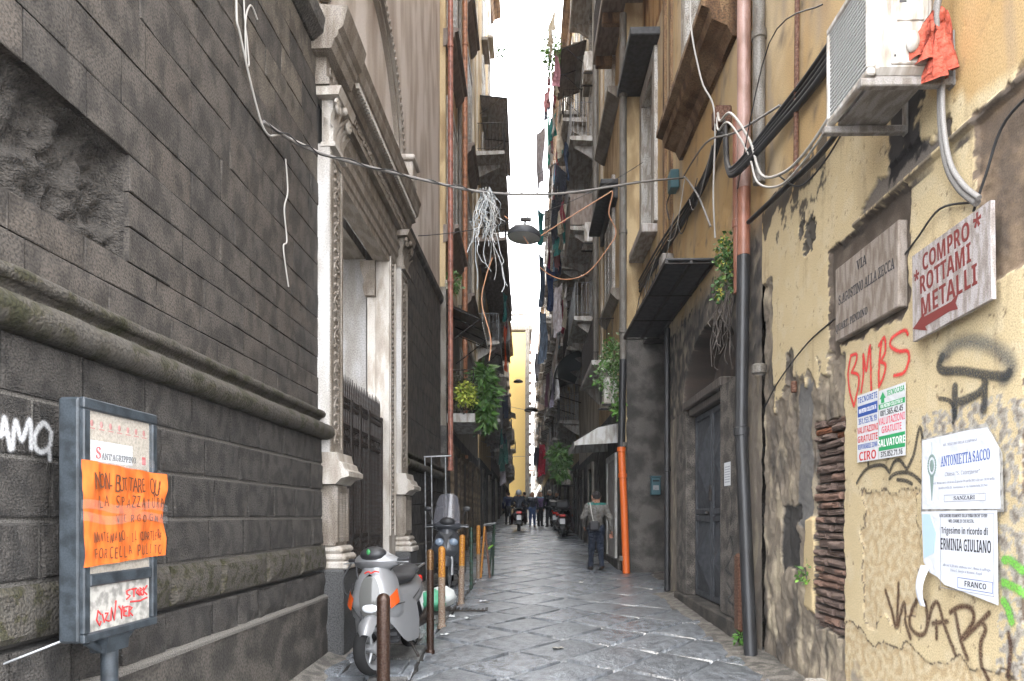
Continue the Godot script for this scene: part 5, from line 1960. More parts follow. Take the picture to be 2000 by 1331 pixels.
func make_street_things() -> void:
	var R := wall_right(2.45, 0.0225)
	var red := ink("ink_red", Color(0.5, 0.03, 0.03))
	var blue := ink("ink_blue", Color(0.03, 0.08, 0.3))
	var black := ink("ink_black", Color(0.03, 0.03, 0.035))
	var green := ink("ink_green", Color(0.02, 0.3, 0.1))
	var white := ink("ink_white", Color(0.75, 0.75, 0.75))
	var grey := ink("ink_grey", Color(0.25, 0.26, 0.3))
	var house: Node3D = get_node("house")
	var hz := func(x, y): return near_wall(x, y)[1]
	var holder := Node3D.new()
	holder.name = "spray_painting"
	house.add_child(holder)
	holder.position = -(R.affine_inverse() * house.position)
	spray(holder, STROKES.red, Color(0.72, 0.02, 0.03), 0.026, 0.008, 1.0, hz, 0.006)
	spray(holder, STROKES.black, Color(0.035, 0.038, 0.04), 0.05, 0.01, 0.97, hz, 0.008)
	spray(holder, STROKES.grey, Color(0.12, 0.125, 0.12), 0.075, 0.035, 0.75, hz, 0.007)
	spray(holder, STROKES.tag, Color(0.03, 0.03, 0.032), 0.026, 0.005, 0.97, hz, 0.007)
	spray(holder, STROKES.brown, Color(0.075, 0.03, 0.018), 0.03, 0.01, 0.95, hz, 0.006)
	spray(holder, STROKES.green, Color(0.16, 0.5, 0.06), 0.045, 0.01, 0.95, hz, 0.007)
	var flat := func(_x, _y): return 0.05
	spray(holder, [[-8.1, 2.02, -8.0, 1.85, -8.05, 1.6, -7.95, 1.75], [-8.2, 1.3, -8.05, 1.45, -7.95, 1.3, -8.1, 1.15, -8.25, 1.05, -8.0, 1.0], [-8.2, 0.9, -8.0, 0.8, -8.15, 0.7, -7.95, 0.66]], Color(0.06, 0.065, 0.07), 0.03, 0.012, 0.8, flat, 0.003)
	var church: Node3D = get_node("church")
	var ch2 := Node3D.new()
	ch2.name = "spray_painting"
	church.add_child(ch2)
	ch2.position = -(wall_left(-2.36, 0.0488).affine_inverse() * church.position)
	spray(ch2, STROKES.white, Color(0.62, 0.62, 0.62), 0.024, 0.009, 0.9, func(_x, _y): return 0.065, 0.012)
	# marble street plaque
	var pq := thing("street_plaque", "old marble street name plaque in a bare recess above red graffiti", "plaque", "", R)
	var sl := MB.new()
	sl.cbox(Vector3(-5.35, 3.06, -0.03), Vector3(-4.44, 3.63, 0.035), 0.008)
	part(pq, "slab", sl, M.plaque)
	words(pq, "VIA", 0.07, Vector3(-4.93, 3.53, 0.036), black, 0.8, true)
	words(pq, "S.AGOSTINO ALLA ZECCA", 0.075, Vector3(-4.89, 3.365, 0.036), black, 0.58, true)
	words(pq, "QUART. PENDINO", 0.055, Vector3(-5.09, 3.16, 0.036), black, 0.72, true)
	base(pq, Vector3(-4.9, 3.06, 0))
	# painted board
	var cs := thing("painted_board", "whitewashed board with red hand-painted words and an arrow", "sign", "", R)
	var bd := MB.new()
	bd.hexa([Vector3(-4.2, 2.77, 0.075), Vector3(-3.49, 2.81, 0.075), Vector3(-3.49, 2.81, 0.05), Vector3(-4.2, 2.77, 0.05), Vector3(-4.21, 3.3, 0.075), Vector3(-3.5, 3.32, 0.075), Vector3(-3.5, 3.32, 0.05), Vector3(-4.21, 3.3, 0.05)])
	part(cs, "board", bd, M.board_paint)
	var rb := ink("paint_red", Color(0.17, 0.03, 0.026), 0.7)
	words(cs, "COMPRO", 0.1, Vector3(-3.88, 3.225, 0.076), rb, 0.74, false, 0.05)
	words(cs, "ROTTAMI", 0.105, Vector3(-3.89, 3.1, 0.076), rb, 0.74, false, 0.05)
	words(cs, "METALLI", 0.11, Vector3(-3.86, 2.965, 0.076), rb, 0.82, false, 0.05)
	words(cs, "*", 0.12, Vector3(-3.6, 3.23, 0.076), rb, 0.8)
	words(cs, "*", 0.1, Vector3(-4.16, 3.14, 0.076), rb, 0.8)
	var ar := MB.new()
	ar.prism(PackedVector2Array([Vector2(-4.2, 2.85), Vector2(-4.07, 2.92), Vector2(-4.08, 2.89), Vector2(-3.82, 2.9), Vector2(-3.75, 2.93), Vector2(-3.78, 2.88), Vector2(-3.76, 2.84), Vector2(-3.83, 2.85), Vector2(-4.07, 2.83), Vector2(-4.05, 2.8)]), 0.0755, 0.0765)
	part(cs, "arrow", ar, rb)
	base(cs, Vector3(-3.85, 2.77, 0))
	# two estate agents' flyers
	var z := 0.022
	var f1 := thing("flyer", "blue and red printed flyer pasted left of the green one", "flyer", "printed flyers on the yellow wall", R)
	paper(f1, "sheet", rect(-5.02, -4.722, 2.09, 2.58), z, M.paper)
	words(f1, "TECNORETE", 0.042, Vector3(-4.87, 2.542, z), blue, 0.85)
	paper(f1, "band", rect(-5.01, -4.73, 2.42, 2.5), z + 0.001, blue)
	words(f1, "VIA PIETRO COLLETTA 76", 0.03, Vector3(-4.87, 2.46, z + 0.001), white, 0.5)
	words(f1, "351.153.76.19", 0.042, Vector3(-4.87, 2.385, z), blue, 0.7)
	words(f1, "VALUTAZIONI", 0.046, Vector3(-4.87, 2.32, z), red, 0.7)
	words(f1, "GRATUITE", 0.046, Vector3(-4.87, 2.255, z), red, 0.95)
	words(f1, "RESPONSABILE ZONA", 0.036, Vector3(-4.87, 2.2, z), blue, 0.55)
	words(f1, "CIRO", 0.062, Vector3(-4.87, 2.13, z), red, 1.2)
	base(f1, Vector3(-4.87, 2.09, 0))
	var f2 := thing("flyer", "green and white printed flyer pasted right of the blue one", "flyer", "printed flyers on the yellow wall", R)
	paper(f2, "sheet", rect(-4.715, -4.38, 2.09, 2.56), z, M.paper)
	words(f2, "TECNOCASA", 0.036, Vector3(-4.5, 2.525, z), green, 0.75)
	var lg := MB.new()
	lg.prism(PackedVector2Array([Vector2(-4.7, 2.5), Vector2(-4.66, 2.545), Vector2(-4.62, 2.5), Vector2(-4.64, 2.5), Vector2(-4.64, 2.47), Vector2(-4.68, 2.47), Vector2(-4.68, 2.5)]), z, z + 0.001)
	part(f2, "emblem", lg, green)
	paper(f2, "band", rect(-4.71, -4.385, 2.43, 2.465), z + 0.001, green)
	words(f2, "VIA PIETRO COLLETTA 32", 0.024, Vector3(-4.55, 2.447, z + 0.001), white, 0.7)
	words(f2, "081.365.42.45", 0.038, Vector3(-4.55, 2.4, z), black, 0.85)
	words(f2, "VALUTAZIONI", 0.048, Vector3(-4.55, 2.345, z), ink("ink_pink", Color(0.6, 0.1, 0.14)), 0.74)
	words(f2, "GRATUITE", 0.045, Vector3(-4.55, 2.285, z), M.ink_pink, 0.85)
	paper(f2, "panel", rect(-4.71, -4.385, 2.145, 2.245), z + 0.001, green)
	words(f2, "SALVATORE", 0.05, Vector3(-4.55, 2.195, z + 0.001), white, 0.9)
	words(f2, "375.852.71.16", 0.036, Vector3(-4.55, 2.118, z), black, 0.85)
	base(f2, Vector3(-4.55, 2.09, 0))
	# two mourning notices
	z = 0.03
	var p1 := thing("notice", "upper white mourning notice with an oval emblem, pasted on the wall", "poster", "mourning notices on the yellow wall", R)
	paper(p1, "backing", PackedVector2Array([Vector2(-4.2, 1.71), Vector2(-3.47, 1.72), Vector2(-3.48, 2.02), Vector2(-3.6, 2.19), Vector2(-4.19, 2.17)]), z - 0.003, M.paper_old)
	paper(p1, "sheet", PackedVector2Array([Vector2(-4.18, 1.74), Vector2(-3.49, 1.735), Vector2(-3.5, 2.05), Vector2(-3.59, 2.165), Vector2(-3.75, 2.17), Vector2(-4.18, 2.16)]), z, M.paper_white)
	words(p1, "NEL TRIGESIMO DELLA SCOMPARSA", 0.014, Vector3(-3.82, 2.11, z), grey, 0.9)
	words(p1, "ANTONIETTA SACCO", 0.06, Vector3(-3.78, 2.02, z), blue, 0.48, true, 0.02)
	words(p1, "Chiesa \"S. Caterinese\"", 0.022, Vector3(-3.8, 1.94, z), grey, 0.9, true)
	words(p1, "la S. Messa sara' celebrata il giorno 29 aprile 2023 alle ore 18:30 nella", 0.013, Vector3(-3.8, 1.893, z), grey, 0.85, true)
	words(p1, "Basilica della SS. Annunziata in via Annunziata 34 (Na)", 0.013, Vector3(-3.8, 1.862, z), grey, 0.85, true)
	words(p1, "SANZARI", 0.022, Vector3(-3.78, 1.8, z), black, 1.3, true)
	frame_lines(p1, -3.96, -3.6, 1.78, 1.82, z, grey)
	var em := MB.new()
	for k in 24:
		var a := TAU * k / 24
		em.ball(Vector3(-4.08 + 0.038 * cos(a), 2.0 + 0.06 * sin(a), z), Vector3(0.009, 0.009, 0.002), 4, 6)
	em.ball(Vector3(-4.08, 2.0, z), Vector3(0.022, 0.04, 0.0015), 4, 10)
	em.box(Vector3(-4.081, 2.06, z - 0.001), Vector3(-4.079, 2.14, z + 0.001))
	em.prism(PackedVector2Array([Vector2(-4.1, 1.94), Vector2(-4.06, 1.94), Vector2(-4.078, 1.79), Vector2(-4.082, 1.79)]), z - 0.001, z + 0.0008)
	part(p1, "emblem", em, ink("ink_sage", Color(0.2, 0.27, 0.25)))
	base(p1, Vector3(-3.85, 1.74, 0))
	var p2 := thing("notice", "lower white mourning notice with a torn corner and pale blue edge", "poster", "mourning notices on the yellow wall", R)
	paper(p2, "sheet", PackedVector2Array([Vector2(-4.18, 1.725), Vector2(-4.16, 1.42), Vector2(-4.1, 1.36), Vector2(-4.02, 1.34), Vector2(-3.95, 1.3), Vector2(-3.86, 1.29), Vector2(-3.5, 1.24), Vector2(-3.505, 1.6), Vector2(-3.51, 1.728)]), z + 0.004, M.paper_white)
	paper(p2, "tinted_edge", PackedVector2Array([Vector2(-4.175, 1.71), Vector2(-4.09, 1.71), Vector2(-4.03, 1.6), Vector2(-4.05, 1.48), Vector2(-4.155, 1.44)]), z + 0.0052, ink("ink_sky", Color(0.42, 0.56, 0.72)))
	z += 0.004
	words(p2, "NON SI MUORE VERAMENTE SULLA TERRA FINCHE' SI VIVE", 0.018, Vector3(-3.79, 1.7, z), black, 0.6)
	words(p2, "NEL CUORE DI CHI RESTA.", 0.018, Vector3(-3.8, 1.67, z), black, 0.72)
	words(p2, "Trigesimo in ricordo di", 0.036, Vector3(-3.78, 1.615, z), black, 0.74)
	words(p2, "ERMINIA GIULIANO", 0.066, Vector3(-3.77, 1.535, z), black, 0.5)
	words(p2, "alle ore 18,30 sara' celebrata una S. Messa in suffragio", 0.014, Vector3(-3.76, 1.415, z), grey, 0.8)
	words(p2, "Chiesa S. Giorgio ai Mannesi - Napoli", 0.014, Vector3(-3.76, 1.39, z), grey, 0.8)
	words(p2, "FRANCO", 0.03, Vector3(-3.68, 1.325, z), black, 1.1)
	frame_lines(p2, -3.83, -3.54, 1.295, 1.355, z, blue)
	frame_lines(p2, -3.99, -3.53, 1.28, 1.712, z, grey)
	var cu := MB.new()
	cu.sheet(6, 10, func(s, t): return Vector3(lerpf(-4.12, -4.0, t) + (s - 0.5) * (0.1 - 0.04 * t) - 0.09 * t, 1.4 - 0.24 * t, z + 0.01 + 0.05 * sin(t * 2.4) + 0.012 * sin(s * 3.0)))
	part(p2, "torn_strip", cu, M.paper_white)
	base(p2, Vector3(-3.85, 1.24, 0))
	make_aircon(R)
	# dark metal awning over the double door
	var aw := thing("metal_awning", "flat black sheet-metal awning over the grey double door", "awning", "", R)
	var sh := MB.new()
	sh.cbox(Vector3(-12.7, 5.02, 0.0), Vector3(-8.85, 5.05, 0.66), 0.008)
	part(aw, "sheet", sh, M.black_sheet)
	for q in [[-12.7, -8.85, 0.0, 0.04], [-12.7, -8.85, 0.3, 0.34], [-12.7, -8.85, 0.62, 0.66]]:
		var rib := MB.new()
		rib.box(Vector3(q[0], 4.985, q[2]), Vector3(q[1], 5.02, q[3]))
		part(aw, "rib", rib, M.iron)
	for x in [-12.68, -11.5, -10.2, -8.89]:
		var rib := MB.new()
		rib.box(Vector3(x, 4.975, 0.0), Vector3(x + 0.04, 4.985, 0.66))
		part(aw, "rib", rib, M.iron)
	base(aw, Vector3(-10.8, 5.0, 0))
	# letter box on the end wall, notice on the jamb
	var lb := thing("letter_box", "small blue-green metal letter box on the grey end wall", "letter box", "", Transform3D(Basis(), Vector3(3.03, 2.14, -14.43)))
	var b := MB.new()
	b.cbox(Vector3(-0.1, 0, -0.08), Vector3(0.1, 0.37, 0.08), 0.012)
	part(lb, "box", b, ink("box_teal", Color(0.05, 0.12, 0.14), 0.45))
	b = MB.new()
	b.cbox(Vector3(-0.11, 0.37, -0.09), Vector3(0.11, 0.4, 0.1), 0.008)
	part(lb, "lid", b, M.box_teal)
	b = MB.new()
	b.box(Vector3(-0.07, 0.28, 0.08), Vector3(0.07, 0.31, 0.084))
	part(lb, "slot", b, M.dark_inside)
	b = MB.new()
	b.box(Vector3(-0.06, 0.1, 0.08), Vector3(0.06, 0.2, 0.083))
	part(lb, "name_plate", b, M.galvanised)
	var nt := thing("paper_notice", "small printed sheet stuck on the door jamb", "notice", "", R)
	paper(nt, "sheet", rect(-8.3, -8.04, 2.06, 2.34), 0.055, M.paper)
	for k in 7: lines_of_print(nt, -8.27, -8.07, 2.1 + k * 0.03, 0.011, 0.055, grey, 70 + k)
	base(nt, Vector3(-8.2, 2.06, 0))
	# drainpipes of the yellow house
	var q := func(d, y, o): return R * Vector3(-d, y, o)
	var pk := pipe_run("drainpipe", "pink painted drainpipe turning black below, right of the awning", [q.call(7.35, 4.5, 0.12), q.call(7.3, 2.6, 0.16), q.call(7.05, 0.24, 0.14)], 0.068, M.black_pipe, [0.5, 1.35])
	for k in [[[q.call(7.4, 14.0, 0.1), q.call(7.4, 5.25, 0.1)], M.pink_pipe, 0.072], [[q.call(7.4, 5.25, 0.1), q.call(7.35, 4.5, 0.12)], M.red_pipe, 0.069]]:
		var mb := MB.new()
		mb.tube([k[0][0] - pk.position, k[0][1] - pk.position], k[2], 14)
		part(pk, "upper_length", mb, k[1])
	pipe_run("drainpipe", "thinner faded red pipe just left of the pink drainpipe", [q.call(7.72, 6.2, 0.08), q.call(7.72, 5.2, 0.08), q.call(7.68, 4.2, 0.08)], 0.045, M.red_pipe, [0.6])
	pipe_run("drainpipe", "grey drainpipe just right of the pink drainpipe", [q.call(6.98, 12.0, 0.08), q.call(6.98, 7.0, 0.08), q.call(6.98, 5.1, 0.08)], 0.062, M.grey_pipe, [0.6, 1.5])
	pipe_run("drainpipe", "thin rusty pipe on the ochre wall left of the air conditioner", [q.call(6.05, 10.0, 0.05), q.call(6.05, 7.0, 0.05), q.call(6.1, 4.7, 0.05)], 0.022, M.rusty, [0.4, 1.4])
	pipe_run("drainpipe", "dark iron pipe at the near corner of the recess by the double door", [q.call(11.66, 4.9, 0.06), q.call(11.66, 2.5, 0.06), q.call(11.66, 0.42, 0.06)], 0.05, M.black_pipe, [0.5, 1.2, 1.8])
	make_board()
	make_bollards()
	# grating and litter
	var gt := thing("drain_grating", "small iron drain grating in the paving beside a yellow bollard", "grating", "", stand(-0.66, 10.0))
	for k in 9:
		b = MB.new()
		b.box(Vector3(-0.26 + k * 0.06, -0.01, -0.2), Vector3(-0.23 + k * 0.06, 0.006, 0.2))
		part(gt, "bar", b, M.iron)
	b = MB.new()
	for s in [[-0.3, -0.26, -0.24, 0.24], [0.27, 0.31, -0.24, 0.24], [-0.26, 0.27, -0.24, -0.2], [-0.26, 0.27, 0.2, 0.24]]: b.box(Vector3(s[0], -0.01, s[2]), Vector3(s[1], 0.008, s[3]))
	part(gt, "frame", b, M.iron)
	var spots := [[-0.82, 9.3, "by the foot of the second yellow bollard"], [-0.6, 9.15, "near the drain grating"], [-0.8, 8.1, "behind the brown bollard"], [1.3, 12.8, "in the middle of the street"], [-0.45, 10.6, "beyond the drain grating"], [1.55, 19.6, "at the foot of the right-hand wall"], [0.5, 7.4, "lying on the near paving"]]
	for s in spots:
		var lt := MB.new()
		var sd := rng.randf() * 9.0
		lt.sheet(4, 4, func(a, t): return Vector3((a - 0.5) * 0.12, 0.012 + 0.02 * absf(sin(a * 5.0 + sd) * cos(t * 4.0 + sd)), -(t - 0.5) * 0.08))
		single("litter", lt, M.paper if s[0] < 0.4 else M.paper_old, "crumpled scrap of white litter " + s[2], "litter", "scraps of litter on the ground", stand(s[0], s[1], rr(0, 3)))
	var bag := MB.new()
	bag.tinted = true
	for k in 3:
		bag.col = [Color(0.6, 0.62, 0.6), Color(0.08, 0.35, 0.2), Color(0.55, 0.57, 0.55)][k]
		var c := Vector3([-0.12, 0.05, 0.16][k], 0.16 + 0.03 * k, [0.0, 0.05, -0.1][k])
		bag.sheet(14, 10, func(s, t):
			var a: float = s * TAU
			var e: float = t * PI
			var rad: float = 0.2 * (1.0 + 0.25 * fine.get_noise_3d(sin(a) * 3.0 + k, cos(e) * 3.0, cos(a) * 3.0))
			return c + Vector3(cos(a) * sin(e) * rad, -cos(e) * rad * 0.75, -sin(a) * sin(e) * rad))
	single("rubbish_bag", bag, M.satin, "white and green plastic rubbish bags behind the silver scooter", "bag", "", stand(-1.16, 9.6))

func frame_lines(parent: Node3D, x0: float, x1: float, y0: float, y1: float, z: float, m: Material) -> void:
	var b := MB.new()
	b.box(Vector3(x0, y0, z), Vector3(x1, y0 + 0.003, z + 0.0006))
	b.box(Vector3(x0, y1 - 0.003, z), Vector3(x1, y1, z + 0.0006))
	b.box(Vector3(x0, y0 + 0.003, z), Vector3(x0 + 0.003, y1 - 0.003, z + 0.0006))
	b.box(Vector3(x1 - 0.003, y0 + 0.003, z), Vector3(x1, y1 - 0.003, z + 0.0006))
	part(parent, "printed_frame", b, m)

func make_aircon(R: Transform3D) -> void:
	var a := thing("air_conditioner", "white outdoor air conditioner on wall brackets with red rag tied to its pipes", "air conditioner", "", R)
	var x0 := -4.42
	var x1 := -3.88
	var y0 := 4.21
	var y1 := 4.86
	var mb := MB.new()
	mb.cbox(Vector3(x0, y0 + 0.02, 0.12), Vector3(x1, y1, 0.47), 0.03)
	part(a, "casing", mb, M.ac_white)
	mb = MB.new()
	mb.box(Vector3(x0 + 0.03, y0 + 0.05, 0.47), Vector3(x1 - 0.03, y1 - 0.05, 0.474))
	part(a, "fan_opening", mb, M.ac_dark)
	mb = MB.new()
	mb.at(Transform3D(Basis(Vector3.RIGHT, PI / 2), Vector3(-4.15, 4.54, 0.478)))
	mb.lathe([Vector2(0.0, -0.003), Vector2(0.06, -0.003), Vector2(0.06, 0.006), Vector2(0.0, 0.006)], 16)
	for k in 3: mb.at(Transform3D(Basis(Vector3(0, 0, 1), k * TAU / 3), Vector3(-4.15, 4.54, 0.478))).box(Vector3(0.05, -0.06, -0.002), Vector3(0.22, 0.05, 0.002))
	part(a, "fan", mb, M.ac_dark)
	mb = MB.new()
	for k in 22: mb.box(Vector3(x0 + 0.02, y0 + 0.05 + k * 0.0255, 0.482), Vector3(x1 - 0.02, y0 + 0.059 + k * 0.0255, 0.5))
	for k in 9: mb.box(Vector3(x0 + 0.02 + k * 0.0615, y0 + 0.04, 0.486), Vector3(x0 + 0.026 + k * 0.0615, y1 - 0.04, 0.494))
	part(a, "grille", mb, M.ac_grille).set_meta("kind", "stuff")
	mb = MB.new()
	for s in [[x0, x1, y0 + 0.01, y0 + 0.05], [x0, x1, y1 - 0.05, y1 - 0.01], [x0, x0 + 0.03, y0 + 0.05, y1 - 0.05], [x1 - 0.03, x1, y0 + 0.05, y1 - 0.05]]:
		mb.cbox(Vector3(s[0], s[2], 0.46), Vector3(s[1], s[3], 0.51), 0.008)
	part(a, "front_frame", mb, M.ac_white)
	mb = MB.new()
	mb.cbox(Vector3(x1 - 0.01, y0 + 0.06, 0.17), Vector3(x1 + 0.012, y1 - 0.02, 0.38), 0.006)
	mb.cbox(Vector3(x1 + 0.01, y0 + 0.3, 0.2), Vector3(x1 + 0.02, y1 - 0.06, 0.35), 0.005)
	part(a, "side_cover", mb, M.ac_white)
	mb = MB.new()
	mb.ball(Vector3(x1 + 0.03, y0 + 0.17, 0.27), Vector3(0.035, 0.06, 0.035), 8, 10)
	part(a, "valve_cover", mb, M.ac_white)
	mb = MB.new()
	mb.box(Vector3(x1 + 0.0125, y0 + 0.4, 0.3), Vector3(x1 + 0.022, y0 + 0.415, 0.34))
	mb.box(Vector3(x1 + 0.0125, y0 + 0.1, 0.355), Vector3(x1 + 0.016, y0 + 0.11, 0.365))
	part(a, "vent_slots", mb, M.ac_dark)
	mb = MB.new()
	mb.cbox(Vector3(x0 + 0.03, y0 + 0.0, 0.14), Vector3(x1 - 0.03, y0 + 0.02, 0.45), 0.005)
	part(a, "base_pan", mb, M.ac_pan)
	for x in [x0 - 0.0, x1 - 0.06]:
		mb = MB.new()
		mb.cbox(Vector3(x, y0 - 0.05, 0.0), Vector3(x + 0.05, y0 - 0.002, 0.54), 0.006)
		mb.cbox(Vector3(x, y0 - 0.06, 0.0), Vector3(x + 0.06, y0 + 0.26, 0.025), 0.006)
		part(a, "bracket", mb, M.ac_pan)
	mb = MB.new()
	var pts := [Vector3(-3.72, 5.1, 0.08), Vector3(-3.8, 4.75, 0.12), Vector3(-3.86, 4.5, 0.14), Vector3(-3.93, 4.25, 0.07), Vector3(-3.92, 3.95, 0.07), Vector3(-3.86, 3.68, 0.07), Vector3(-3.76, 3.5, 0.06), Vector3(-3.64, 3.37, 0.05)]
	mb.tube(curve(pts), 0.021, 8)
	part(a, "insulated_pipe", mb, M.wrap)
	mb = MB.new()
	for k in pts.size(): pts[k] += Vector3(0.035, 0.01, 0.012)
	mb.tube(curve(pts), 0.015, 8)
	part(a, "insulated_pipe", mb, M.wrap)
	base(a, Vector3(-4.15, 4.15, 0.3))
	# rag
	var rg := thing("rag", "coral red rag tied round the air conditioner pipes", "rag", "", R)
	for k in 3:
		mb = MB.new()
		var dir: float = [-0.75, -0.2, 0.32, 0.7][k]
		var len: float = [0.25, 0.36, 0.32, 0.1][k]
		mb.sheet(8, 10, func(s, t):
			var w: float = 0.02 + [0.15, 0.17, 0.15, 0.06][k] * t * (1.0 - 0.35 * t)
			var x: float = (s - 0.5) * w + dir * 0.16 * t * (1.2 - 0.3 * t)
			return Vector3(-3.84 + x * 0.25 + 0.05 * t * sin(s * 9.0 + k * 1.7), 4.53 - len * t + 0.02 * sin(s * 6.0 + k), 0.13 - x * 0.95 + 0.035 * sin(s * 7.0 + t * 3.0 + k * 2.0)))
		part(rg, "fold", mb, M.coral if k != 3 else M.rag_yellow)
	mb = MB.new()
	mb.ball(Vector3(-3.84, 4.52, 0.13), Vector3(0.035, 0.045, 0.035), 6, 8)
	part(rg, "knot", mb, M.coral)
	base(rg, Vector3(-3.84, 4.2, 0.13))

func make_board() -> void:
	# glazed information board on a post, set close to the church wall and parallel to it
	var F := Transform3D(wall_left(0, 0.0488).basis, Vector3(-1.875, 0, -2.97))
	var o := thing("information_board", "slate grey metal information board on a post against the church wall", "board", "", F)
	var w := 0.565
	var mb := MB.new()
	mb.cbox(Vector3(0, 1.14, -0.11), Vector3(w, 2.22, -0.012), 0.012)
	part(o, "case", mb, M.board_metal)
	var fr := MB.new()
	for s in [[0.0, w, 1.14, 1.18], [0.0, w, 2.17, 2.22], [0.0, 0.045, 1.18, 2.17], [w - 0.045, w, 1.18, 2.17], [0.045, w - 0.045, 1.385, 1.44]]:
		fr.cbox(Vector3(s[0], s[2], -0.014), Vector3(s[1], s[3], 0.012), 0.006)
	part(o, "frame", fr, M.board_metal)
	paper(o, "printed_panel", rect(0.045, w - 0.045, 1.44, 2.17), -0.008, M.panel_cream)
	paper(o, "printed_panel", rect(0.045, w - 0.045, 1.18, 1.385), -0.008, M.paper_old)
	words(o, "S", 0.055, Vector3(0.125, 1.985, -0.007), M.ink_red, 0.9, true)
	words(o, "ANT'AGRIPPINO", 0.03, Vector3(0.145, 1.972, -0.007), M.ink_black, 0.75, true, 0, true)
	paper(o, "title_band", rect(0.07, 0.38, 1.945, 2.04), -0.0075, M.paper)
	for k in 7:
		var ic := MB.new()
		ic.ball(Vector3(0.08 + k * 0.066, 2.115, -0.008), Vector3(0.012, 0.016, 0.001), 4, 6)
		ic.box(Vector3(0.062 + k * 0.066, 2.09, -0.0078), Vector3(0.1 + k * 0.066, 2.095, -0.0068))
		part(o, "emblem", ic, ink("ink_faded_red", Color(0.5, 0.18, 0.16)))
	paper(o, "rule", rect(0.06, w - 0.06, 1.915, 1.93), -0.007, M.ink_olive)
	paper(o, "seal", rect(0.46, 0.49, 1.955, 1.995), -0.007, M.ink_red)
	for k in 9: lines_of_print(o, 0.07, 0.33, 1.73 + k * 0.019, 0.009, -0.0075, M.ink_grey, 90 + k)
	var bxr := MB.new()
	frame_lines(o, 0.36, 0.5, 1.7, 1.88, -0.0075, M.ink_red)
	var stork := [[[0.36, 1.34], [0.33, 1.335], [0.335, 1.32], [0.36, 1.31], [0.33, 1.295]], [[0.37, 1.34], [0.41, 1.34]], [[0.39, 1.34], [0.39, 1.3]], [[0.41, 1.32], [0.425, 1.335], [0.43, 1.305], [0.41, 1.32]], [[0.44, 1.3], [0.44, 1.34], [0.46, 1.33], [0.44, 1.32], [0.46, 1.3]], [[0.47, 1.34], [0.47, 1.3]], [[0.5, 1.345], [0.47, 1.32], [0.5, 1.3]], [[0.36, 1.28], [0.44, 1.275], [0.5, 1.285]],
		[[0.14, 1.25], [0.12, 1.27], [0.11, 1.23], [0.13, 1.2], [0.14, 1.22]], [[0.15, 1.25], [0.165, 1.21]], [[0.17, 1.25], [0.19, 1.25], [0.17, 1.22], [0.2, 1.21]], [[0.21, 1.21], [0.215, 1.27], [0.235, 1.21], [0.25, 1.3]], [[0.27, 1.27], [0.29, 1.25], [0.29, 1.21], [0.3, 1.27]], [[0.34, 1.26], [0.31, 1.26], [0.31, 1.22], [0.335, 1.215]], [[0.31, 1.24], [0.33, 1.24]], [[0.35, 1.21], [0.35, 1.26], [0.375, 1.25], [0.35, 1.235], [0.38, 1.21]]]
	var sc := MB.new()
	for s in stork:
		var path := []
		for p in s: path.append(Vector3(p[0], p[1], -0.0072))
		sc.tube(path, 0.0045, 5)
	part(o, "scrawl", sc, M.ink_red)
	var gl := MB.new()
	gl.box(Vector3(0.045, 1.44, -0.003), Vector3(w - 0.045, 2.17, -0.001))
	var gm := StandardMaterial3D.new()
	gm.resource_name = "board_glass"
	gm.albedo_color = Color(0.9, 0.92, 0.92, 0.06)
	gm.roughness = 0.06
	gm.transparency = BaseMaterial3D.TRANSPARENCY_ALPHA
	M.board_glass = gm
	part(o, "pane", gl, gm)
	mb = MB.new()
	mb.tube([Vector3(w / 2, ground(3.2) - 0.1, -0.06), Vector3(w / 2, 1.06, -0.06)], 0.038, 14)
	part(o, "post", mb, M.board_metal)
	mb = MB.new()
	mb.profile([Vector2(-0.1, 1.06), Vector2(-0.02, 1.06), Vector2(-0.01, 1.14), Vector2(-0.11, 1.14)], 0.2, w - 0.2)
	mb.tube([Vector3(0.12, 1.13, -0.06), Vector3(0.2, 1.08, -0.06), Vector3(w - 0.2, 1.08, -0.06), Vector3(w - 0.12, 1.13, -0.06)], 0.02, 8)
	part(o, "post_head", mb, M.board_metal)
	mb = MB.new()
	mb.tube([Vector3(0.01, 1.15, -0.1), Vector3(-0.12, 1.06, -0.3)], 0.006, 6)
	part(o, "stay", mb, M.galvanised)
	base(o, Vector3(w / 2, ground(3.25), -0.06))
	# orange handwritten notice taped over it
	var n := thing("handwritten_notice", "crumpled orange paper with handwriting taped to the information board", "notice", "", F)
	mb = MB.new()
	mb.sheet(24, 18, func(s, t):
		var x: float = lerpf(-0.02, 0.59, s)
		var y: float = lerpf(1.475 + 0.02 * s, 1.945 - 0.03 * s, t)
		return Vector3(x, y, 0.024 + 0.012 * sin(s * 21.0 + 0.7 * sin(t * 5.0)) * (0.4 + 0.6 * absf(t - 0.5)) + 0.01 * fine.get_noise_2d(x * 3.0, y * 2.0) + (0.02 * maxf(0.0, s - 0.85) * 6.0 * (0.5 + 0.5 * sin(t * 9.0)))))
	part(n, "sheet", mb, M.orange_paper)
	var rows := [["NON-BUTTARE QUA", 0.07, 1.85, 0.6, 0.04], ["LA SPAZZATURA", 0.05, 1.765, 0.62, 0.26], ["VERGOGNA", 0.032, 1.69, 0.8, 0.32], ["MANTENIAMO - IL QUARTIERE", 0.042, 1.6, 0.5, 0.04], ["FORCELLA PULITO", 0.05, 1.53, 0.62, 0.08]]
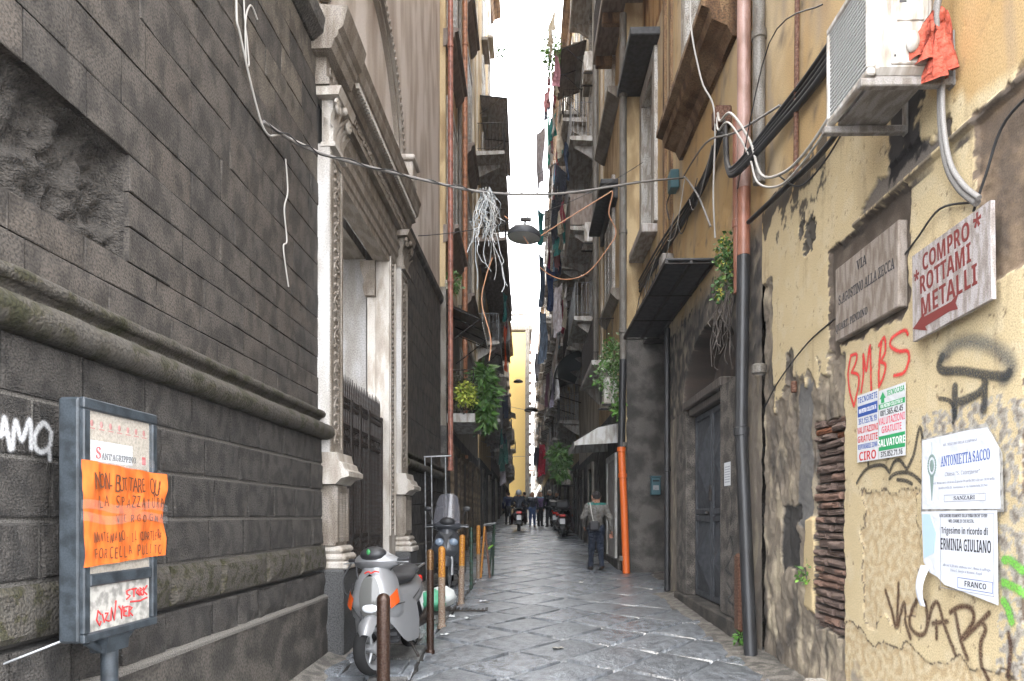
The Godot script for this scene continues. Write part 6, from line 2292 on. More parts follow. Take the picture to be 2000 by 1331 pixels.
	for r in rows:  # handwriting: letters one by one, uneven in size, slant and line
		var txt: String = r[0]
		var x := 0.03 + (0.03 if r[4] > 0.2 else 0.0)
		var step: float = (0.53 - (0.12 if r[4] > 0.3 else 0.0)) / txt.length()
		if r[4] > 0.3: x += 0.13
		for k in txt.length():
			if txt[k] != " ": words(n, txt[k], r[1] * rr(0.85, 1.2), Vector3(x + k * step + rr(-0.003, 0.003), r[2] + rr(-0.007, 0.007), 0.037), M.ink_brown, r[3] * rr(0.9, 1.25), false, rr(-0.16, 0.16), true, true)
	for k in 3:
		mb = MB.new()
		var y: float = [1.95, 1.74, 1.69][k]
		mb.sheet(16, 2, func(s, t): return Vector3(lerpf(-0.06 if k else 0.05, 0.62 if k else 0.5, s), y + (t - 0.5) * 0.04 + 0.012 * sin(s * 9.0 + k), 0.04 + 0.006 * sin(s * 17.0)))
		part(n, "tape", mb, M.tape)
	base(n, Vector3(0.28, 1.48, 0))

func bollard(x: float, d: float, h: float, r: float, label: String, low: Material, high: Material, split: float, lean := 0.0) -> void:
	var o := thing("bollard", label, "bollard", "bollards along the pavement edge", stand(x, d))
	o.rotation.z = lean
	var mb := MB.new()
	mb.lathe([Vector2(r * 1.3, -0.02), Vector2(r * 1.25, 0.015), Vector2(r, 0.03), Vector2(r, h * split)], 18)
	part(o, "shaft", mb, low)
	mb = MB.new()
	var pr := [Vector2(r, h * split), Vector2(r, h - r)]
	for k in 6: pr.append(Vector2(r * cos(PI / 2 * (k + 1) / 6), h - r + r * sin(PI / 2 * (k + 1) / 6)))
	mb.lathe(pr, 18, true)
	part(o, "top", mb, high)

func make_bollards() -> void:
	bollard(-0.82, 4.35, 1.06, 0.043, "nearest dark bronze bollard in front of the silver scooter", M.bronze, M.bronze, 0.6)
	bollard(-0.87, 7.26, 1.1, 0.04, "tall brown bollard beside the rear of the silver scooter", M.bronze, M.brass, 0.8)
	bollard(-0.89, 8.64, 1.02, 0.045, "yellow-topped bollard with dirty white foot in front of the dark scooter", M.post_white, M.post_yellow, 0.62)
	bollard(-0.78, 10.43, 1.06, 0.045, "yellow-topped bollard with rusty white foot beside the drain grating", M.post_white, M.post_yellow, 0.55, -0.02)
	bollard(-0.73, 12.23, 1.08, 0.03, "thin dark green bollard beyond the yellow ones", M.green_paint, M.green_paint, 0.6)
	bollard(-0.67, 13.6, 1.05, 0.042, "farthest yellow bollard beside the folding barrier", M.post_white, M.post_yellow, 0.45)
	var b := thing("barrier", "folding trestle barrier with grey top bar and green tape", "barrier", "", stand(-0.5, 13.8))
	for q in [[Vector3(-0.12, 0, 0.25), Vector3(-0.05, 1.04, 0.02), M.post_yellow], [Vector3(0.06, 0, 0.3), Vector3(-0.05, 1.04, 0.0), M.rusty], [Vector3(0.1, 0, -0.3), Vector3(0.14, 1.06, -0.15), M.green_paint], [Vector3(0.02, 0, -0.35), Vector3(0.14, 1.06, -0.2), M.green_paint]]:
		var mb := MB.new()
		mb.tube([q[0], q[1]], 0.022, 8)
		part(b, "leg", mb, q[2])
	var t := MB.new()
	t.tube([Vector3(-0.06, 1.04, 0.05), Vector3(0.16, 1.07, -0.25)], 0.026, 8)
	part(b, "top_bar", t, M.galvanised)
	t = MB.new()
	t.tube([Vector3(0.0, 0.55, 0.15), Vector3(0.1, 0.62, -0.2)], 0.02, 6)
	part(b, "tape", t, ink("lime", Color(0.25, 0.55, 0.06)))
	var rk := thing("clothes_rail", "thin metal rail on legs standing behind the dark scooter", "rail", "", stand(-1.36, 12.6))
	for x in [-0.22, -0.1, 0.16]:
		t = MB.new()
		t.tube([Vector3(x, 0, 0.0), Vector3(x - 0.03, 2.35, 0.0)], 0.012, 6)
		part(rk, "leg", t, M.galvanised)
	t = MB.new()
	t.tube([Vector3(-0.27, 2.36, 0), Vector3(0.24, 2.38, 0)], 0.016, 6)
	part(rk, "bar", t, M.galvanised)

# ------------------------------------------------------------ scooters
func shell(sections: Array, nx := 14) -> MB:  # each section: [height, half width, front z, side z, tilt of the sides]
	var mb := MB.new()
	var n := sections.size() - 1
	mb.sheet(nx, n * 3, func(s, t):
		var k: float = t * n
		var i := mini(int(k), n - 1)
		var f: float = k - i
		var a: Array = sections[i]
		var b: Array = sections[i + 1]
		var e := f * f * (3.0 - 2.0 * f) * 0.5 + f * 0.5
		var y: float = lerpf(a[0], b[0], f)
		var hw: float = lerpf(a[1], b[1], e)
		var zf: float = lerpf(a[2], b[2], e)
		var zs: float = lerpf(a[3], b[3], e)
		var g: float = (s - 0.5) * PI
		return Vector3(hw * sin(g), y, zs + (zf - zs) * pow(maxf(cos(g), 0.0), 0.75)))
	return mb

func wheel(parent: Node3D, z: float, r: float, w: float, rim_m: Material, called := "wheel", steer := 0.0) -> void:
	var o := Node3D.new()
	o.name = called
	parent.add_child(o, true)
	o.transform = Transform3D(Basis(Vector3.UP, steer), Vector3(0, r, z))
	var turn := Transform3D(Basis(Vector3(0, 0, 1), PI / 2), Vector3.ZERO)
	var t := MB.new()
	t.at(turn)
	var pr := []
	for k in 13:
		var a := PI * k / 12.0
		pr.append(Vector2(r - w * 0.42 + w * 0.42 * sin(a), -w * 0.5 * cos(a)))
	t.lathe(pr, 28, true)
	part(o, "tyre", t, M.tyre)
	t = MB.new()
	t.at(turn)
	var ri := r - w * 0.5
	t.lathe([Vector2(ri - 0.03, -w * 0.3), Vector2(ri + 0.012, -w * 0.42), Vector2(ri + 0.012, w * 0.42), Vector2(ri - 0.03, w * 0.3), Vector2(ri - 0.03, -w * 0.3)], 28)
	t.lathe([Vector2(0.0, -0.05), Vector2(0.045, -0.045), Vector2(0.045, 0.045), Vector2(0.0, 0.05)], 14)
	t.at(Transform3D.IDENTITY)
	for k in 5:
		var a := TAU * k / 5
		t.tube([Vector3(0, 0.03 * sin(a), 0.03 * cos(a)), Vector3(0, ri * sin(a + 0.15), ri * cos(a + 0.15))], 0.014, 6)
	part(o, "rim", t, rim_m)

# forward is +z; built at rest on its wheels
func scooter(called: String, label: String, where: Transform3D, body: Material, opt: Dictionary) -> Node3D:
	var o := thing(called, label, "scooter", "scooters in the street", where)
	var big: float = opt.get("size", 1.0)
	wheel(o, 0.66, 0.235, 0.115, opt.get("rim", M.rim_grey), "wheel", opt.get("steer", 0.0))
	wheel(o, -0.64, 0.235, 0.13, opt.get("rim", M.rim_grey))
	var fk := MB.new()
	for s in [-1.0, 1.0]: fk.tube([Vector3(s * 0.085, 0.235, 0.67), Vector3(s * 0.085, 0.45, 0.6), Vector3(s * 0.05, 0.72, 0.5)], [0.026, 0.024, 0.02], 8)
	part(o, "fork", fk, M.rim_grey)
	var fd := MB.new()
	fd.sheet(10, 14, func(s, t):
		var a: float = lerpf(0.62, 2.7, t)
		var rad: float = 0.265 + 0.03 * sin(t * PI)
		var x: float = (s - 0.5) * 2.0
		return Vector3(x * 0.082 * (1.0 - 0.4 * pow(absf(t - 0.5) * 2.0, 3.0)), 0.235 + sin(a) * (rad - 0.05 * x * x), 0.66 + cos(a) * (rad - 0.05 * x * x)))
	part(o, "front_fender", fd, body)
	# front shield
	part(o, "front_shield", shell([[0.36, 0.12, 0.5, 0.38], [0.5, 0.23, 0.6, 0.4], [0.62, 0.235, 0.66, 0.42], [0.8, 0.19, 0.62, 0.38], [0.93, 0.12, 0.52, 0.34]]), body)
	for s in [-1.0, 1.0]:
		var wing := MB.new()
		wing.sheet(8, 8, func(a, t):
			var x: float = lerpf(0.12, 0.285, pow(a, 0.8))
			var z: float = lerpf(0.56, 0.12, pow(a, 1.4))
			var hi_: float = 0.5 + 0.17 * smoothstep(0.0, 0.6, a) - 0.1 * smoothstep(0.7, 1.0, a)
			var lo_: float = 0.44 - 0.22 * smoothstep(0.0, 0.7, a)
			return Vector3(s * (x + 0.015 * sin(t * PI)), lerpf(lo_, hi_, t), z))
		part(o, "leg_shield", wing, body)
		if not opt.get("twin", false):
			var ind := MB.new()
			ind.sheet(6, 6, func(a, t):
				var g: float = s * lerpf(0.78, 1.22, a)
				var y: float = lerpf(0.6 + 0.05 * a, 0.7 + 0.07 * a, t)
				return Vector3(0.256 * sin(g) * (1.0 - 0.1 * t), y - 0.03, 0.43 + 0.26 * pow(cos(g), 0.75) - 0.03 * t))
			part(o, "turn_signal", ind, M.amber)
	if opt.get("twin", false):
		for s in [-1.0, 1.0]:
			var hl := MB.new()
			hl.ball(Vector3(s * 0.105, 0.735, 0.6), Vector3(0.075, 0.06, 0.05), 8, 12)
			part(o, "headlight", hl, M.lens_blue)
		var be := MB.new()
		be.prism(PackedVector2Array([Vector2(0, 0.62), Vector2(0.03, 0.8), Vector2(0.12, 0.9), Vector2(0, 0.86), Vector2(-0.12, 0.9), Vector2(-0.03, 0.8)]), 0.6, 0.655)
		part(o, "nose_trim", be, M.black_plastic)
	else:
		var hl := MB.new()
		hl.sheet(8, 10, func(a, t):
			var y: float = lerpf(0.5, 0.88, t)
			var w: float = 0.095 * sqrt(maxf(0.0, 1.0 - pow((t - 0.42) / 0.58, 2.0)))
			var x: float = (a - 0.5) * 2.0 * w
			return Vector3(x, y, 0.675 - 0.6 * pow(maxf(0.0, y - 0.64), 1.6) - 1.2 * pow(maxf(0.0, 0.6 - y), 1.6) - x * x * 2.6))
		part(o, "headlight", hl, M.lens_grey)
		var lm := MB.new()
		lm.ball(Vector3(0, 0.585, 0.655), Vector3(0.075, 0.045, 0.03), 8, 12)
		part(o, "headlight_bowl", lm, M.lens)
	var sp := MB.new()
	sp.cbox(Vector3(-0.17, 0.22, 0.32), Vector3(0.17, 0.56, 0.36), 0.02)
	part(o, "splash_panel", sp, M.black_plastic)
	# steering head and handlebars
	var hb := Node3D.new()
	hb.name = "handlebar"
	o.add_child(hb)
	hb.transform = Transform3D(Basis(Vector3.UP, opt.get("steer", 0.0)), Vector3(0, 0, 0.36))
	var cw := MB.new()
	cw.sheet(20, 8, func(a, t):
		var x: float = (a - 0.5) * 0.46
		var e := 1.0 - pow(absf(a - 0.5) * 2.0, 2.2)
		var g: float = t * TAU
		return Vector3(x, 0.975 + 0.01 * e + (0.03 + 0.07 * e) * sin(g), (0.03 + 0.09 * e) * cos(g) + 0.05 * e))
	part(hb, "cowl", cw, body)
	var ds := MB.new()
	ds.ball(Vector3(0.02, 1.045, 0.085), Vector3(0.13, 0.075, 0.1), 8, 14)
	part(hb, "visor", ds, M.black_plastic)
	if opt.get("sticker", false):
		var stk := MB.new()
		stk.ball(Vector3(0.03, 1.07, 0.175), Vector3(0.022, 0.03, 0.012), 5, 6)
		part(hb, "sticker", stk, M.sticker)
	for s in [-1.0, 1.0]:
		var gp := MB.new()
		gp.tube([Vector3(s * 0.2, 0.985, 0.0), Vector3(s * 0.33, 0.99, -0.03)], 0.018, 8)
		part(hb, "grip", gp, M.black_plastic)
		var lv := MB.new()
		lv.tube([Vector3(s * 0.19, 0.975, 0.03), Vector3(s * 0.27, 0.97, 0.06), Vector3(s * 0.35, 0.965, 0.03)], 0.007, 6)
		part(hb, "brake_lever", lv, M.rim_grey)
		if opt.get("mirrors", true):
			var mr := MB.new()
			mr.tube(curve([Vector3(s * 0.19, 1.0, 0.0), Vector3(s * 0.25, 1.12, 0.02), Vector3(s * 0.29, 1.22, 0.0)], 4), 0.007, 6)
			mr.ball(Vector3(s * 0.31, 1.25, 0.0), Vector3(0.065, 0.042, 0.018), 6, 10)
			part(hb, "mirror", mr, M.black_plastic)
	if opt.get("screen", false):
		var ws := MB.new()
		ws.sheet(10, 8, func(a, t):
			var w: float = 0.21 * (1.0 - 0.28 * t * t)
			var x: float = (a - 0.5) * 2.0 * w
			return Vector3(x, 1.02 + 0.47 * t - 0.05 * pow(absf(a - 0.5) * 2.0, 4.0) * t, 0.14 - 0.2 * t - x * x * 1.6))
		part(hb, "windscreen", ws, M.smoked)
	# floor, seat, tail
	var fl := MB.new()
	fl.cbox(Vector3(-0.19, 0.27, -0.2), Vector3(0.19, 0.36, 0.42), 0.03)
	part(o, "footboard", fl, M.black_plastic)
	var ty := MB.new()
	ty.sheet(16, 14, func(a, t):
		var g: float = a * TAU
		var z: float = lerpf(0.06, -0.92, t)
		var w: float = 0.2 * pow(sin(clampf(t * 0.85 + 0.15, 0, 1) * PI), 0.45) + 0.01
		var yc: float = lerpf(0.52, 0.68, t)
		var hh: float = lerpf(0.2, 0.1, t)
		return Vector3(w * cos(g), yc + hh * sin(g), z))
	part(o, "rear_body", ty, body)
	var seat := MB.new()
	seat.sheet(14, 14, func(a, t):
		var g: float = a * TAU
		var z: float = lerpf(0.12, -0.78, t)
		var w: float = (0.1 + 0.08 * sin(t * 2.4)) * pow(sin(clampf(0.08 + t * 0.86, 0, 1) * PI), 0.3)
		return Vector3(w * cos(g), 0.765 + 0.06 * smoothstep(0.45, 0.6, t) + 0.055 * sin(g), z))
	part(o, "seat", seat, M.black_plastic)
	var en := MB.new()
	en.cbox(Vector3(-0.16, 0.18, -0.75), Vector3(-0.05, 0.36, -0.15), 0.04)
	en.tube([Vector3(0.14, 0.28, -0.35), Vector3(0.17, 0.3, -0.6), Vector3(0.17, 0.36, -0.9)], [0.04, 0.055, 0.05], 10)
	part(o, "engine", en, M.iron)
	var tl := MB.new()
	tl.cbox(Vector3(-0.1, 0.66, -0.95), Vector3(0.1, 0.74, -0.9), 0.015)
	part(o, "tail_light", tl, M.tail_red)
	var pl := MB.new()
	pl.cbox(Vector3(-0.085, 0.42, -0.985), Vector3(0.085, 0.6, -0.97), 0.004)
	part(o, "number_plate", pl, M.ink_white)
	var rf := MB.new()
	rf.sheet(6, 8, func(a, t): return Vector3((a - 0.5) * 0.16, 0.235 + 0.3 * sin(lerpf(1.4, 3.0, t)), -0.64 + 0.3 * cos(lerpf(1.4, 3.0, t))))
	part(o, "rear_fender", rf, M.black_plastic)
	if opt.get("box", false):
		var bx := MB.new()
		bx.cbox(Vector3(-0.22, 0.92, -1.12), Vector3(0.22, 1.2, -0.72), 0.06)
		part(o, "top_box", bx, opt.get("box_mat", M.black_plastic))
	# seams, brake disc, cables and a decal
	var seam := MB.new()
	for s in [-1.0, 1.0]:
		var path := []
		for k in 9:
			var t := k / 8.0
			path.append(Vector3(s * lerpf(0.1, 0.255, t), lerpf(0.5, 0.6, t) + 0.03 * sin(t * PI), lerpf(0.63, 0.43, t * t) + 0.006))
		seam.tube(path, 0.006, 5)
		seam.tube([Vector3(s * 0.205, 0.55, 0.05), Vector3(s * 0.203, 0.62, -0.3), Vector3(s * 0.16, 0.7, -0.7)], 0.005, 5)
	part(o, "panel_gap", seam, M.black_plastic)
	var disc := MB.new()
	disc.at(Transform3D(Basis(Vector3.UP, opt.get("steer", 0.0)) * Basis(Vector3(0, 0, 1), PI / 2), Vector3(0.0, 0.235, 0.66)))
	disc.lathe([Vector2(0.05, 0.062), Vector2(0.12, 0.062), Vector2(0.12, 0.067), Vector2(0.05, 0.067)], 22)
	part(o, "brake_disc", disc, M.galvanised)
	var cb := MB.new()
	cb.tube(curve([Vector3(-0.2, 0.98, 0.4), Vector3(-0.15, 0.9, 0.5), Vector3(-0.1, 0.6, 0.6), Vector3(-0.09, 0.3, 0.66)], 5), 0.006, 5)
	cb.tube(curve([Vector3(0.2, 0.98, 0.4), Vector3(0.16, 0.92, 0.42), Vector3(0.1, 0.86, 0.4)], 5), 0.006, 5)
	part(o, "brake_hose", cb, M.black_plastic)
	if opt.get("sticker", false):
		var dc := MB.new()
		dc.tube(curve([Vector3(-0.06, 0.885, 0.565), Vector3(-0.02, 0.9, 0.57), Vector3(0.0, 0.885, 0.575), Vector3(0.04, 0.9, 0.57), Vector3(0.07, 0.89, 0.56)], 4), 0.006, 4)
		part(o, "decal", dc, M.tail_red)
	if opt.get("rack", true):
		var rk := MB.new()
		rk.tube([Vector3(-0.12, 0.83, -0.6), Vector3(-0.13, 0.86, -0.95), Vector3(0.13, 0.86, -0.95), Vector3(0.12, 0.83, -0.6)], 0.012, 6)
		part(o, "rear_rack", rk, M.rim_grey)
	if opt.get("stand", true):
		var sd := MB.new()
		sd.tube([Vector3(0.12, 0.24, -0.05), Vector3(0.24, 0.01, -0.02)], 0.012, 6)
		part(o, "side_stand", sd, M.iron)
	o.scale = Vector3.ONE * big
	return o

func make_vehicles() -> void:
	mat("tyre", Color(0.018, 0.018, 0.018), 0.95).metallic_specular = 0.2
	mat("rim_grey", Color(0.4, 0.41, 0.42), 0.4, T.grain, 3.0, null, 0.0, null, 0.3, 0.5)
	mat("silver_paint", Color(0.24, 0.243, 0.25), 0.33, null, 1.0, null, 0.0, null, 0.3, 0.35)
	mat("dark_paint", Color(0.05, 0.053, 0.06), 0.3)
	mat("red_black_paint", Color(0.04, 0.02, 0.02), 0.3)
	mat("black_plastic", Color(0.022, 0.022, 0.024), 0.5)
	mat("amber", Color(0.36, 0.055, 0.008), 0.15)
	mat("lens", Color(0.6, 0.62, 0.64), 0.08)
	mat("lens_blue", Color(0.2, 0.25, 0.32), 0.06)
	mat("lens_grey", Color(0.1, 0.1, 0.095), 0.12)
	mat("tail_red", Color(0.65, 0.03, 0.02), 0.25)
	mat("sticker", Color(0.03, 0.2, 0.06), 0.5)
	var sm := mat("smoked", Color(0.16, 0.16, 0.18), 0.1)
	sm.albedo_color.a = 0.55
	sm.transparency = BaseMaterial3D.TRANSPARENCY_ALPHA
	var s1 := scooter("scooter", "silver scooter with orange turn signals parked by the church portal", Transform3D(Basis(Vector3.UP, -0.1), Vector3(-1.2, ground(6.95), -6.95)), M.silver_paint, {"steer": -0.3, "mirrors": false, "sticker": true, "size": 1.05})
	s1.rotation.z = 0.06
	var l := thing("lock_cable", "bundle of black cable hanging from the scooter handlebar", "cable", "", s1.transform)
	var mb := MB.new()
	mb.tube(curve([Vector3(-0.25, 0.97, 0.35), Vector3(-0.33, 0.82, 0.38), Vector3(-0.3, 0.68, 0.36), Vector3(-0.24, 0.78, 0.36)], 6), 0.008, 6)
	part(l, "cable", mb, M.black_cable)
	scooter("scooter", "dark grey scooter with twin headlights and smoked windscreen by the bollards", Transform3D(Basis(Vector3.UP, 0.05), Vector3(-1.16, ground(12.4), -12.4)), M.dark_paint, {"twin": true, "screen": true, "steer": -0.15, "size": 1.12})
	scooter("scooter", "dark scooter with red tail light ridden away up the street", Transform3D(Basis(Vector3.UP, PI), Vector3(0.3, ground(30.5), -30.5)), M.red_black_paint, {"screen": true, "size": 1.15, "box": false, "stand": false})
	scooter("scooter", "dark scooter with top box parked nearest along the right-hand wall", Transform3D(Basis(Vector3.UP, PI - 0.15), Vector3(2.05, ground(26.6), -26.6)), M.red_black_paint, {"box": true, "size": 1.15})
	scooter("scooter", "second dark scooter parked farther along the right-hand wall", Transform3D(Basis(Vector3.UP, PI - 0.2), Vector3(2.1, ground(31.0), -31.0)), M.dark_paint, {"box": true, "size": 1.1})

func more_scooters() -> void:
	var spots := [[2.2, 28.8, "dark scooter squeezed between the two parked along the right-hand wall", false], [2.35, 34.2, "third dark scooter along the right-hand wall, behind the group", true], [2.5, 38.0, "farthest dark scooter along the right-hand wall", false]]
	for s in spots:
		scooter("scooter", s[2], Transform3D(Basis(Vector3.UP, PI - 0.3), Vector3(s[0], ground(s[1]), -s[1])), M.dark_paint if s[3] else M.red_black_paint, {"box": s[3], "size": 1.1})

# ------------------------------------------------------------ people
func net(bones: Array, cell: float, blend: float, mb: MB, tint: Callable) -> void:  # bones: [a, b, ra, rb, colour]; one skin round all of them
	var lo := Vector3.ONE * 1e9
	var hi := -lo
	for b in bones:
		var r: float = maxf(b[2], b[3]) + 2.5 * cell
		lo = lo.min(b[0] - Vector3.ONE * r).min(b[1] - Vector3.ONE * r)
		hi = hi.max(b[0] + Vector3.ONE * r).max(b[1] + Vector3.ONE * r)
	var n := Vector3i(((hi - lo) / cell).ceil()) + Vector3i.ONE
	var S := PackedFloat32Array()
	S.resize(n.x * n.y * n.z)
	var W := PackedFloat32Array()
	W.resize(S.size())
	var O := PackedInt32Array()
	O.resize(S.size())
	var k := 1.0 / blend
	for bi in bones.size():
		var b: Array = bones[bi]
		var A: Vector3 = b[0]
		var B: Vector3 = b[1]
		var r: float = maxf(b[2], b[3]) + maxf(3.0 * blend, 2.0 * cell)
		var i0 := Vector3i((A.min(B) - Vector3.ONE * r - lo) / cell).clamp(Vector3i.ZERO, n - Vector3i.ONE)
		var i1 := Vector3i((A.max(B) + Vector3.ONE * r - lo) / cell + Vector3.ONE).clamp(Vector3i.ZERO, n - Vector3i.ONE)
		var ab := B - A
		var l2 := maxf(ab.length_squared(), 1e-9)
		for z in range(i0.z, i1.z + 1):
			for y in range(i0.y, i1.y + 1):
				for x in range(i0.x, i1.x + 1):
					var p := lo + Vector3(x, y, z) * cell
					var t := clampf((p - A).dot(ab) / l2, 0.0, 1.0)
					var dd := p.distance_to(A + ab * t) - lerpf(b[2], b[3], t)
					var v := exp(-k * dd)
					var id := (z * n.y + y) * n.x + x
					S[id] += v
					if v > W[id]:
						W[id] = v
						O[id] = bi
	var at := {}
	var first := mb.V.size()
	mb.tinted = true
	var step := [1, n.x, n.x * n.y]
	for z in n.z - 1:
		for y in n.y - 1:
			for x in n.x - 1:
				var id := (z * n.y + y) * n.x + x
				var c := 0
				var sum := Vector3.ZERO
				for e in 12:
					var ax := e / 4
					var u := (e % 4) & 1
					var w := (e % 4) >> 1
					var o := Vector3.ZERO
					o[(ax + 1) % 3] = u
					o[(ax + 2) % 3] = w
					var ia: int = id + int(o.x) + int(o.y) * n.x + int(o.z) * n.x * n.y
					var ib: int = ia + step[ax]
					if (S[ia] > 1.0) != (S[ib] > 1.0):
						var da := -log(maxf(S[ia], 1e-12))
						var db := -log(maxf(S[ib], 1e-12))
						var f := clampf(da / (da - db), 0.0, 1.0)
						o[ax] += f
						sum += o
						c += 1
				if c == 0: continue
				var p := lo + (Vector3(x, y, z) + sum / c) * cell
				var gx := S[id] - S[id + 1] + S[id + n.x] - S[id + n.x + 1]
				var gy := S[id] - S[id + n.x] + S[id + 1] - S[id + n.x + 1]
				var gz := S[id] - S[id + step[2]] + S[id + 1] - S[id + 1 + step[2]]
				mb.col = tint.call(p, O[id], bones[O[id]][4])
				at[id] = mb.vert(p, Vector3(gx, gy, gz).normalized())
	for z in range(1, n.z - 1):
		for y in range(1, n.y - 1):
			for x in range(1, n.x - 1):
				var id := (z * n.y + y) * n.x + x
				for ax in 3:
					var a_in := S[id] > 1.0
					if a_in == (S[id + step[ax]] > 1.0): continue
					var s1: int = step[(ax + 1) % 3]
					var s2: int = step[(ax + 2) % 3]
					var q := [id - s1 - s2, id - s2, id, id - s1]
					if not (at.has(q[0]) and at.has(q[1]) and at.has(q[2]) and at.has(q[3])): continue
					if a_in:
						mb.tri_i(at[q[0]], at[q[1]], at[q[2]])
						mb.tri_i(at[q[0]], at[q[2]], at[q[3]])
					else:
						mb.tri_i(at[q[0]], at[q[2]], at[q[1]])
						mb.tri_i(at[q[0]], at[q[3]], at[q[2]])
	# recompute smooth normals from the faces
	for i in range(first, mb.V.size()): mb.N[i] = Vector3.ZERO
	for i in range(0, mb.I.size(), 3):
		var a := mb.I[i]
		if a < first: continue
		var nn := (mb.V[mb.I[i + 2]] - mb.V[a]).cross(mb.V[mb.I[i + 1]] - mb.V[a])
		for j in 3: mb.N[mb.I[i + j]] += nn
	for i in range(first, mb.V.size()): mb.N[i] = mb.N[i].normalized()

# faces -z; c: top, trousers, skin, hair, shoes; legs and arms given as joints
func person(label: String, where: Transform3D, c: Dictionary, pose: Dictionary, cell: float) -> Node3D:
	var o := thing("person", label, "person", "", where)
	var top: Color = c.top
	var tr: Color = c.trousers
	var skin: Color = c.get("skin", Color(0.42, 0.24, 0.16))
	var hip := Vector3(0, 0.93, 0)
	var lean: Vector3 = pose.get("lean", Vector3.ZERO)
	var chest := Vector3(0, 1.28, 0) + lean * 0.7
	var neck := Vector3(0, 1.46, 0) + lean
	var head := Vector3(0, 1.6, -0.01) + lean * 1.15
	var sh := 0.19
	var bones := [[hip + Vector3(-0.06, -0.02, 0), hip + Vector3(0.06, -0.02, 0), 0.125, 0.125, tr], [hip + Vector3(0, 0.1, 0), chest, 0.135, 0.15, top], [chest + Vector3(-0.09, 0.03, 0), chest + Vector3(0.09, 0.03, 0), 0.125, 0.125, top],
		[neck + Vector3(-sh * 0.85, -0.06, 0), neck + Vector3(sh * 0.85, -0.06, 0), 0.07, 0.07, top], [neck + Vector3(0, -0.04, 0), head, 0.056, 0.05, skin],
		[head + Vector3(0, -0.04, -0.015), head + Vector3(0, 0.045, 0.008), 0.076, 0.092, skin], [head + Vector3(0, -0.075, -0.045), head + Vector3(0, -0.03, -0.04), 0.042, 0.05, skin], [head + Vector3(0, -0.005, -0.098), head + Vector3(0, -0.028, -0.112), 0.011, 0.016, skin],
		[head + Vector3(-0.086, -0.02, 0.005), head + Vector3(-0.09, 0.015, 0.008), 0.012, 0.014, skin], [head + Vector3(0.086, -0.02, 0.005), head + Vector3(0.09, 0.015, 0.008), 0.012, 0.014, skin]]
	var foot := []
	for s in 2:
		var k := -1.0 if s == 0 else 1.0
		var leg: Array = pose.legs[s]
		var kn: Vector3 = leg[0]
		var an: Vector3 = leg[1]
		var toe: Vector3 = leg[2]
		bones.append([hip + Vector3(k * 0.09, -0.03, 0), kn, 0.098, 0.068, tr])
		bones.append([kn, an, 0.068, 0.056, tr])
		bones.append([an + Vector3(0, -0.045, 0.03), toe, 0.042, 0.036, c.shoes])
		var arm: Array = pose.arms[s]
		var shp := neck + Vector3(k * sh, -0.07, 0)
		bones.append([shp, arm[0], 0.07, 0.055, top])
		bones.append([arm[0], arm[1], 0.054, 0.042, top])
	var body := MB.new()
	var hair: Color = c.hair
	net(bones, cell, 0.022, body, func(p, id, col):
		if id in [5, 6, 8, 9] and (p - head).dot(Vector3(0, 0.75, 0.66)) > (0.012 if id == 5 else 0.2): return hair
		if p.y > neck.y - 0.03 and p.y < neck.y + 0.02 and c.has("collar") and id < 5: return c.collar
		return col)
	# hands: palm, four fingers of different lengths, thumb from the side of the palm
	for s in 2:
		var arm: Array = pose.arms[s]
		var wr: Vector3 = arm[1]
		var dir: Vector3 = (arm[1] - arm[0]).normalized()
		if arm.size() > 2: dir = arm[2]
		var side := dir.cross(Vector3(0, 0, 1))
		side = Vector3(0, 0, -1) if side.length() < 0.3 else dir.cross(side).normalized()
		var inn := dir.cross(side).normalized()
		var fb := [[wr - dir * 0.03, wr + dir * 0.03, 0.03, 0.028, skin], [wr + dir * 0.03 - side * 0.022, wr + dir * 0.085 - side * 0.028, 0.018, 0.013, skin], [wr + dir * 0.03 + side * 0.022, wr + dir * 0.085 + side * 0.028, 0.018, 0.013, skin], [wr + dir * 0.03, wr + dir * 0.088, 0.018, 0.014, skin]]
		for f in 4:
			var root := wr + dir * 0.088 + side * (f - 1.5) * 0.019
			var ln: float = [0.058, 0.074, 0.08, 0.07][f]
			var mid := root + dir * ln * 0.55 + inn * 0.006
			fb.append([root, mid, 0.0095, 0.009, skin])
			fb.append([mid, mid + dir * ln * 0.4 + inn * 0.022, 0.009, 0.0075, skin])
		fb.append([wr + dir * 0.03 + side * 0.03, wr + dir * 0.075 + side * 0.05, 0.012, 0.01, skin])
		fb.append([wr + dir * 0.075 + side * 0.05, wr + dir * 0.105 + side * 0.045, 0.01, 0.008, skin])
		net(fb, maxf(cell * 0.5, 0.0075), 0.004, body, func(_p, _id, col): return col)
	part(o, "body", body, M.cloth)
	for s in [-1.0, 1.0]:
		var ey := MB.new()
		ey.ball(head + Vector3(s * 0.032, 0.008, -0.084), Vector3(0.012, 0.008, 0.008), 5, 8)
		part(o, "eye", ey, M.black_plastic)
	return o

func standing(spread := 0.1, swing := 0.0) -> Dictionary:
	return {"legs": [[Vector3(-spread, 0.5, -0.02 - swing * 0.5), Vector3(-spread - 0.01, 0.09, -swing), Vector3(-spread - 0.03, 0.036, -swing - 0.15)], [Vector3(spread, 0.5, -0.02 + swing * 0.3), Vector3(spread + 0.01, 0.09 + absf(swing) * 0.2, swing), Vector3(spread + 0.03, 0.036 + absf(swing) * 0.06, swing - 0.15)]],
		"arms": [[Vector3(-0.27, 1.13, 0.02), Vector3(-0.27, 0.87, -0.05)], [Vector3(0.27, 1.13, 0.02), Vector3(0.27, 0.87, -0.05)]]}

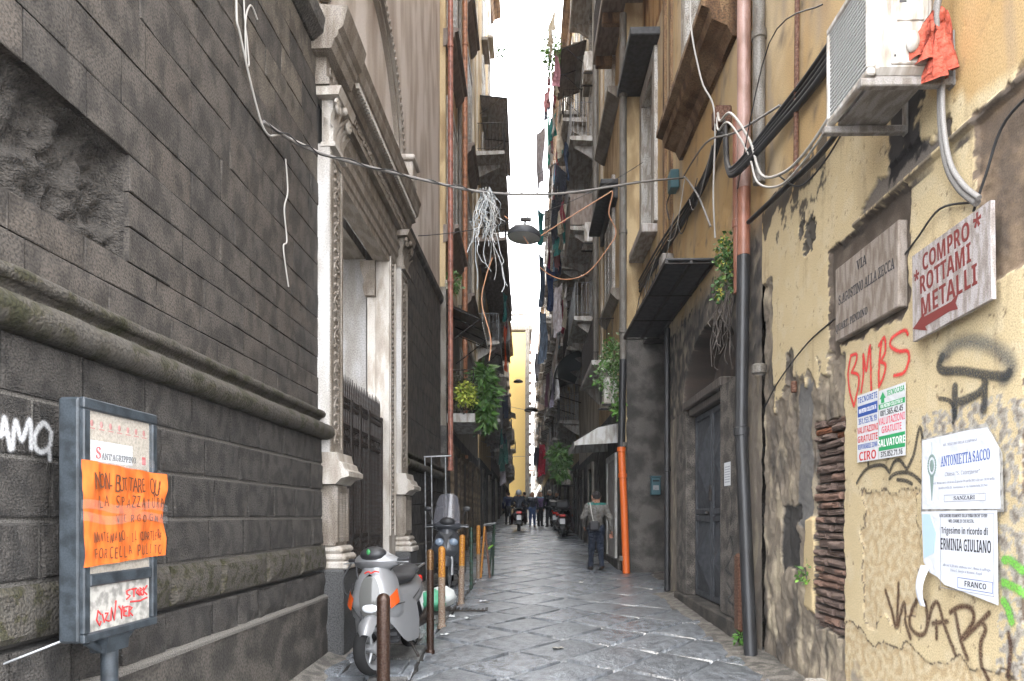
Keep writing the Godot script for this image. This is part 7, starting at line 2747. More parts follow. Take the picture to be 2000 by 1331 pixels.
func make_people() -> void:
	more_scooters()
	# the man walking away in the street
	var w := standing(0.085, 0.16)
	w.arms = [[Vector3(-0.29, 1.16, -0.02), Vector3(-0.24, 0.98, -0.2)], [Vector3(0.29, 1.14, 0.08), Vector3(0.33, 0.88, 0.02)]]
	var man := person("man seen from behind in grey jacket and dark jeans walking up the street", stand(1.84, 14.9, 0.06), {"top": Color(0.17, 0.165, 0.155), "trousers": Color(0.018, 0.026, 0.045), "shoes": Color(0.03, 0.022, 0.018), "hair": Color(0.03, 0.026, 0.024), "collar": Color(0.02, 0.16, 0.14), "skin": Color(0.4, 0.22, 0.15)}, w, 0.016)
	man.scale = Vector3.ONE * 1.0
	var bag := thing("shoulder_bag", "black shoulder bag with pale strap worn by the walking man", "bag", "", man.transform)
	var mb := MB.new()
	mb.cbox(Vector3(-0.2, 0.86, 0.13), Vector3(0.04, 1.08, 0.24), 0.04)
	part(bag, "bag", mb, M.black_plastic)
	mb = MB.new()
	mb.tube(curve([Vector3(-0.1, 1.07, 0.18), Vector3(-0.14, 1.3, 0.17), Vector3(-0.15, 1.47, 0.06), Vector3(-0.16, 1.44, -0.05)], 5), 0.013, 6)
	part(bag, "strap", mb, M.white_cable)
	var ph := MB.new()
	ph.cbox(Vector3(0.29, 0.7, -0.02), Vector3(0.37, 0.79, 0.0), 0.006)
	single("red_packet", ph, M.red_pipe, "small red packet held in the walking man's right hand", "packet", "", man.transform)
	# people farther up
	var p := standing(0.1)
	person("person in dark jacket over pale shirt and blue jeans facing the camera", stand(1.0, 33.5, PI), {"top": Color(0.03, 0.035, 0.05), "trousers": Color(0.05, 0.09, 0.2), "shoes": Color(0.15, 0.12, 0.1), "hair": Color(0.12, 0.11, 0.1), "collar": Color(0.4, 0.45, 0.55)}, p, 0.024)
	p = standing(0.08)
	p.arms[0] = [Vector3(-0.26, 1.15, -0.06), Vector3(-0.12, 1.08, -0.24)]
	person("person in purple patterned top and black trousers in the far group", stand(1.42, 34.2, PI + 0.4), {"top": Color(0.14, 0.09, 0.2), "trousers": Color(0.02, 0.02, 0.024), "shoes": Color(0.02, 0.02, 0.02), "hair": Color(0.2, 0.1, 0.05), "collar": Color(0.1, 0.25, 0.35)}, p, 0.024)
	p = standing(0.1)
	person("person in black coat with back turned in the far group", stand(1.85, 33.6, 0.3), {"top": Color(0.015, 0.016, 0.02), "trousers": Color(0.015, 0.015, 0.018), "shoes": Color(0.02, 0.02, 0.02), "hair": Color(0.35, 0.33, 0.3)}, p, 0.024).scale = Vector3.ONE * 1.06
	p = standing(0.08)
	person("person in dark clothes beside the parked scooters", stand(2.35, 35.5, 2.2), {"top": Color(0.03, 0.028, 0.03), "trousers": Color(0.02, 0.022, 0.03), "shoes": Color(0.02, 0.02, 0.02), "hair": Color(0.03, 0.025, 0.02)}, p, 0.024)
	var extra := [[0.7, 38.5, "person in olive coat far behind the rider", Color(0.06, 0.065, 0.035), Color(0.03, 0.03, 0.035), 0.4], [1.6, 40.5, "person in pale top farthest back in the street", Color(0.4, 0.4, 0.42), Color(0.04, 0.05, 0.09), 2.8], [2.0, 37.2, "person in brown jacket behind the black coat", Color(0.1, 0.06, 0.035), Color(0.03, 0.035, 0.06), 3.4], [-0.2, 36.0, "person in dark blue walking on the left of the far street", Color(0.02, 0.03, 0.08), Color(0.02, 0.02, 0.025), 0.1]]
	for e in extra:
		person(e[2], stand(e[0], e[1], e[5]), {"top": e[3], "trousers": e[4], "shoes": Color(0.02, 0.02, 0.02), "hair": Color(0.04, 0.03, 0.025)}, standing(0.09, 0.08), 0.028)
	# the rider on the moving scooter
	var r := {"legs": [[Vector3(-0.17, 0.84, -0.36), Vector3(-0.15, 0.46, -0.42), Vector3(-0.15, 0.4, -0.58)], [Vector3(0.17, 0.84, -0.36), Vector3(0.15, 0.46, -0.42), Vector3(0.15, 0.4, -0.58)]],
		"arms": [[Vector3(-0.28, 1.2, -0.2), Vector3(-0.32, 1.1, -0.44)], [Vector3(0.28, 1.2, -0.2), Vector3(0.32, 1.1, -0.44)]], "lean": Vector3(0, 0, -0.05)}
	person("rider in dark jacket and pale helmet on the scooter going up the street", Transform3D(Basis(), Vector3(0.3, ground(30.4) + 0.06, -30.4)), {"top": Color(0.035, 0.04, 0.06), "trousers": Color(0.03, 0.035, 0.05), "shoes": Color(0.02, 0.02, 0.02), "hair": Color(0.03, 0.03, 0.03)}, r, 0.026)
	var hm := MB.new()
	hm.ball(Vector3(0, 1.64, -0.06), Vector3(0.135, 0.14, 0.15), 10, 14)
	single("helmet", hm, mat("helmet_grey", Color(0.32, 0.34, 0.37), 0.25), "pale grey helmet worn by the scooter rider", "helmet", "", Transform3D(Basis(), Vector3(0.3, ground(30.4) + 0.06, -30.4)))

# ------------------------------------------------------------ wires, lamp, washing
func wire(label: String, pts: Array, r: float, m: Material, per := 6) -> void:
	var mb := MB.new()
	var p := curve(pts, per) if pts.size() > 2 else pts
	var o: Vector3 = p[0]
	for k in p.size(): p[k] -= o
	mb.tube(p, r, 6)
	single("cable", mb, m, label, "cable", "cables along the walls and over the street", Transform3D(Basis(), o))

func make_overhead() -> void:
	var R := wall_right(2.45, 0.0225)
	var C := wall_left(-2.36, 0.0488)
	var q := func(d, y, o): return R * Vector3(-d, y, o)
	var c := func(d, y, o): return C * Vector3(d, y, o)
	# main wire across the street
	var A: Vector3 = c.call(5.6, 4.93, 0.05)
	var path := [A, Vector3(-1.79, 5.05, -6.29), Vector3(-0.92, 5.26, -7.24), Vector3(-0.23, 5.33, -7.67), Vector3(0.62, 5.6, -8.25), Vector3(1.71, 6.15, -9.1), q.call(10.5, 6.9, 0.05)]
	wire("thick grey wire strung across the street from the church hook", path, 0.014, M.grey_cable)
	var wr := []
	for k in 60:
		var t := k / 59.0 * 5.0
		var i := mini(int(t), 4)
		var p: Vector3 = path[i].lerp(path[i + 1], t - i)
		wr.append(p + Vector3(0, 0.016 * cos(k * 1.3), 0.016 * sin(k * 1.3)))
	wire("thin black wire twisted round the thick grey wire", wr, 0.006, M.black_cable, 2)
	wire("white cable hanging in a loop down the church wall", [c.call(5.17, 7.0, 0.03), c.call(5.15, 5.6, 0.03), c.call(5.2, 5.35, 0.04), c.call(5.5, 4.98, 0.04), c.call(5.66, 4.86, 0.06), c.call(5.9, 4.98, 0.1), Vector3(-1.79, 5.06, -6.29)], 0.009, M.white_cable)
	wire("thin pale cable with a hooked end high on the church wall", [c.call(5.3, 7.0, 0.02), c.call(5.3, 5.75, 0.02), c.call(5.34, 5.4, 0.03), c.call(5.37, 5.25, 0.03), c.call(5.32, 5.25, 0.03), c.call(5.31, 5.55, 0.03), c.call(5.38, 5.72, 0.04), c.call(5.48, 5.68, 0.05)], 0.007, M.white_cable)
	wire("dangling strip of pale tape below the church hook", [c.call(6.05, 4.86, 0.06), c.call(6.1, 4.6, 0.06), c.call(6.02, 4.4, 0.06), c.call(6.08, 4.15, 0.06), c.call(6.0, 4.05, 0.06), c.call(6.12, 3.75, 0.06)], 0.007, M.white_cable)
	# lamp with its carrying wire
	var L := Vector3(0.2, 6.36, -11.3)
	wire("thin black wire carrying the street lamp from the church corner", sag(c.call(11.6, 6.45, 0.2), L + Vector3(0, 0.27, 0), 0.05), 0.007, M.black_cable, 1)
	wire("thin black wire carrying the street lamp from the ochre house", sag(L + Vector3(0, 0.27, 0), q.call(13.9, 8.9, 0.1), 0.1), 0.007, M.black_cable, 1)
	var lp := thing("street_lamp", "round dark street lamp hanging on a wire over the street", "lamp", "", Transform3D(Basis(Vector3(0, 0, 1), -0.08), L))
	var mb := MB.new()
	mb.lathe([Vector2(0.27, -0.06), Vector2(0.285, -0.02), Vector2(0.26, 0.04), Vector2(0.2, 0.09), Vector2(0.1, 0.13), Vector2(0.05, 0.15), Vector2(0.0, 0.155)], 32, true)
	part(lp, "shade", mb, M.door_paint)
	mb = MB.new()
	mb.lathe([Vector2(0.0, -0.1), Vector2(0.12, -0.09), Vector2(0.21, -0.06), Vector2(0.27, -0.055)], 28, true)
	part(lp, "diffuser", mb, mat("lamp_bowl", Color(0.4, 0.41, 0.4), 0.3))
	mb = MB.new()
	mb.tube([Vector3(0, 0.14, 0), Vector3(0, 0.27, 0)], 0.02, 8)
	mb.cbox(Vector3(-0.08, 0.22, -0.03), Vector3(0.1, 0.28, 0.03), 0.01)
	part(lp, "hanger", mb, M.iron)
	# far lamps over the street
	for f in [[1.18, 42.0, 8.2, "small dark street lamp over the far street before the yellow building"], [0.55, 60.0, 13.5, "tiny far street lamp higher up the street"]]:
		var fl := thing("street_lamp", f[3], "lamp", "", Transform3D(Basis(), Vector3(f[0], f[2], -f[1])))
		mb = MB.new()
		mb.lathe([Vector2(0.0, -0.05), Vector2(0.42, -0.06), Vector2(0.4, 0.06), Vector2(0.15, 0.2), Vector2(0.0, 0.22)], 18, true)
		part(fl, "shade", mb, M.iron)
	# loop of orange cable round the lamp
	wire("loop of orange cable hanging by the street lamp", [Vector3(-0.12, 6.62, -11.2), Vector3(0.1, 6.4, -11.15), Vector3(0.3, 6.1, -11.2), Vector3(0.4, 5.85, -11.2), Vector3(0.65, 5.68, -11.3), Vector3(0.95, 5.65, -11.4), Vector3(1.3, 5.82, -11.5), Vector3(1.62, 6.2, -11.4), Vector3(1.74, 6.45, -11.4), Vector3(1.62, 6.75, -11.4), Vector3(1.68, 7.1, -11.4), Vector3(1.55, 7.05, -11.4), Vector3(0.9, 6.65, -11.4), Vector3(0.42, 6.3, -11.3)], 0.009, M.orange_cable)
	# tangle of plastic strips caught on the wire
	var tg := MB.new()
	tg.tinted = true
	var top := Vector3(-0.3, 5.33, -7.66)
	for k in 30:
		tg.col = [Color(0.55, 0.56, 0.56), Color(0.4, 0.42, 0.42), Color(0.5, 0.48, 0.44), Color(0.3, 0.33, 0.34)][k % 4]
		var p := [top + Vector3(rr(-0.06, 0.06), rr(-0.02, 0.05), rr(-0.05, 0.05))]
		var long := 1.0 if k % 5 == 0 else rr(0.25, 0.7)
		for j in 9:
			p.append(p[-1] + Vector3(rr(-0.05, 0.056), -long * rr(0.03, 0.2), rr(-0.05, 0.05)))
		tg.tube(curve(p, 3), rr(0.002, 0.006), 4, false)
	single("plastic_tangle", tg, M.satin, "tangle of pale plastic strips caught on the wire across the street", "plastic", "")
	wire("orange cord trailing below the plastic tangle", [Vector3(-0.22, 4.6, -7.66), Vector3(-0.3, 4.35, -7.66), Vector3(-0.34, 4.1, -7.7), Vector3(-0.24, 3.7, -7.7), Vector3(-0.26, 3.45, -7.7)], 0.006, M.orange_cable)
	# cable bundles along the right-hand house
	for k in 4:
		wire(["thickest black cable slanting along the ochre wall", "black cable running just under the thickest one", "black cable sagging between its clips on the ochre wall", "lowest black cable of the bundle on the ochre wall"][k],
			[q.call(15.5, 6.55 + 0.07 * k, 0.06), q.call(12.0, 6.3 + 0.06 * k, 0.06 + 0.02 * k), q.call(9.3, 6.12 + 0.05 * k, 0.08), q.call(8.2, 6.3 + 0.05 * k, 0.1), q.call(7.6, 5.6 + 0.02 * k, 0.22), q.call(7.2, 5.32 + 0.03 * k, 0.24), q.call(6.4, 5.35 + 0.05 * k, 0.08), q.call(5.5, 5.28 + 0.06 * k, 0.05), q.call(4.3, 5.3 + 0.06 * k, 0.05), q.call(2.4, 5.35 + 0.06 * k, 0.05)], [0.032, 0.026, 0.018, 0.022][k], M.black_cable)
	wire("thick black pipe rising from the ledge to the ochre wall", [q.call(7.25, 4.82, 0.1), q.call(6.4, 4.75, 0.06), q.call(5.5, 4.66, 0.05), q.call(4.9, 4.72, 0.05)], 0.026, M.black_cable)
	wire("doubled white cable looping from the cable clip past the pink pipe", [q.call(8.2, 6.55, 0.16), q.call(7.6, 6.1, 0.3), q.call(7.2, 5.95, 0.3), q.call(6.9, 5.5, 0.2), q.call(6.7, 5.05, 0.15), q.call(6.2, 4.82, 0.12), q.call(5.6, 4.72, 0.14), q.call(5.1, 4.85, 0.1), q.call(4.9, 5.0, 0.08)], 0.014, M.white_cable)
	wire("second white cable looping beside the doubled one", [q.call(8.2, 6.5, 0.17), q.call(7.6, 6.0, 0.32), q.call(7.2, 5.85, 0.32), q.call(6.95, 5.4, 0.2), q.call(6.75, 5.0, 0.17), q.call(6.3, 4.75, 0.12), q.call(5.7, 4.66, 0.14), q.call(5.2, 4.75, 0.1)], 0.011, M.white_cable)
	wire("white cable drooping from the window above the cable clip", [q.call(8.3, 9.0, 0.3), q.call(8.32, 7.9, 0.46), q.call(8.25, 7.0, 0.35), q.call(8.2, 6.55, 0.2), q.call(8.25, 5.6, 0.2), q.call(8.35, 5.1, 0.15)], 0.011, M.white_cable)
	wire("grey wire falling from the clip to the black awning", [q.call(10.5, 6.9, 0.06), q.call(10.1, 6.7, 0.1), q.call(9.2, 6.0, 0.14), q.call(8.6, 5.35, 0.14)], 0.014, M.grey_cable)
	wire("grey wire rising right from the wire clamp across the pink pipe", [q.call(10.5, 6.9, 0.06), q.call(8.6, 6.4, 0.2), q.call(7.2, 5.75, 0.25), q.call(6.4, 5.55, 0.08)], 0.012, M.grey_cable)
	wire("thin dark wire sagging under the air conditioner", [q.call(6.4, 4.9, 0.1), q.call(5.9, 4.55, 0.1), q.call(5.4, 4.5, 0.1), q.call(4.9, 4.62, 0.1), q.call(4.6, 4.85, 0.06)], 0.008, M.black_cable)
	wire("thin wire along the wall into the street plaque recess", [q.call(7.0, 2.8, 0.02), q.call(6.6, 3.0, 0.02), q.call(5.9, 3.2, 0.02), q.call(5.36, 3.28, -0.01)], 0.007, M.black_cable)
	wire("thin wire from the plaque to the painted board's top", [q.call(4.43, 3.4, -0.005), q.call(4.25, 3.43, 0.02), q.call(4.0, 3.5, 0.03), q.call(3.7, 3.4, 0.03)], 0.007, M.black_cable)
	wire("dark wire climbing the bare brown wall above the painted board", [q.call(3.7, 3.35, 0.03), q.call(3.6, 3.5, 0.03), q.call(3.45, 3.7, 0.03), q.call(3.1, 3.75, 0.03), q.call(2.6, 3.9, 0.03)], 0.008, M.black_cable)
	wire("thin wire crossing from the pink pipe to the upper wall", [q.call(7.3, 5.2, 0.2), q.call(6.2, 6.0, 0.25), q.call(5.2, 5.6, 0.2)], 0.006, M.black_cable)
	for k in 9:
		var d := 8.6 + k * 0.75
		wire(["loose thin wire nearest the pink pipe", "second loose thin wire from the pink pipe", "third loose thin wire from the pink pipe", "fourth loose thin wire from the pink pipe", "fifth loose thin wire from the pink pipe", "loose thin wire above the middle of the black awning", "loose thin wire above the far end of the awning", "loose thin wire beside the small wall box", "farthest loose thin wire on the ochre wall"][k],
			[q.call(d, 6.5 + rr(-0.2, 0.2), 0.12), q.call(d + 0.4, 6.2 + rr(-0.3, 0.2), 0.16), q.call(d + 0.9, 5.9 + rr(-0.3, 0.3), 0.14), q.call(d + 1.3, 6.3, 0.1)], 0.007, [M.grey_cable, M.black_cable, M.white_cable][k % 3])
	# bracket and boxes
	var bx := thing("junction_box", "small teal junction box on the ochre wall above the cables", "box", "", R)
	mb = MB.new()
	mb.cbox(Vector3(-11.15, 6.95, 0.02), Vector3(-10.9, 7.25, 0.16), 0.015)
	part(bx, "box", mb, M.box_teal)
	mb = MB.new()
	mb.tube(curve([Vector3(-11.1, 7.0, 0.1), Vector3(-11.4, 6.9, 0.12), Vector3(-11.3, 6.6, 0.1)], 4), 0.012, 6)
	part(bx, "lead", mb, M.black_cable)
	base(bx, Vector3(-11, 6.95, 0))
	var b2 := thing("junction_box", "rusty grey box hanging under the cable bundle", "box", "", R)
	mb = MB.new()
	mb.cbox(Vector3(-11.7, 5.75, 0.0), Vector3(-11.4, 6.1, 0.2), 0.02)
	part(b2, "box", mb, M.ac_pan)
	base(b2, Vector3(-11.5, 5.75, 0))
	var cl := thing("cable_clip", "iron bracket with insulators where the cables gather", "bracket", "", R)
	mb = MB.new()
	mb.cbox(Vector3(-8.35, 6.4, 0.0), Vector3(-8.15, 6.62, 0.2), 0.02)
	part(cl, "bracket", mb, M.rusty)
	mb = MB.new()
	mb.tube([Vector3(-6.6, 7.45, 0.02), Vector3(-6.55, 7.48, 0.3)], 0.014, 6)
	part(cl, "arm", mb, M.galvanised)
	base(cl, Vector3(-8.25, 6.4, 0))
	make_washing()

func make_washing() -> void:
	var N := Color(0.02, 0.025, 0.045)
	var items := [
		["trousers", 1.66, 20.6, 12.9, 0.45, 1.0, Color(0.03, 0.05, 0.1), "dark blue trousers hanging from the blue-railed balcony"],
		["shirt", 1.55, 21.4, 12.6, 0.5, 0.8, N, "navy shirt hanging beside the dark blue trousers"],
		["trousers", 1.5, 22.3, 12.9, 0.4, 1.2, Color(0.015, 0.015, 0.02), "long black trousers third from the blue-railed balcony"],
		["towel", 1.52, 23.1, 12.5, 0.5, 1.5, Color(0.015, 0.018, 0.03), "long black cloth fourth from the blue-railed balcony"],
		["towel", 1.35, 24.6, 11.8, 0.3, 1.3, Color(0.12, 0.01, 0.05), "crimson cloth among the black washing on the right"],
		["towel", 1.1, 26.6, 13.6, 0.5, 1.3, Color(0.015, 0.2, 0.2), "teal cloth on the outermost line high on the right"],
		["towel", 1.2, 27.5, 12.2, 0.6, 2.0, Color(0.08, 0.11, 0.17), "slate blue sheet on the outermost line high on the right"],
		["towel", 1.25, 29.5, 18.4, 0.7, 2.4, Color(0.45, 0.42, 0.46), "pale patterned sheet hanging topmost on the right"],
		["shirt", 1.5, 28.0, 18.2, 0.5, 2.2, Color(0.03, 0.3, 0.22), "green cloth hanging beside the topmost pale sheet"],
		["towel", 1.2, 21.8, 9.6, 0.6, 1.3, Color(0.01, 0.025, 0.09), "deep blue towel hanging left of the white air conditioner"],
		["towel", 1.5, 22.5, 9.3, 0.5, 1.6, Color(0.5, 0.47, 0.5), "pale sheet hanging beside the deep blue towel"],
		["towel", 1.05, 23.4, 8.7, 0.5, 1.7, Color(0.12, 0.16, 0.22), "grey blue cloth at the sky edge below the lamp"],
		["towel", 1.15, 24.2, 8.6, 0.4, 1.4, Color(0.62, 0.63, 0.66), "white towel at the sky edge below the lamp"],
		["shirt", 0.95, 26.0, 7.9, 0.7, 0.9, Color(0.5, 0.48, 0.54), "pale lilac shirt below the white towel"],
		["trousers", 1.3, 25.0, 6.9, 0.4, 1.2, Color(0.1, 0.04, 0.07), "plum trousers over the dark awnings on the right"],
		["towel", 1.45, 24.4, 6.9, 0.4, 1.3, Color(0.4, 0.37, 0.5), "lavender towel over the dark awnings on the right"],
		["towel", 1.55, 23.6, 7.0, 0.35, 1.3, Color(0.6, 0.6, 0.62), "narrow white cloth over the dark awnings on the right"],
		["towel", 1.22, 27.4, 4.6, 0.5, 1.3, Color(0.32, 0.01, 0.03), "bright red cloth hanging low over the far street"],
		["shirt", 1.1, 28.2, 4.5, 0.5, 1.0, Color(0.03, 0.03, 0.05), "black shirt hanging beside the bright red cloth"],
		["towel", -0.25, 26.0, 8.9, 0.6, 1.6, Color(0.65, 0.1, 0.03), "orange red cloth on the left behind the plastic tangle"],
		["shirt", -0.35, 27.6, 4.6, 0.5, 1.1, Color(0.03, 0.12, 0.1), "dark green shirt on the low left-hand line"],
		["towel", -0.4, 28.4, 4.4, 0.5, 1.4, Color(0.5, 0.47, 0.52), "pale striped cloth on the low left-hand line"],
		["trousers", -0.35, 29.2, 4.3, 0.4, 1.2, Color(0.3, 0.05, 0.1), "wine red trousers on the low left-hand line"],
		["shirt", -0.3, 30.2, 7.0, 0.5, 1.0, Color(0.02, 0.03, 0.07), "navy shirt on the upper left-hand line"],
	]
	for i in items:
		hang(i[0], Vector3(i[1], i[3], -i[2]), rr(-0.65, 0.65) + PI / 2, i[4], i[5], i[6], i[7])
	# whole lines of washing, strung along the balconies
	var nth := ["first", "second", "third", "fourth", "fifth", "sixth", "seventh", "eighth"]
	var kinds := ["shirt", "towel", "trousers", "towel", "shirt"]
	var tints := [["navy", Color(0.02, 0.03, 0.07)], ["white", Color(0.6, 0.6, 0.62)], ["black", Color(0.015, 0.015, 0.018)], ["sky blue", Color(0.16, 0.28, 0.42)], ["wine red", Color(0.25, 0.02, 0.05)], ["cream", Color(0.55, 0.5, 0.4)], ["teal", Color(0.02, 0.18, 0.17)], ["grey", Color(0.25, 0.26, 0.28)], ["pink", Color(0.5, 0.22, 0.26)]]
	var lns := [[1.62, 20.2, 25.5, 8.75, "lowest long washing line on the right", 7], [1.55, 20.6, 26.0, 11.5, "second washing line up on the right", 8], [1.5, 21.0, 27.5, 14.2, "third washing line up on the right", 8], [1.45, 22.0, 29.0, 16.9, "fourth washing line up on the right", 8], [1.4, 24.0, 30.0, 19.7, "topmost washing line on the right", 7], [-0.42, 26.5, 31.5, 5.2, "lower long washing line on the left", 7], [-0.3, 26.5, 32.0, 10.6, "upper long washing line on the left", 6]]
	for l in lns:
		var a := Vector3(l[0], l[3], -l[1])
		var b := Vector3(l[0] + (l[2] - l[1]) * 0.02, l[3], -l[2])
		wire(l[4], sag(a, b, 0.06, 8), 0.006, M.white_cable, 1)
		for k in l[5]:
			var t: float = (k + 0.5 + rr(-0.2, 0.2)) / l[5]
			var tn: Array = tints[rng.randi_range(0, 8)]
			var kd: String = kinds[rng.randi_range(0, 4)]
			hang(kd, a.lerp(b, t) - Vector3(0, 0.06, 0), PI / 2 + rr(-0.45, 0.45), rr(0.4, 0.65), rr(0.6, 1.15), tn[1], "%s %s, %s along the %s" % [tn[0], kd, nth[k], l[4]])
	# washing poles and lines
	var lines := [[[0.75, 9.35, 26], [2.5, 9.0, 21.0], "washing pole reaching out below the lamp on the right"], [[0.6, 6.9, 30], [2.7, 6.6, 27], "thin pole reaching out over the dark awnings"], [[0.9, 13.7, 24.0], [2.6, 12.9, 20.0], "long washing pole high on the right"], [[-1.3, 4.6, 26], [-0.2, 4.7, 31], "washing line low on the left"], [[1.3, 4.65, 26.8], [2.6, 4.6, 28.5], "washing line carrying the bright red cloth"], [[-1.2, 4.3, 30], [2.8, 4.4, 30], "low wire across the far street"], [[-1.1, 7.2, 33], [2.9, 6.4, 33], "upper wire across the far street"], [[1.0, 18.5, 30], [2.6, 18.3, 26], "topmost washing pole on the right"]]
	for l in lines:
		var a := Vector3(l[0][0], l[0][1], -l[0][2])
		var b := Vector3(l[1][0], l[1][1], -l[1][2])
		wire(l[2], sag(a, b, 0.03, 6), 0.012, M.grey_cable, 1)
	# air conditioners on the far balconies
	for k in 4:
		var p: Array = [[2.28, 9.75, 20.4, "white air conditioner below the orange cable loop on the right"], [2.3, 14.9, 20.6, "white air conditioner high beside the brown canopy on the right"], [2.2, 2.95, 27.8, "white air conditioner low over the parked scooters"], [2.15, 4.15, 15.25, "white box on brackets under the right-hand ivy"]][k]
		var a := thing("air_conditioner", p[3], "air conditioner", "air conditioners along the right-hand row", Transform3D(Basis(Vector3.UP, -PI / 2), Vector3(p[0], p[1], -p[2])))
		var mb := MB.new()
		mb.cbox(Vector3(-0.38, 0, -0.15), Vector3(0.38, 0.58, 0.15), 0.02)
		part(a, "casing", mb, M.ac_white)
		mb = MB.new()
		mb.at(Transform3D(Basis(Vector3.RIGHT, PI / 2), Vector3(-0.08, 0.29, 0.15)))
		mb.lathe([Vector2(0.0, 0.004), Vector2(0.23, 0.004), Vector2(0.24, 0.0)], 20)
		part(a, "fan_grille", mb, M.ac_dark)
		mb = MB.new()
		mb.box(Vector3(-0.32, -0.04, -0.35), Vector3(-0.28, -0.002, 0.18))
		mb.box(Vector3(0.28, -0.04, -0.35), Vector3(0.32, -0.002, 0.18))
		part(a, "bracket", mb, M.iron)

# ------------------------------------------------------------ plants
func leaves(mb: MB, c: Vector3, r: Vector3, n: int, size: float, cols: Array, droop := 0.3, long := 1.0) -> void:
	mb.tinted = true
	for k in n:
		var v := Vector3(rng.randfn(0, 0.5), rng.randfn(0, 0.5), rng.randfn(0, 0.5))
		if v.length() > 1.25: v = v.normalized() * rr(0.6, 1.1)
		var p := c + v * r
		var s := size * rr(0.4, 1.5)
		var dir := (v.normalized() * 0.6 + Vector3(rr(-1, 1), rr(-0.7, 0.8) - droop, rr(-1, 1))).normalized()
		var side := dir.cross(Vector3(rr(-1, 1), rr(-1, 1), rr(-1, 1))).normalized()
		var up := side.cross(dir)
		mb.col = (cols[rng.randi_range(0, cols.size() - 1)] as Color) * rr(0.75, 1.2)
		mb.col.a = 1.0
		var tip := p + dir * s * long
		var m := p + dir * s * 0.5 * long
		mb.tri(p, m + side * s * 0.32 + up * s * 0.1, tip)
		mb.tri(p, tip, m - side * s * 0.32 + up * s * 0.1)

func plant(label: String, at: Vector3, clumps: Array, size: float, cols: Array, droop := 0.3, long := 1.0) -> Node3D:
	var o := thing("plant", label, "plant", "", Transform3D(Basis(), at))
	var mb := MB.new()
	for c in clumps: leaves(mb, c[0], c[1], c[2], size, cols, droop, long)
	part(o, "foliage", mb, M.leaf)
	var st := MB.new()
	for c in clumps:
		var top: Vector3 = c[0]
		st.tube(curve([Vector3(rr(-0.05, 0.05), 0, 0), top * 0.5 + Vector3(rr(-0.06, 0.06), 0, rr(-0.06, 0.06)), top + Vector3(0, c[1].y * 0.5, 0)], 4), 0.008, 5)
	part(o, "stems", st, M.old_wood)
	return o

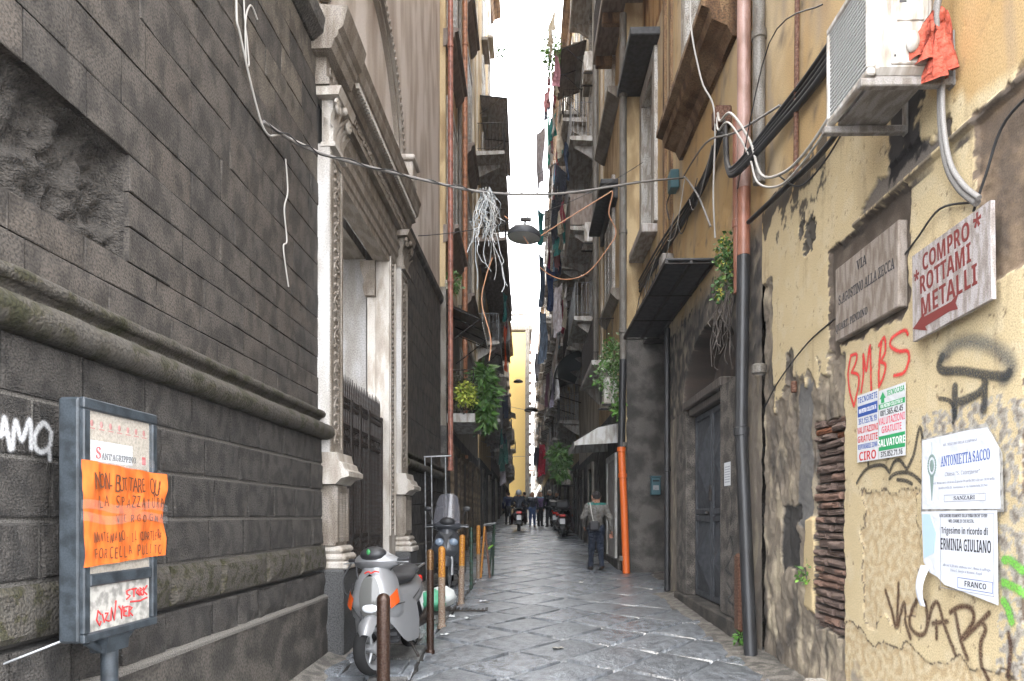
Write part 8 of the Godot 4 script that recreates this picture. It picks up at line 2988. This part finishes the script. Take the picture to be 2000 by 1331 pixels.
func make_plants() -> void:
	var lm := mat("leaf", Color(1, 1, 1), 0.55)
	lm.vertex_color_use_as_albedo = true
	lm.backlight_enabled = true
	lm.backlight = Color(0.35, 0.35, 0.35)
	var G := [Color(0.05, 0.12, 0.03), Color(0.08, 0.17, 0.04), Color(0.035, 0.085, 0.028), Color(0.12, 0.2, 0.06)]
	var R := wall_right(2.45, 0.0225)
	var L := wall_left(-1.84, 0.0214)
	# shrub rooted in the wall over the awning
	plant("leafy shrub with tiny yellow flowers growing from the wall by the pink pipe", R * Vector3(-7.95, 3.9, 0.12), [[Vector3(0.05, 0.85, -0.05), Vector3(0.16, 0.24, 0.16), 620], [Vector3(0.0, 0.5, -0.1), Vector3(0.13, 0.16, 0.14), 220]], 0.05, [G[1], G[3], G[0], Color(0.2, 0.3, 0.07), G[0], G[2], G[1], G[0], Color(0.42, 0.36, 0.06)])
	var dead := MB.new()
	for k in 22:
		var p := [R * Vector3(-8.1 + rr(-0.3, 0.3), 4.3, 0.12)]
		for j in 4: p.append(p[-1] + Vector3(rr(-0.08, 0.05), rr(-0.28, -0.05), rr(-0.1, 0.1)))
		dead.tube(curve(p, 3), 0.005, 4, false)
	single("dry_stems", dead, M.old_wood, "dry brown stems hanging below the wall shrub", "plant", "")
	plant("small green tuft hanging at the top edge beside the pink pipe", R * Vector3(-7.95, 7.85, 0.2), [[Vector3(0, 0.4, 0), Vector3(0.12, 0.35, 0.14), 260]], 0.05, G)
	# white-edged ivy on the right
	plant("tall variegated ivy climbing beside the orange pipe", Vector3(2.12, 4.0, -15.0), [[Vector3(0.15, 1.25, 0.0), Vector3(0.3, 0.4, 0.3), 520], [Vector3(0.05, 0.8, 0.05), Vector3(0.38, 0.4, 0.35), 620], [Vector3(0.2, 0.35, 0.1), Vector3(0.3, 0.35, 0.3), 480]], 0.075, [G[1], G[3], G[1], Color(0.3, 0.38, 0.24), Color(0.1, 0.24, 0.04)])
	plant("bright green fern hanging under the variegated ivy", Vector3(2.42, 3.75, -14.7), [[Vector3(0, 0.25, 0), Vector3(0.2, 0.25, 0.2), 300]], 0.07, [Color(0.1, 0.26, 0.03), Color(0.14, 0.3, 0.05)], 0.5, 1.4)
	# plants of the left-hand balcony
	plant("dark ivy covering the railing of the planted balcony", Vector3(-1.2, 4.05, -15.55), [[Vector3(-0.1, 0.5, 0.0), Vector3(0.3, 0.36, 0.06), 1500], [Vector3(0.1, 0.45, 0.0), Vector3(0.28, 0.36, 0.06), 1300], [Vector3(0.34, 0.45, -0.9), Vector3(0.07, 0.36, 0.7), 900]], 0.055, [Color(0.05, 0.055, 0.03), Color(0.075, 0.075, 0.045), Color(0.04, 0.042, 0.028), Color(0.1, 0.09, 0.065)])
	plant("yellow-green leafy clump on the planted balcony", Vector3(-1.04, 4.15, -15.42), [[Vector3(0.0, 0.3, 0.0), Vector3(0.23, 0.27, 0.12), 420]], 0.085, [Color(0.3, 0.36, 0.04), Color(0.38, 0.42, 0.07), Color(0.22, 0.3, 0.04)], 0.5)
	plant("long-leaved spider plant spilling over the end of the planted balcony", L * Vector3(15.9, 4.2, 0.85), [[Vector3(0.0, 0.75, 0), Vector3(0.2, 0.24, 0.22), 420], [Vector3(0.08, 0.3, 0.0), Vector3(0.2, 0.35, 0.22), 420], [Vector3(0.05, -0.15, 0.0), Vector3(0.14, 0.3, 0.16), 260]], 0.12, [G[0], G[1], G[3], Color(0.09, 0.2, 0.04)], 0.7, 2.0)
	plant("pale fern growing at the church corner above the small awning", L * Vector3(15.6, 6.7, 0.12), [[Vector3(0.05, 0.3, 0), Vector3(0.16, 0.25, 0.14), 260]], 0.07, [G[1], G[3], Color(0.2, 0.28, 0.14)], 0.2, 1.3)
	plant("tall dark plant beside the pale door above the planted balcony", L * Vector3(19.6, 4.1, 0.5), [[Vector3(0, 1.1, 0), Vector3(0.28, 0.7, 0.4), 700], [Vector3(0, 0.4, 0), Vector3(0.25, 0.4, 0.4), 300]], 0.09, [G[0], G[2], G[2]], 0.4, 1.5)
	plant("hanging green plant low over the far right-hand balcony", Vector3(1.65, 3.3, -24.0), [[Vector3(0, 0.5, 0), Vector3(0.35, 0.35, 0.4), 380], [Vector3(0, 0.0, 0), Vector3(0.25, 0.35, 0.35), 260]], 0.13, [G[0], G[1], G[3]], 0.6, 1.8)
	plant("green bush on the topmost balcony at the right of the sky", Vector3(1.5, 18.6, -26.0), [[Vector3(0, 0.7, 0), Vector3(0.35, 0.8, 0.5), 700]], 0.1, [Color(0.12, 0.26, 0.04), G[1], Color(0.16, 0.3, 0.06)])
	plant("little weed at the foot of the black drainpipe", Vector3(2.5, ground(7.5), -7.45), [[Vector3(0, 0.09, 0), Vector3(0.06, 0.07, 0.06), 60]], 0.05, [Color(0.1, 0.28, 0.03), G[1]])
	plant("small weed rooted beside the bared bricks", R * Vector3(-5.95, 1.12, 0.03), [[Vector3(0, 0.08, 0), Vector3(0.05, 0.1, 0.08), 50]], 0.045, [Color(0.14, 0.3, 0.04), G[1]])
	plant("thin sprig growing from the eaves at the left of the sky", L * Vector3(31.5, 22.6, 0.6), [[Vector3(0.1, 0.3, 0.3), Vector3(0.3, 0.3, 0.4), 90]], 0.12, [G[2], G[0]])
